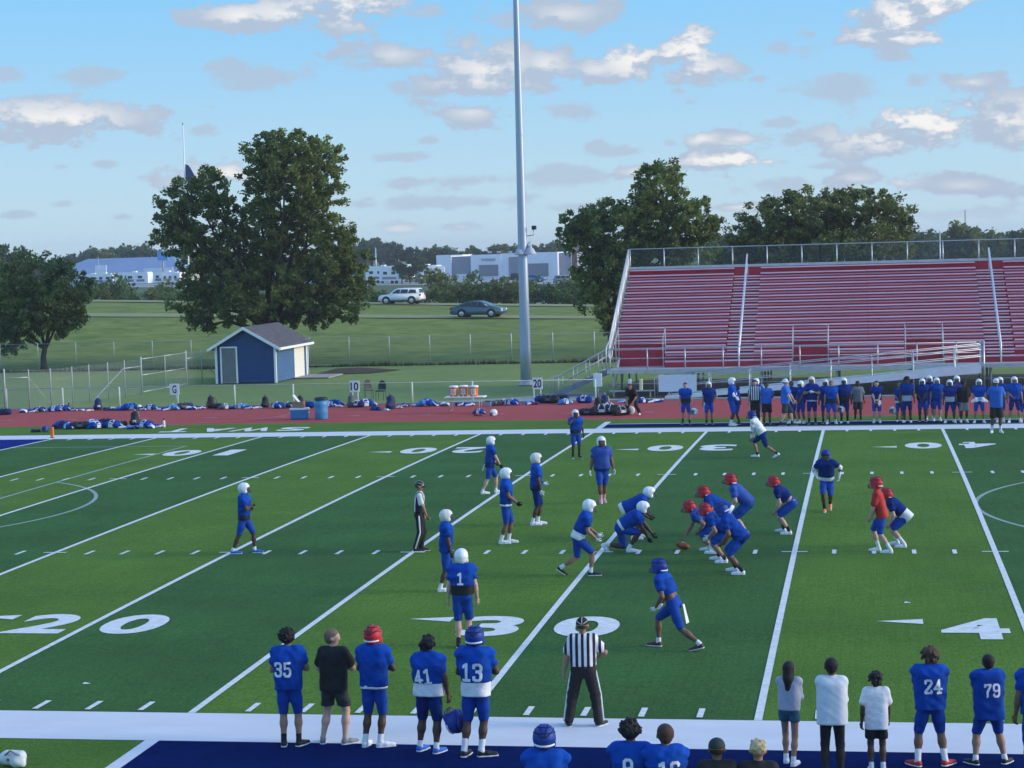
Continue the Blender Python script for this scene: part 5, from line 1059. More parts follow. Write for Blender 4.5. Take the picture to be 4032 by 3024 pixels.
# ------------------------------------------------------------------ people
SKIN = {'dark': mat('skin_dark', (.075, .038, .024), .55, .12, 9), 'brown': mat('skin_brown', (.16, .085, .055), .55, .12, 9), 'tan': mat('skin_tan', (.30, .17, .115), .55, .1, 9), 'pale': mat('skin_pale', (.48, .30, .23), .55, .08, 9)}
CL = {'blue': M_jb, 'navy': M_jn, 'white': M_cw, 'black': M_black, 'royal': mat('pants_blue', (.004, .052, .31), .75, .16, 8, spec=.2), 'sky': mat('tee_blue', (.012, .115, .50), .75, .12, 7), 'red': mat('jersey_red', (.42, .022, .022), .75, .12, 8), 'grey': mat('tee_grey', (.17, .19, .21), .85, .1, 6), 'charcoal': mat('shorts_charcoal', (.025, .036, .038), .85, .15, 8), 'denim': mat('denim', (.028, .09, .15), .85, .2, 14), 'lav': mat('sweater_grey', (.36, .38, .46), .9, .08, 8), 'cream': mat('sweater_white', (.62, .66, .70), .9, .06, 8), 'periw': mat('jersey_violet', (.016, .066, .32), .75, .14, 8), 'orange': M_orange, 'maroon': mat('shoe_maroon', (.10, .022, .03), .5), 'pink': mat('shoe_pink', (.62, .32, .34), .5), 'silver': mat('grey_light', (.35, .37, .42), .8)}
def two_tone(m, body, yoke):
    """shiny yoke over the shoulders, darker mesh below"""
    N, L = nodes(m); b = N['Principled BSDF']; r = N['Color Ramp']; tc = N.new('ShaderNodeTexCoord'); sp = N.new('ShaderNodeSeparateXYZ'); L.new(tc.outputs['Object'], sp.inputs[0])
    mr = N.new('ShaderNodeMapRange'); mr.inputs[1].default_value = 1.30; mr.inputs[2].default_value = 1.315; mr.inputs[3].default_value = body; mr.inputs[4].default_value = yoke; L.new(sp.outputs[2], mr.inputs[0])
    v = N.new('ShaderNodeVectorMath'); v.operation = 'SCALE'; L.new(r.outputs[0], v.inputs[0]); L.new(mr.outputs[0], v.inputs['Scale']); L.new(v.outputs[0], b.inputs['Base Color'])
two_tone(M_jb, .86, 1.18); two_tone(M_jn, .9, 1.3)
def stripes():
    m = mat('referee_stripes', (.7, .7, .72), .8, .03); N, L = nodes(m); b = N['Principled BSDF']; tc = N.new('ShaderNodeTexCoord'); sp = N.new('ShaderNodeSeparateXYZ'); L.new(tc.outputs['Object'], sp.inputs[0])
    a = N.new('ShaderNodeMath'); a.operation = 'MULTIPLY_ADD'; a.inputs[1].default_value = 1/.088; a.inputs[2].default_value = .25; L.new(sp.outputs[0], a.inputs[0]); f = N.new('ShaderNodeMath'); f.operation = 'FRACT'; L.new(a.outputs[0], f.inputs[0]); g = N.new('ShaderNodeMath'); g.operation = 'LESS_THAN'; g.inputs[1].default_value = .5; L.new(f.outputs[0], g.inputs[0])
    mx = N.new('ShaderNodeMix'); mx.data_type = 'RGBA'; L.new(g.outputs[0], mx.inputs[0]); mx.inputs[6].default_value = (.72, .72, .74, 1); mx.inputs[7].default_value = (.012, .012, .03, 1); L.new(mx.outputs[2], b.inputs['Base Color']); return m
CL['stripe'] = stripes()
HAIR = {'black': mat('hair_black', (.010, .009, .010), .7, .3, 30, .6, 60), 'brown': mat('hair_brown', (.055, .028, .018), .7, .3, 30, .6, 60), 'fair': mat('hair_fair', (.16, .11, .075), .7, .3, 30, .6, 60), 'auburn': mat('hair_auburn', (.075, .032, .022), .7, .3, 30, .6, 60), 'blond': mat('hair_blond', (.46, .36, .20), .7, .3, 18, .6, 60)}
M_eye = mat('eye', (.01, .008, .008), .2); M_lip = mat('lip', (.22, .07, .06), .5)
nv = lambda *a: np.array(a, float)
def un(v): v = np.asarray(v, float); return v/max(1e-9, np.linalg.norm(v))
def IK(a, t, l1, l2, pole):
    d = t-a; L = min(np.linalg.norm(d), (l1+l2)*.998); u = un(d); k = (l1*l1-l2*l2+L*L)/(2*L); h = math.sqrt(max(0, l1*l1-k*k)); p = np.asarray(pole, float); p = un(p-u*(p@u)); return a+u*k+p*h, a+u*L
def hand(b, w, d, n, side, curl, fat=1.):
    """palm plus five separate fingers; n points out of the palm"""
    d = un(d); n = un(n-d*(np.asarray(n)@d)); a = np.cross(d, n)*side; V = []; F = []; m = 8
    rings = [(-.01, .024, .020), (.03, .036, .019), (.075, .042, .016), (.095, .038, .013)]
    for t, ra, rn in rings:
        for k in range(m): q = 2*math.pi*k/m; V.append(w+d*t+a*ra*fat*math.cos(q)+n*rn*fat*math.sin(q))
    for i in range(len(rings)-1):
        for k in range(m): F.append((i*m+k, i*m+(k+1) % m, (i+1)*m+(k+1) % m, (i+1)*m+k))
    F += [tuple(range(m))[::-1], tuple(range((len(rings)-1)*m, len(rings)*m))]; b.add(V, F, True)
    for off, ln in ((-.030, .062), (-.010, .080), (.011, .085), (.031, .074)):
        p = w+d*.085+a*off; pts = [p]; ang = curl*.5
        for sgm in (.42, .32, .26):
            ang += curl; p = p+(d*math.cos(ang)+n*math.sin(ang))*ln*sgm; pts.append(p)
        b.tube([tuple(q) for q in pts], [.0098*fat, .0095*fat, .0085*fat, .006*fat], 6)
    p0 = w+d*.02+a*.03; p1 = p0+un(d*.6+a*.75+n*.25)*.045; p2 = p1+un(d*.9+a*.2+n*.4)*.035; b.tube([tuple(p0), tuple(p1), tuple(p2)], [.012*fat, .0105*fat, .007*fat], 6)
DIG = {'0': [[(.1, .2), (.1, .8), (.2, 1), (.42, 1), (.52, .8), (.52, .2), (.42, 0), (.2, 0), (.1, .2)]], '1': [[(.12, .86), (.31, 1), (.31, 0)], [(.1, 0), (.52, 0)]], '2': [[(.1, .78), (.1, .92), (.2, 1), (.42, 1), (.52, .9), (.52, .68), (.1, .12), (.1, 0), (.52, 0), (.52, .16)]], '3': [[(.1, .8), (.1, .92), (.2, 1), (.42, 1), (.52, .9), (.52, .62), (.42, .53), (.26, .53)], [(.42, .53), (.52, .42), (.52, .1), (.42, 0), (.2, 0), (.1, .08), (.1, .2)]],
       '4': [[(.42, 0), (.42, 1), (.06, .3), (.58, .3)], [(.3, 0), (.56, 0)]], '5': [[(.5, 1), (.12, 1), (.12, .56), (.4, .6), (.52, .5), (.52, .12), (.42, 0), (.2, 0), (.1, .1), (.1, .2)]], '6': [[(.52, .82), (.52, .9), (.42, 1), (.2, 1), (.1, .88), (.1, .12), (.2, 0), (.42, 0), (.52, .12), (.52, .45), (.42, .56), (.1, .5)]], '7': [[(.1, .84), (.1, 1), (.52, 1), (.52, .86), (.28, .4), (.26, 0)]], '8': [[(.2, .53), (.1, .64), (.1, .9), (.2, 1), (.42, 1), (.52, .9), (.52, .64), (.42, .53), (.2, .53), (.1, .42), (.1, .1), (.2, 0), (.42, 0), (.52, .1), (.52, .42), (.42, .53)]], '9': [[(.1, .18), (.1, .1), (.2, 0), (.42, 0), (.52, .12), (.52, .88), (.42, 1), (.2, 1), (.1, .88), (.1, .56), (.2, .46), (.52, .5)]]}
def jersey_number(text, V, F, zc, hgt, back, parent, s, xc=0., roll=0.):
    bvh = BVHTree.FromPolygons([tuple(v) for v in V], [tuple(f) for f in F]); adv = .74; W = adv*len(text); cell = .045; pts = {}; fa = []; vs_ = []
    sgn = 1 if back else -1
    def P(i, j):
        if (i, j) not in pts:
            gx = (i*cell-W/2)*hgt; gz_ = (j*cell-.5)*hgt; X = xc+sgn*(gx*math.cos(roll)-gz_*math.sin(roll)); Z = zc+gx*math.sin(roll)+gz_*math.cos(roll)
            h = bvh.ray_cast(Vector((X, -1. if back else 1., Z)), Vector((0, 1. if back else -1., 0)))
            if h[0] is None: pts[(i, j)] = None
            else: pts[(i, j)] = len(vs_); q = h[0]; vs_.append((q.x, q.y+(-.007 if back else .007), q.z))
        return pts[(i, j)]
    for n, ch in enumerate(text):
        for i in range(-2, int(.74/cell)+2):
            for j in range(-3, int(1/cell)+3):
                cx, cz = (i+.5)*cell, (j+.5)*cell; dmin = 9
                for pl in DIG[ch]:
                    for (ax, az), (bx_, bz_) in zip(pl, pl[1:]):
                        ex, ez = bx_-ax, bz_-az; t = max(0, min(1, ((cx-ax)*ex+(cz-az)*ez)/(ex*ex+ez*ez))); dmin = min(dmin, max(abs(cx-ax-t*ex), abs(cz-az-t*ez))*.5+.5*math.hypot(cx-ax-t*ex, cz-az-t*ez))
                if dmin < .088:
                    i0 = i+int(round(n*adv/cell)); q = [P(i0, j), P(i0+1, j), P(i0+1, j+1), P(i0, j+1)]
                    if None not in q: fa.append(q)
    if fa: mobj('number', npmesh('number', np.array(vs_)*s, np.array(fa)), mat('number_white', (.72, .74, .78), .7, .03), parent)

def P(pel=(0, 0, .983), lean=3, roll=0, tw=0, fR=(.13, 0, 0, -8), fL=(-.13, 0, 0, 8), hR=(.29, .05, .80), hL=(-.29, .05, .80), eR=(.7, -1, -.1), eL=(-.7, -1, -.1), kR=(.1, 1, 0), kL=(-.1, 1, 0), hp=0, hy=0, curl=.35, **k): return dict(pel=pel, lean=lean, roll=roll, tw=tw, fR=fR, fL=fL, hR=hR, hL=hL, eR=eR, eL=eL, kR=kR, kL=kL, hp=hp, hy=hy, curl=curl)
CROSS = dict(hR=(.02, .20, 1.22), hL=(-.01, .18, 1.16), eR=(1, -.25, -.3), eL=(-1, -.25, -.3), curl=.5)
FRONT = dict(hR=(.06, .25, .98), hL=(-.06, .26, .96), eR=(1, -.6, -.2), eL=(-1, -.6, -.2))
CHEST = dict(hR=(.07, .24, 1.28), hL=(-.07, .25, 1.26), eR=(1, -.2, -.8), eL=(-1, -.2, -.8), curl=.6)
HIPS = dict(hR=(.20, .02, 1.02), hL=(-.20, .02, 1.02), eR=(1, -.5, .1), eL=(-1, -.5, .1))
FACE = dict(hR=(.08, .20, 1.55), hL=(-.08, .20, 1.55), eR=(.8, .3, -1), eL=(-.8, .3, -1), curl=.6)
BEHIND = dict(hR=(.12, -.12, .98), hL=(-.12, -.12, .98), eR=(1, -.3, 0), eL=(-1, -.3, 0))
COUNT = [0]
def person(x, y, label, yaw=0, top=None, H=1.8, pose=None, shirt='blue', pads=True, hem=-.06, under=None, uhem=-.13, slv=None, sleeve2=None, bottom='pants', bcol='royal', sock=('white', .16), shoe='white', skin='brown', head=('helmet', 'white', False), gloves=None, num=None, num_h=.2, numx=0., w=1., group=None, at=None, back=True, towel=None, belt=None, female=False, numz=1.22, nroll=0.):
    g = np.array(at, float) if at is not None else G(x, y)
    if top is not None: H = float(onY(x, top, g[1])[2]-g[2])*(1/1.0)
    if head[0] == 'helmet' and top is not None: H -= .045
    if head[0] == 'hair' and head[1] == 'afro' and top is not None: H -= .05
    s = H/1.8; po = pose or P(); COUNT[0] += 1; sd_ = COUNT[0]
    dist = np.linalg.norm(g-CAMP); vx = (.017 if dist < 40 else .021 if dist < 62 else .026)
    root = empty('person', (g[0], g[1], g[2]), R(yaw), label, 'person', group)
    le, ro, tw = R(po['lean']), R(po['roll']), R(po['tw'])
    u = un((math.sin(ro), math.sin(le), math.cos(le)*math.cos(ro))); rr = nv(math.cos(tw), math.sin(tw), 0); rr = un(rr-u*(rr@u)); f = np.cross(u, rr)
    pel = nv(*po['pel']); shc = pel+u*.475; nb = pel+u*.54; sw = .185*(.9 if female else 1)
    ha = le*.35-R(po['hp'])*-1*0+R(po['hp']); nu = un((math.sin(ro)*.5, math.sin(le*.55), math.cos(le*.55))); hc = nb+nu*.155
    hu = un((0, math.sin(ha), math.cos(ha))); hyr = R(po['hy']); hf = un(nv(-math.sin(hyr), math.cos(hyr)*math.cos(ha), -math.cos(hyr)*math.sin(ha))); hr = un(np.cross(hf, hu)); hu = np.cross(hr, hf)
    hipR, hipL = pel+nv(.09, 0, -.04), pel+nv(-.09, 0, -.04)
    feet = []
    for key, hip, kp in (('fR', hipR, po['kR']), ('fL', hipL, po['kL'])):
        ft = po[key]; yw = R(ft[3]); pt = R(ft[4]) if len(ft) > 4 else 0
        M = Matrix.Rotation(yw, 3, 'Z') @ Matrix.Rotation(pt, 3, 'X'); off = np.array(M @ Vector((0, -.055, .095))); an = nv(ft[0], ft[1], ft[2])+off
        kn, en = IK(hip, an, .44, .43, kp); feet.append((hip, kn, en, nv(ft[0], ft[1], ft[2])+(en-an), yw, pt))
    arms = []
    for key, ek, sg in (('hR', 'eR', 1), ('hL', 'eL', -1)):
        sh_ = shc+rr*sg*sw; el, wr = IK(sh_, nv(*po[key]), .30, .265, po[ek]); arms.append((sh_, el, wr, sg))
    T = lambda a: tuple(a)
    B = [(T(pel+nv(-.06, 0, 0)), T(pel+nv(.06, 0, 0)), .112*w, .112*w), (T(pel-rr*.05), T(pel+u*.3-rr*.075), .10*w, .108*w), (T(pel+rr*.05), T(pel+u*.3+rr*.075), .10*w, .108*w), (T(shc-rr*.1-u*.05), T(shc+rr*.1-u*.05), .095*w, .095*w), (T(shc-rr*.15), T(shc+rr*.15), .055, .055), (T(nb-u*.05), T(hc-hu*.06), .058*min(w, 1.15), .054)]
    B += [(T(hc-hf*.025+hu*.02), T(hc+hf*.012+hu*.018), .096, .092), (T(hc+hf*.02-hu*.02), T(hc+hf*.04-hu*.075), .074, .045), (T(hc+hf*.092-hu*.0), T(hc+hf*.104-hu*.026), .012, .017)]
    for sg in (-1, 1): B.append((T(hc+hr*sg*.092-hu*.01-hf*.01), T(hc+hr*sg*.094-hu*.03-hf*.005), .020, .016))
    wl = .5+.5*w
    for sh_, el, wr, sg in arms: B += [(T(sh_), T(el), .056*wl, .045*wl), (T(el), T(el+(wr-el)*.35), .045*wl, .044*wl), (T(el+(wr-el)*.3), T(wr), .043*wl, .028)]
    for hip, kn, an, ft, yw, pt in feet: B += [(T(hip), T(kn), .086*wl, .058*wl), (T(kn), T(kn+(an-kn)*.4), .055*wl, .060*wl), (T(kn+(an-kn)*.35), T(an), .058*wl, .036), (T(an), T(ft+(an-ft)*.35), .038, .036)]
    V, F = smesh(B, vx, .028); mb = MB()
    if not gloves:
        for sh_, el, wr, sg in arms:
            d = un(wr-el); n = un(nv(-sg*.8, .5, .1)); hand(mb, wr, d, n, sg, po['curl'])
    bv = np.concatenate([V, np.array(mb.v).reshape(-1, 3)]) if mb.v else V
    me = bpy.data.meshes.new('body'); me.from_pydata([tuple(p*s) for p in bv], [], [tuple(int(i) for i in q) for q in F]+[tuple(i+len(V) for i in q) for q in mb.f]); me.polygons.foreach_set('use_smooth', [True]*len(me.polygons)); me.update(); mobj('body', me, SKIN[skin], root)
    def cloth(name, prims, m, k=.03, clips=(), fold=.004, h=vx):
        V, F = smesh(prims, h, k, clips, fold, sd_*1.7); mobj(name, npmesh(name, V*s, F, True), m, root); return V, F
    for (sh_, el, wr, sg) in arms:
        if gloves: b = MB(); hand(b, wr, wr-el, nv(-sg*.8, .5, .1), sg, po['curl'], 1.22); o = b.mesh('glove'); o.transform(Matrix.Scale(s, 4)); mobj('glove', o, CL[gloves], root)
    # shirt
    pd = .022 if pads else 0
    tr = .118*w+(.008 if not pads else .012)
    lo = pel-u*.18; tr += .012 if pads or female or hem < -.15 else .006; tors = [(T(lo+sx*rr*.062*w), T(shc-u*.06+sx*rr*.082), tr*(1.06 if not female else 1.06), tr-.008+pd*.7) for sx in (-1, 1)]+[(T(lo), T(shc-u*.07+f*.0), tr, tr+pd*.6)]
    def sleeves(frac, r0, r1):
        out = []
        for sh_, el, wr, sg in arms:
            if frac <= 1: e = sh_+(el-sh_)*frac; out.append((T(sh_-rr*sg*.03), T(e), r0, r1))
            else: out += [(T(sh_-rr*sg*.03), T(el), r0, r1*.9), (T(el), T(el+(wr-el)*(frac-1)), r1*.9, r1*.72)]
        return out
    fr = slv if slv is not None else (.48 if pads else .62)
    pr = list(tors)+[(T(nb-u*.035), T(nb-u*.015), .082, .07)]
    if pads: pr += [(T(shc-rr*.15+u*.018), T(shc+rr*.15+u*.018), .094, .094), (T(shc-rr*.218-u*.005), T(shc-rr*.195+u*.03), .078, .066), (T(shc+rr*.218-u*.005), T(shc+rr*.195+u*.03), .078, .066), (T(shc-rr*.12+u*.02-f*.05), T(shc+rr*.12+u*.02-f*.05), .085, .085)]+sleeves(fr, .084, .080)
    else: pr += [(T(shc-rr*.16), T(shc+rr*.16), .084*wl, .084*wl)]+sleeves(fr, .084*wl, (.088 if fr <= 1 else .068)*wl)
    JV, JF = cloth('jersey' if pads else 'shirt', pr, CL[shirt], .03, [(T(pel+u*hem), T(-u))], .0075 if pads else .0024)
    if under: cloth('undershirt', [(a, b, ra*.975, rb*.9) for a, b, ra, rb in tors], CL[under], .03, [(T(pel+u*uhem), T(-u)), (T(pel+u*(hem+.1)), T(u))], .004)
    if sleeve2:
        for sh_, el, wr, sg in arms: cloth('sleeve', [(T(sh_+(el-sh_)*.3), T(el), .064*wl, .053*wl), (T(el), T(wr+(el-wr)*.06), .053*wl, .038)], CL[sleeve2], .02, (), .003)
    if num: jersey_number(num, JV, JF, numz if po['lean'] < 12 else pel[2]+.25, num_h, back, root, s, numx, nroll)
    # legs
    hp_ = [(T(pel+nv(-.055*w, 0, -.02)), T(pel+nv(.055*w, 0, -.02)), .128*w, .128*w), (T(pel+u*.06-rr*.05), T(pel+u*.06+rr*.05), .112*w, .112*w)]
    if bottom == 'pants': q = hp_+[z for hip, kn, an, *_ in feet for z in ((T(hip+nv(0, -.015, 0)), T(hip+(kn-hip)*.55), .102*wl, .092*wl), (T(hip+(kn-hip)*.5), T(hip+(kn-hip)*.93), .092*wl, .077*wl))]; cloth('pants', q, CL[bcol], .03, (), .002)
    elif bottom == 'long': q = hp_+[z for hip, kn, an, *_ in feet for z in ((T(hip), T(kn), .108*wl, .084*wl), (T(kn), T(an-(an-kn)*.02), .082*wl, .072*wl))]; cloth('trousers', q, CL[bcol], .03, (), .005)
    elif bottom == 'leggings': q = hp_+[z for hip, kn, an, *_ in feet for z in ((T(hip), T(kn), .094*wl, .064*wl), (T(kn), T(kn+(an-kn)*.4), .060*wl, .064*wl), (T(kn+(an-kn)*.35), T(an), .062*wl, .042))]; cloth('leggings', q, CL[bcol], .03, (), .0015)
    else:
        fr_ = {'shorts': .80, 'long_shorts': 1.0, 'mini': .42}[bottom]; q = hp_+[(T(hip), T(hip+(kn-hip)*fr_), .104*wl, (.104 if bottom != 'mini' else .105)*wl) for hip, kn, an, *_ in feet]; zc = min(f_[0][2]+(f_[1][2]-f_[0][2])*fr_ for f_ in feet); cloth('shorts', q, CL[bcol], .025, [((0, 0, zc), (0, 0, -1))], .006)
    if belt: cloth('belt', [(T(pel+u*.05-rr*.055), T(pel+u*.05+rr*.055), .125*w, .125*w)], CL[belt], .02, [(T(pel+u*.075), T(u)), (T(pel+u*.03), T(-u))], 0)
    for hip, kn, an, ft, yw, pt in feet:
        if sock: cloth('sock', [(T(an+(kn-an)*sock[1]/.43), T(an), .050*wl if sock[1] > .12 else .046, .043), (T(an), T(an+(ft-an)*.4), .043, .04)], CL[sock[0]], .015, (), .001, min(vx, .02))
        k_ = shoe; o = mobj('shoe', shoe_mesh(CL[k_].node_tree.nodes['Color Ramp'].color_ramp.elements[1].color[:3] if k_ in CL and 'Color Ramp' in CL[k_].node_tree.nodes else (.5, .5, .5), k_), None, root, T(ft*s), (Matrix.Rotation(yw, 3, 'Z') @ Matrix.Rotation(pt, 3, 'X')).to_euler(), (s*.98,)*3); mobj('sole', SOLE, None, o)
    # head wear, hair, face
    HM = Matrix((hr, hf, hu)).transposed(); e_ = HM.to_euler()
    if head[0] == 'helmet': helmet(head[1], root, T((hc+hu*.012)*s), e_, s*1.0, len(head) > 2 and head[2])
    else:
        rng = np.random.default_rng(sd_); st, hcol = head[1], head[2]; q = []
        base = [((0, -.03, .035), (0, -.005, .04), .100, .097)]
        if st == 'afro':
            for _ in range(170):
                d = un(rng.normal(size=3))
                if d[2] < -.45 or (d[1] > .25 and d[2] < .3): continue
                rr_ = rng.uniform(.108, .138); q.append((d*rr_+nv(0, -.025, .04), d*(rr_+.008)+nv(0, -.025, .04), .018, .014))
            q += [((0, -.035, .035), (0, -.02, .045), .120, .120)]
        elif st == 'curly':
            for _ in range(30):
                d = un(rng.normal(size=3))
                if d[2] < -.3 or (d[1] > .3 and d[2] < .3): continue
                q.append((d*.098+nv(0, -.02, .035), d*.108+nv(0, -.02, .03), .022, .02))
            q += base
        elif st == 'mop':
            for _ in range(40):
                d = un(rng.normal(size=3)*nv(1, 1, .8))
                if d[1] > .45 and d[2] < .35: continue
                q.append((d*.106+nv(0, -.02, .035), d*.13+nv(0, -.02, .005), .028, .02))
            q += base
        elif st == 'long': q = base+[((0, -.06, .02), (0, -.085, -.16), .088, .085), ((0, -.085, -.16), (.0, -.095, -.33), .085, .06), ((-.05, -.03, 0), (-.05, -.05, -.12), .05, .05), ((.05, -.03, 0), (.05, -.05, -.12), .05, .05)]
        elif st in ('cap', 'hat'): q = [((0, -.025, .03), (0, -.01, .035), .104, .102)]
        else: q = base+[((0, -.05, -.02), (0, -.045, .02), .082, .092)]
        hm_ = HAIR.get(hcol) or CL[hcol]
        if st in ('cap', 'hat'):
            V, F = smesh(q, .014, .02, [((0, 0, .022), (0, 0, -1))]); cap = mobj('cap', npmesh('cap', V*s, F, True), hm_, root, T(hc*s), e_)
            b = MB(); n = 10; pv = []; 
            if st == 'cap':
                for i in range(n+1):
                    t = math.pi*(.12+.76*i/n); pv += [(.095*math.cos(t)*s, (.06+.03*math.sin(t))*s, .035*s), (.098*math.cos(t)*s, (.06+.125*math.sin(t))*s, .018*s)]
                b.add(pv, [(2*i, 2*i+1, 2*i+3, 2*i+2) for i in range(n)]); b.add([(p[0], p[1], p[2]-.008*s) for p in pv], [(2*i, 2*i+2, 2*i+3, 2*i+1) for i in range(n)])
            else:
                n = 20
                for i in range(n+1): t = 2*math.pi*i/n; pv += [(.1*math.cos(t)*s, (-.02+.11*math.sin(t))*s, .035*s), (.16*math.cos(t)*s, (-.02+.175*math.sin(t))*s, .012*s)]
                b.add(pv, [(2*i, 2*i+1, 2*i+3, 2*i+2) for i in range(n)])
            b.build('brim', hm_, cap)
            if len(head) > 3:
                b = MB()
                for a in (-60, 0, 60): b.tube([(.106*s*math.sin(R(a))*math.sin(t), (-.018-.118*math.cos(t))*s, (.03+.106*math.cos(R(a))*math.sin(t))*s) for t in lin(.1, 3., 12)], .004*s, 4)
                b.build('piping', M_cw, cap)
            V, F = smesh([((0, -.03, .0), (0, -.02, .03), .092, .098)], .018, .02, [((0, .055, 0), (0, 1, 0)), ((0, 0, -.05), (0, 0, -1))]); mobj('hair', npmesh('hair', V*s, F, True), HAIR['brown'] if skin in ('pale', 'tan') else HAIR['black'], root, T(hc*s), e_)
        else:
            V, F = smesh(q, .0115 if dist < 40 else .022, .008 if st in ('afro', 'curly', 'mop') else .03, [((0, .072, -.0), (0, 1, -.55))] if st not in ('afro',) else [((0, .085, .0), (0, 1, -.6))]); mobj('hair', npmesh('hair', V*s, F, True), hm_, root, T(hc*s), e_)
        b = MB()
        for sg in (-1, 1):
            o = MB().lathe([(.003, -.008), (.011, 0), (.003, .008)], 8, T(hc*s+(hf*.084+hr*sg*.034+hu*.006)*s)).build('eye', M_eye, root)
        MB().tube([T((hc+hf*.083-hu*.06-hr*.022)*s), T((hc+hf*.093-hu*.062)*s), T((hc+hf*.083-hu*.06+hr*.022)*s)], .006*s, 5).build('mouth', M_lip, root)
    if towel:
        b = MB(); tx, ty, tl = towel; n = 6
        pv = [(tx*s+dx*s, (ty-.02-.012*i)*s, (pel[2]-.02-tl*i/n)*s) for i in range(n+1) for dx in (-.05-.006*i, .05+.006*i)]; b.add(pv, [(2*i, 2*i+1, 2*i+3, 2*i+2) for i in range(n)]); b.add([(p[0], p[1]-.012, p[2]) for p in pv], [(2*i, 2*i+2, 2*i+3, 2*i+1) for i in range(n)]); b.build('hand_towel', M_cw, root)
    if bottom == 'long' and shirt == 'stripe':
        for (hip, kn, an, *_), sg in zip(feet, (1, -1)):
            b = MB(); o3 = [hip+nv(sg*.105*wl, 0, 0), hip+(kn-hip)*.5+nv(sg*.097*wl, 0, 0), kn+nv(sg*.088*wl, 0, 0), an+nv(sg*.077*wl, 0, 0)]; b.tube([tuple(p*s) for p in o3], .02*s, 6).build('trouser_stripe', M_cw, root) if False else b.tube([tuple(p*s) for p in o3], .019*s, 6); b.build('trouser_stripe', M_cw, root)
    root['_head'] = [float(v) for v in (np.array(Matrix.Rotation(R(yaw), 3, 'Z') @ Vector(tuple(hc*s)))+g)]
    return root
REF = dict(shirt='stripe', pads=False, bottom='long', bcol='black', sock=None, shoe='black', head=('cap', 'cap', 'black', 1), belt='black', hem=.04)

# ---- near sideline
person(628, 1611, 'player number 35 with a black afro, arms folded, beside the man in black', 8, 1355, None, P(fR=(.17, 0, 0, -35), fL=(-.10, 0, 0, 5), **CROSS), num='35', num_h=.2, numx=-.05, skin='tan', head=('hair', 'afro', 'black'), sock=('black', .1), shoe='black', bcol='royal', hem=-.1)
person(725, 1606, 'man in a black T-shirt and charcoal shorts, arms folded, head turned to the side', -5, 1357, None, P(hy=-75, fR=(.21, 0, 0, -45), fL=(-.2, 0, 0, 15), pel=(0, 0, .955), **CROSS), shirt='black', pads=False, hem=-.12, bottom='shorts', bcol='charcoal', skin='pale', head=('hair', 'short', 'fair'), sock=None, shoe='grey', w=1.12)
person(812, 1613, 'player in a red padded helmet with arms folded on the near border', -8, 1352, None, P(fR=(.13, 0, 0, -60), fL=(-.15, 0, 0, 0), **CROSS), under='white', uhem=-.08, hem=-.05, skin='dark', head=('helmet', 'red', True), sock=('white', .1), shoe='white')
person(930, 1624, 'player number 41 with bushy black hair holding a blue helmet at his side', -5, 1375, None, P(fR=(.15, -.05, 0, -25), fL=(-.15, 0.05, 0, -20), hR=(.34, .0, .76), hL=(-.12, .26, 1.0), eL=(-1, -.3, -.3)), num='41', numx=-.02, nroll=R(8), num_h=.21, hem=.10, under='white', uhem=-.10, skin='dark', head=('hair', 'mop', 'black'), sock=('white', .07), shoe='sky', w=1.22, bcol='navy', numz=1.2)
person(1032, 1634, 'player number 13 in a blue padded helmet with a long white undershirt', -3, 1353, None, P(fR=(.11, 0, 0, -70), fL=(-.17, 0, 0, -10), **CROSS), num='13', num_h=.22, hem=.08, under='white', uhem=-.12, skin='dark', head=('helmet', 'blue', True), sock=('white', .16), shoe='black')
person(1263, 1568, 'referee in black cap seen from behind standing on the near white border', 5, 1330, None, P(fR=(.26, 0, 0, -35), fL=(-.26, 0, 0, 12), pel=(0, 0, .945), hR=(.2, .28, 1.05), hL=(-.33, .06, .8), eR=(1, -.6, 0)), skin='tan', w=1.06, **REF)
for x, ty, H, lab, kw in ((1175, 1569, 1.85, 'player in a blue padded helmet standing on the blue apron, cut off below the shoulders', dict(num='12', num_h=.22, head=('helmet', 'blue', True), skin='tan')),
                          (1360, 1557, 1.8, 'player number 9 with curly black hair on the blue apron', dict(num='9', num_h=.2, head=('hair', 'afro', 'black'), skin='brown', numz=1.28)),
                          (1437, 1563, 1.8, 'player number 16 with short dark hair beside player number 9', dict(num='16', num_h=.2, numx=.03, head=('hair', 'short', 'brown'), skin='tan', numz=1.28))):
    q = onz(x, ty-2, H); person(x, ty, lab, {1175: 6, 1360: -2, 1437: 14}[x], None, H-(.045 if kw['head'][0] == 'helmet' else .03), P(**FRONT), at=(q[0], q[1], 0), **kw)
for x, ty, H, lab, kw in ((1548, 1594, 1.74, 'person in a black cap and black shirt on the blue apron', dict(head=('cap', 'cap', 'charcoal'), skin='brown')), (1637, 1597, 1.72, 'person with curly blond hair and black shirt on the blue apron', dict(head=('hair', 'curly', 'blond'), skin='tan'))):
    q = onz(x, ty-1, H); person(x, ty, lab, 5, None, H-.02, P(**FRONT), at=(q[0], q[1], 0), shirt='black', pads=False, bottom='long', bcol='charcoal', **kw)
person(1707, 1650, 'woman with long black hair in a grey sweater and denim shorts', -8, 1430, None, P(fR=(.10, -.1, 0, -15), fL=(-.08, .08, 0, 5), **FRONT), shirt='lav', pads=False, slv=1.8, hem=-.03, bottom='mini', bcol='denim', skin='tan', head=('hair', 'long', 'black'), sock=('white', .06), female=True, w=.92)
person(1800, 1682, 'woman in a loose white sweater and black leggings', 2, 1423, None, P(fR=(.12, 0, 0, -8), fL=(-.12, 0, 0, 8), **FRONT), shirt='cream', pads=False, slv=1.85, hem=-.16, bottom='leggings', bcol='black', skin='brown', head=('hair', 'short', 'black'), sock=None, shoe='black', female=True, w=1.12)
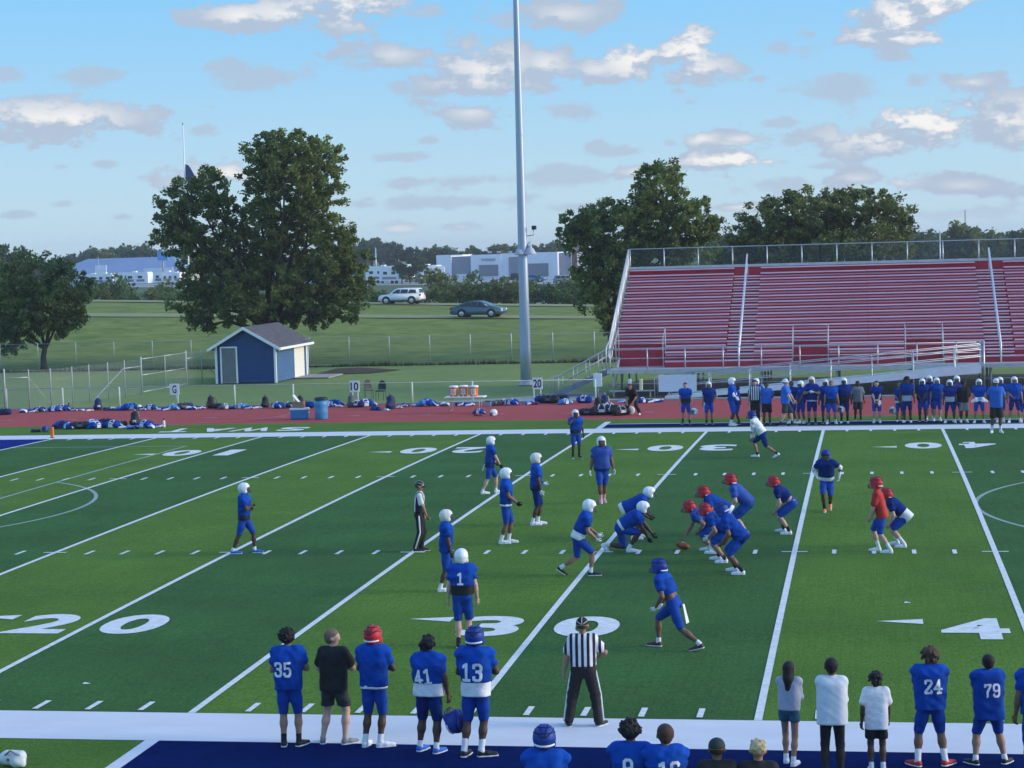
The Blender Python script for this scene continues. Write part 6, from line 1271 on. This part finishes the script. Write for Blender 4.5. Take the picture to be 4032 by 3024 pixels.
person(1895, 1667, 'child in a white T-shirt and black shorts', 4, 1453, None, P(fR=(.11, 0, 0, -8), fL=(-.11, 0, 0, 8), hL=(-.27, .0, .84), hR=(.22, .12, .9)), shirt='white', pads=False, hem=-.2, bottom='shorts', bcol='black', skin='dark', head=('hair', 'mop', 'black'), sock=('white', .08), shoe='white', w=1.0)
person(2012, 1654, 'player number 24 with auburn hair and red shoes', 8, 1395, None, P(fR=(.24, 0, 0, -50), fL=(-.24, 0, 0, 40), pel=(0, 0, .95), **FRONT), num='24', num_h=.19, numx=.03, hem=-.1, skin='brown', head=('hair', 'mop', 'auburn'), sock=('white', .16), shoe='red', w=1.08)
person(2138, 1650, 'player number 79 with short black hair and a long blue jersey', 10, 1410, None, P(fR=(.27, 0, 0, -45), fL=(-.27, 0, 0, 40), pel=(0, 0, .945), **FRONT), num='79', num_h=.19, numx=.03, hem=-.22, skin='tan', head=('hair', 'short', 'black'), sock=('white', .05), shoe='black', w=1.16)
q = onz(2238, 1400, 1.8); person(2238, 1400, 'player at the very edge beside number 79', 8, None, 1.76, P(hL=(-.30, .04, .80)), at=(q[0], q[1], 0), head=('helmet', 'blue', True), skin='brown')

# ---- defence and officials on the field
person(530, 1196, 'white-helmeted player with arms folded, alone near the 20-yard line', -85, 1040, None, P(fR=(.09, -.25, 0, 0), fL=(-.09, .28, 0, 0), pel=(0, 0, .955), **CROSS), num='5', num_h=.2, numx=-.04, back=True, hem=.02, under='black', uhem=-.08, skin='dark', sock=('white', .06), shoe='sky', numz=1.24)
person(908, 1191, 'referee in black cap standing side-on at the hash mark', -80, 1040, None, P(fR=(.07, -.06, 0, 0), fL=(-.07, .06, 0, 0), hR=(.1, .2, .9), hL=(-.22, .12, .9), hp=12), skin='tan', **REF)
person(966, 1277, 'white-helmeted player with arms at his sides in front of the referee', -78, 1100, None, P(fR=(.08, -.1, 0, 0), fL=(-.08, .08, 0, 0), hR=(.22, .12, .82), hL=(-.2, .1, .82)), hem=-.1, skin='dark', bcol='royal', head=('helmet', 'cream', False), sock=('white', .12), shoe='white')
person(1002, 1397, 'white-helmeted player number 1 seen from behind with a black back plate', 4, 1185, None, P(fR=(.10, .05, 0, -10), fL=(-.09, -.05, 0, 8)), num='1', num_h=.2, numx=.0, hem=.17, under='black', uhem=.0, skin='pale', sock=('black', .1), shoe='black', numz=1.3)
person(1095, 1174, 'white-helmeted player with a white sleeve band, hands at waist', -82, 1010, None, P(fR=(.08, -.08, 0, 0), fL=(-.08, .1, 0, 0), hR=(.15, .28, 1.0), hL=(-.12, .26, .98), eR=(.5, -1, -.3), eL=(-.5, -1, -.3)), under='white', uhem=-.06, hem=-.02, skin='brown', sock=('white', .13), shoe='white', gloves='black')
person(1160, 1134, 'cream-helmeted player with white gloves standing side-on', -78, 978, None, P(fR=(.07, -.06, 0, 0), fL=(-.08, .08, 0, 0), hR=(.22, .12, .85), hL=(-.18, .2, 1.05)), hem=-.04, under='black', uhem=-.09, skin='dark', head=('helmet', 'cream', False), gloves='white', sock=('white', .12), shoe='white', bcol='navy')
person(1060, 1066, 'white-helmeted player walking with black gloves', -70, 940, None, P(fR=(.09, -.22, 0, 0), fL=(-.08, .24, 0, 0), hR=(.2, .3, .9), hL=(-.2, .22, .95), pel=(0, 0, .955), lean=6), hem=.02, under='navy', skin='pale', gloves='black', sock=('white', .06), shoe='white', towel=(.0, -.14, .2))
person(1245, 990, 'white-helmeted player with both hands raised to his face mask', -160, 884, None, P(fR=(.14, 0, 0, -20), fL=(-.14, 0, 0, 20), hR=(.1, .22, 1.5), hL=(-.3, .05, .82), eR=(1, .2, -.8)), hem=.08, under='black', uhem=-.02, skin='dark', sock=('black', .3), shoe='black', bcol='royal')
person(1302, 1086, 'white-helmeted player walking towards the camera in pink shoes', -165, 942, None, P(fR=(.06, .1, 0, -5), fL=(-.06, -.1, 0, 5), hR=(.34, .06, .84), hL=(-.34, .02, .84)), shirt='periw', hem=-.03, under='navy', uhem=-.08, skin='brown', gloves='white', sock=('pink', .14), shoe='pink', w=1.04)
person(1252, 1243, 'white-helmeted linebacker striding forward with white gloves and black shoes', -82, None, 1.82, P(fR=(.1, .30, 0, 0), fL=(-.1, -.42, .06, 0, -35), pel=(0, -.02, .87), lean=26, hR=(.12, .38, .82), hL=(-.15, .42, .88), hp=8), hem=.10, under='white', uhem=-.06, skin='tan', gloves='white', sock=('white', .1), shoe='black')
person(1362, 1191, 'white-helmeted lineman kneeling with one hand on the turf', -85, None, 1.85, P(pel=(0, -.22, .58), lean=58, fR=(.14, .02, 0, 0), fL=(-.12, -.62, .05, 0, -50), kL=(0, 1, -1), hR=(.1, .52, .09), hL=(-.2, .62, .22), eR=(.4, -1, .3), hp=-8), hem=.06, under='white', uhem=.0, skin='dark', gloves='black', sock=('white', .1), shoe='white', w=1.12)
person(1378, 1163, 'white-helmeted lineman crouching behind the kneeling one', -84, None, 1.85, P(pel=(0, -.28, .74), lean=66, fR=(.2, -.05, 0, 0), fL=(-.2, .0, 0, 0), hR=(.18, .28, .52), hL=(-.18, .3, .52), eR=(.6, -1, 0), eL=(-.6, -1, 0), hp=-20), hem=-.04, skin='dark', sock=('white', .1), shoe='white', under='white', w=1.1)

# ---- offence
LINE = dict(hp=-18)
def lineman(x, y, label, lean=56, pz=.70, py=-.25, hR=(.18, .22, .55), hL=(-.2, .2, .55), fR=(.22, .05, 0, -10), fL=(-.22, -.12, 0, 10), yaw=88, H=1.85, **k): return person(x, y, label, yaw, None, H, P(pel=(0, py, pz), lean=lean, fR=fR, fL=fL, hR=hR, hL=hL, eR=(.7, -1, .2), eL=(-.7, -1, .2), hp=k.pop('hp', -18)), **k)
lineman(1530, 1193, 'red-helmeted centre bent over with one hand on the ball', lean=70, pz=.72, py=-.18, hR=(.06, .62, .17), hL=(-.2, .2, .5), head=('helmet', 'red', True), skin='tan', shirt='periw', sock=('white', .16), w=1.1)
lineman(1552, 1213, 'red-helmeted guard crouching between the centre and the nearest lineman', lean=58, pz=.72, head=('helmet', 'red', True), skin='tan', gloves='white', sock=('black', .12), shoe='white', w=1.12)
lineman(1588, 1238, 'blue-helmeted lineman crouching at the near end of the offensive line', lean=42, pz=.80, py=-.15, hR=(.2, .2, .68), hL=(-.2, .25, .68), hp=15, head=('helmet', 'blue', True), skin='brown', sock=('black', .2), shoe='white', w=1.1, under='navy')
lineman(1548, 1168, 'red-helmeted guard crouching on the far side of the centre', lean=60, pz=.74, head=('helmet', 'red', True), skin='tan', under='white', num=None, sock=('white', .12), w=1.12)
lineman(1600, 1156, 'red-helmeted tackle at the far end of the offensive line', lean=44, pz=.80, py=-.2, hR=(.2, .24, .66), hL=(-.2, .24, .66), head=('helmet', 'red', True), skin='pale', shirt='periw', sock=('black', .06), shoe='white', w=1.08)
lineman(1692, 1152, 'red-helmeted receiver with hands on knees and a bare midriff', lean=48, pz=.78, py=-.24, hR=(.17, .18, .58), hL=(-.17, .18, .58), head=('helmet', 'red', True), skin='pale', shirt='navy', hem=.14, sock=('black', .12), shoe='white', H=1.78)
person(1787, 1104, 'blue-helmeted player jogging towards the camera in white sleeves and gloves', 178, None, 1.76, P(fR=(.06, .22, 0, 0), fL=(-.07, -.22, .1, 0, -40), pel=(0, 0, .9), lean=22, hR=(.26, .2, .98), hL=(-.34, .05, .95), eR=(.8, -1, 0), eL=(-1, -1, 0)), shirt='navy', hem=.1, under='white', uhem=-.02, sleeve2='white', gloves='white', skin='dark', head=('helmet', 'blue', True), sock=('black', .3), shoe='orange')
person(1903, 1193, 'red-jerseyed quarterback in a red helmet with long white socks', 84, 1024, None, P(fR=(.15, .12, 0, 0), fL=(-.15, -.18, 0, 0), pel=(0, -.03, .93), lean=12, hR=(.16, .2, .84), hL=(-.16, .22, .84)), shirt='red', pads=False, hem=-.12, slv=.75, skin='pale', head=('helmet', 'red', True), sock=('white', .22), shoe='white')
lineman(1938, 1180, 'running back crouching behind the quarterback', lean=48, pz=.76, py=-.22, hR=(.18, .18, .56), hL=(-.18, .18, .56), head=('helmet', 'red', True), skin='pale', shirt='navy', hem=.1, under='white', sock=('white', .2), shoe='white', H=1.74)
person(1458, 1401, 'blue-helmeted receiver with a wide stance and a white towel at the near side', 78, None, 1.8, P(fR=(.12, .40, 0, 0), fL=(-.12, -.48, .03, 0, -15), pel=(0, .0, .84), lean=26, hR=(.2, .30, .78), hL=(-.22, .28, .78), hp=-6), hem=.17, skin='brown', head=('helmet', 'blue', True), gloves='white', sock=('white', .06), shoe='maroon', towel=(.0, -.15, .34), num=None)
person(1648, 988, 'blue-helmeted receiver in a white jersey leaning forward near the far border', 80, None, 1.8, P(fR=(.1, .26, 0, 0), fL=(-.1, -.52, .05, 0, -30), pel=(0, .0, .84), lean=36, hR=(.15, .36, .62), hL=(-.15, .36, .66), hp=-8), shirt='white', hem=-.02, sleeve2='white', skin='tan', head=('helmet', 'blue', True), sock=('black', .06), shoe='white', bcol='navy')
p = G(1475, 1187); V, F = smesh([((-.075, 0, 0), (.075, 0, 0), .072, .072), ((-.14, 0, 0), (.14, 0, 0), .015, .015)], .014, .06); o = mobj('football', npmesh('football', V, F, True), mat('leather', (.19, .06, .03), .6, .15, 20), None, (p[0], p[1], p[2]+.09), (0, R(12), R(8))); tag(o, 'brown leather football on the turf under the centre', 'football'); MB().box((0, 0, .084), (.09, .012, .012)).build('laces', M_cw, o)

# ---- far sideline
def c4(x, y): return (2600+x/2.949)/S, (1400+y/2.949)/S
def c5(x, y): return (3250+x/2.829)/S, (1400+y/2.829)/S
def far(c, x, yf, yt, label, yaw=178, pose=None, **k):
    a, b = c(x, yf); _, t = c(x, yt); return person(a, b, label, yaw, t, None, pose or P(fR=(.14, 0, 0, -14), fL=(-.14, 0, 0, 14)), **k)
BH = ('hair', 'short', 'black')
far(c4, 300, 795, 315, 'bareheaded player in puffed shoulder pads holding a white helmet low', 180, P(fR=(.16, 0, 0, -10), fL=(-.16, 0, 0, 10), hL=(-.3, .06, .8)), hem=.12, under='black', uhem=-.06, skin='pale', head=('hair', 'short', 'brown'), sock=('black', .3), shoe='black')
far(c4, 570, 795, 300, 'cream-helmeted player with one hand on his hip and a white towel', 186, P(hL=(-.2, .02, 1.0), eL=(-1, -.5, .1)), shirt='navy', hem=-.04, skin='tan', head=('helmet', 'cream', False), sock=('black', .1), shoe='black', towel=(.16, .1, .4))
far(c4, 835, 815, 255, 'white-helmeted player side-on in long white sleeves', -95, P(**FRONT), hem=-.02, sleeve2='white', skin='dark', sock=('white', .14), shoe='white')
far(c4, 905, 800, 350, 'player facing the white-sleeved teammate, mostly hidden behind him', 95, P(**FRONT), skin='dark', head=BH, sock=('black', .2), shoe='black', shirt='blue')
far(c4, 1105, 795, 285, 'referee in stripes on the far sideline', 182, P(), skin='pale', shirt='stripe', pads=False, bottom='long', bcol='black', sock=None, shoe='black', head=BH, belt='black', hem=.0)
far(c4, 1125, 770, 262, 'player with a white and blue helmet directly behind the far referee', 170, P(), skin='tan', head=('helmet', 'white', False), sock=('white', .1))
far(c4, 1240, 795, 308, 'coach in a blue T-shirt and black shorts beside the far referee', 185, P(**BEHIND), shirt='sky', pads=False, hem=-.1, bottom='long_shorts', bcol='black', skin='brown', head=('cap', 'cap', 'black'), sock=('black', .1), shoe='black', w=1.12)
far(c4, 1455, 815, 265, 'coach in a white bucket hat, blue polo and charcoal shorts', -100, P(fR=(.12, -.12, 0, 0), fL=(-.1, .28, 0, 0), pel=(0, 0, .965), hL=(-.2, .3, .95), hR=(.15, .3, .92)), shirt='sky', pads=False, hem=-.12, bottom='long_shorts', bcol='charcoal', skin='pale', head=('hair', 'hat', 'white'), sock=('black', .08), shoe='black', w=1.18)
far(c4, 1530, 790, 300, 'player half hidden behind the coach in the bucket hat', 160, P(), shirt='navy', skin='brown', head=BH, sock=('white', .1))
far(c4, 1640, 790, 290, 'white-helmeted player in blue looking down beside the bucket-hat coach', 150, P(hp=15, **FRONT), skin='brown', sock=('white', .08), shoe='white')
far(c4, 1765, 795, 243, 'cream-helmeted player in navy with a white bib at the neck', 180, P(**CHEST), shirt='navy', under='silver', uhem=-.1, hem=-.05, skin='tan', head=('helmet', 'cream', False), sock=('black', .14), shoe='black', gloves='white', bcol='navy')
far(c4, 1990, 795, 290, 'bareheaded broad player in blue with a black undershirt', 182, P(fR=(.18, 0, 0, -14), fL=(-.18, 0, 0, 14)), hem=.06, under='black', uhem=-.08, skin='tan', head=('hair', 'short', 'fair'), sock=('white', .1), shoe='white', w=1.12)
far(c4, 1925, 785, 275, 'cream-helmeted player behind the bareheaded broad player', 175, P(), skin='brown', head=('helmet', 'cream', False), sock=('black', .12), shoe='black')
far(c4, 2140, 785, 255, 'white-helmeted player in black holding a cream helmet', 178, P(hR=(.3, .05, .78)), shirt='navy', under='black', hem=.12, uhem=-.1, skin='dark', bcol='navy', sock=('black', .2), shoe='white')
far(c5, 365, 722, 283, 'coach in a grey T-shirt and charcoal shorts with a black cap', 184, P(), shirt='grey', pads=False, hem=-.14, bottom='long_shorts', bcol='charcoal', skin='dark', head=('cap', 'cap', 'black'), sock=('black', .1), shoe='black', w=1.15)
far(c5, 575, 750, 282, 'fair-faced bareheaded player holding a cream helmet at his waist', 178, P(hR=(.08, .28, .95), hL=(-.08, .28, .95), eR=(1, -.4, -.1), eL=(-1, -.4, -.1)), shirt='navy', hem=-.0, skin='pale', head=('hair', 'short', 'black'), sock=('white', .08), shoe='white')
far(c5, 830, 735, 308, 'fair-haired player in blue with a white shirt tail showing', 186, P(**FRONT), hem=.0, under='white', uhem=-.1, skin='tan', head=('hair', 'mop', 'fair'), sock=('black', .06), shoe='white')
far(c5, 915, 745, 228, 'tall player with an afro behind the fair-haired player', 172, P(hL=(-.3, .1, .85)), shirt='navy', under='silver', hem=.1, skin='dark', head=('hair', 'afro', 'black'), sock=('black', .06), shoe='white', bcol='navy')
far(c5, 1085, 735, 253, 'heavy white-helmeted player in navy', 174, P(**FRONT), shirt='navy', skin='dark', sock=('black', .12), shoe='black', w=1.18)
far(c5, 1165, 715, 222, 'tall white-helmeted player at the back of the group of three', 178, P(), skin='tan', sock=('white', .1), shirt='navy')
far(c5, 1245, 728, 243, 'white-helmeted player in bright blue with a white wristband', 182, P(hL=(-.28, .04, .84)), skin='pale', sock=('white', .06), shoe='white', hem=-.06, gloves=None)
far(c5, 1390, 750, 265, 'white-helmeted player in navy over a pale grey undershirt', 178, P(fR=(.2, 0, 0, -14), fL=(-.2, 0, 0, 14)), shirt='navy', hem=.14, under='silver', uhem=-.08, skin='dark', sock=('white', .06), shoe='white', bcol='navy')
far(c5, 1470, 735, 222, 'tall white-helmeted player raising a hand to his chin', 175, P(hR=(.1, .2, 1.45), eR=(1, .2, -.8)), shirt='periw', skin='tan', sock=('white', .06))
far(c5, 1545, 745, 272, 'person in a black sweatshirt and grey shorts', 186, P(**BEHIND), shirt='black', pads=False, slv=1.7, hem=-.1, bottom='long_shorts', bcol='grey', skin='dark', head=('hair', 'afro', 'black'), sock=('white', .05), shoe='white', w=1.05)
far(c5, 1715, 750, 258, 'white-helmeted player holding shoulder pads in front of him', 180, P(hR=(.16, .26, 1.0), hL=(-.16, .26, 1.0), fR=(.2, 0, 0, -14), fL=(-.2, 0, 0, 14)), skin='tan', sock=('white', .06), shoe='white', hem=.04)
far(c5, 1905, 862, 258, 'coach in a white cap, blue T-shirt and long black shorts on the border line', 182, P(fR=(.15, 0, 0, -14), fL=(-.15, 0, 0, 14), **BEHIND), shirt='sky', pads=False, hem=-.14, bottom='long_shorts', bcol='black', skin='brown', head=('hair', 'cap', 'white'), sock=('white', .18), shoe='white', w=1.06)
far(c5, 1950, 745, 237, 'white-helmeted player behind the coach in long black shorts', 178, P(), skin='tan', sock=('white', .1))
far(c5, 2110, 748, 232, 'white-helmeted player with a wide stance right of the white-capped coach', 180, P(fR=(.22, 0, 0, -14), fL=(-.22, 0, 0, 14), hR=(.1, .26, 1.05), hL=(-.3, .06, .9)), skin='tan', sock=('white', .1), shoe='white', bcol='navy')
far(c5, 2215, 740, 330, 'player in blue cut by the right edge of the picture', 170, P(), skin='pale', head=('hair', 'short', 'fair'), sock=('white', .1))
# helper crouching over bags on the track
q = onz(1368, 896); person(0, 0, 'helper in black crouching over an orange cooler on the track', 165, None, 1.78, P(pel=(0, -.12, .80), lean=50, fR=(.3, 0, 0, -15), fL=(-.3, 0, 0, 15), hR=(.15, .35, .55), hL=(-.15, .35, .6), hp=-10), at=(q[0], q[1], 0), shirt='black', pads=False, hem=-.05, bottom='long', bcol='black', skin='tan', head=('hair', 'short', 'brown'), sock=None, shoe='white', w=1.1)
# helmets and pads that people hold
def held(obj_name, loc, label, cat, col='white', pad=False, rot=(0, 0, 0), s=1.):
    o = helmet(col, None, loc, rot, s, pad); return tag(o, label, cat)
q = G(930, 1624); e = onY(983, 1556, q[1]); held('helmet', e, 'blue padded helmet hanging from the hand of player number 41', 'helmet', 'blue', True, (R(70), R(20), R(60)), 1.12)
for c, x, yy, yf, col, lab in ((c4, 390, 655, 795, 'white', 'white helmet held by the bareheaded player in puffed pads'), (c4, 2095, 630, 785, 'cream', 'cream helmet hanging beside the white-helmeted player in black'), (c5, 580, 530, 750, 'cream', 'cream helmet held at the waist by the fair-faced player'), (c5, 750, 615, 735, 'white', 'white helmet hanging beside the fair-haired player')):
    g = G(*c(x, yf)); e = onY(*c(x, yy), g[1]-.12); held('helmet', e, lab, 'helmet', col, False, (R(20), 0, R(150)), 1.05)
g = G(*c5(1715, 750)); e = onY(*c5(1715, 500), g[1]-.35); a, t = GP['pads'][0].copy(), GP['pads'][1].copy(); a.materials.append(M_cw); t.materials.append(M_jb); o = mobj('shoulder_pads', a, None, None, (e[0], e[1], e[2]-.08), None, (.8, .6, .8)); mobj('collar', t, None, o); tag(o, 'white shoulder pads held by a player on the far sideline', 'shoulder pads')
# white bag on the turf, scraps of litter
p = onz(30, 1655); r = empty('sports_bag', (p[0], p[1], 0), R(-20), 'white sports bag with a brown emblem lying on the near turf', 'bag'); r.scale = (.86, .86, .86); blob('bag', [((-.16, 0, .13), (.14, 0, .14), .13, .12), ((.12, -.05, .1), (.22, -.02, .08), .1, .07), ((-.05, .08, .18), (.1, .08, .2), .08, .07)], .016, mat('bag_white', (.62, .63, .62), .6, .1, 12), r, .05, [((0, 0, 0), (0, 0, -1))], .006); MB().tube([(-.1, -.1, .2), (.05, -.13, .3), (.2, -.05, .22)], .018, 6).build('strap', mat('strap_grey', (.25, .28, .33), .7), r); MB().lathe([(.03, 0), (.03, .004)], 12, (0, -.135, .14), Matrix.Rotation(R(90), 3, 'X')).build('emblem', mat('emblem_brown', (.25, .13, .08), .7), r)
for x, y in ((186, 1478), (1990, 1488), (1960, 1303)):
    p = G(x, y); b = MB(); b.add([(-.06, -.02, .012), (.05, -.035, .02), (.07, .03, .012), (-.04, .035, .03), (-.06, -.02, .006), (.05, -.035, .012), (.07, .03, .006), (-.04, .035, .02)], [(0, 1, 2, 3), (4, 7, 6, 5), (0, 4, 5, 1), (2, 6, 7, 3)]); tag(b.build('paper_scrap', M_cw, None, (p[0], p[1], p[2])), 'tiny pale scrap of paper on the turf', 'litter', 'scraps of paper on the turf')

for o in scene.objects:
    if '_head' in o: del o['_head']

# ------------------------------------------------------------------ summer haze between the camera and the far trees
hz = MB().box((0, 1900, 13.2), (1830, 4300, 30.4)).build('haze', None); tag(hz, 'thin pale summer haze over the whole place', 'haze', kind='stuff')
hm = bpy.data.materials.new('haze_air'); hm.use_nodes = True; N, L = nodes(hm); N.clear(); o_ = N.new('ShaderNodeOutputMaterial'); v_ = N.new('ShaderNodeVolumePrincipled'); v_.inputs['Color'].default_value = (.90, .93, .96, 1); v_.inputs['Density'].default_value = .00024; v_.inputs['Anisotropy'].default_value = .2; L.new(v_.outputs[0], o_.inputs['Volume']); hz.data.materials.append(hm)
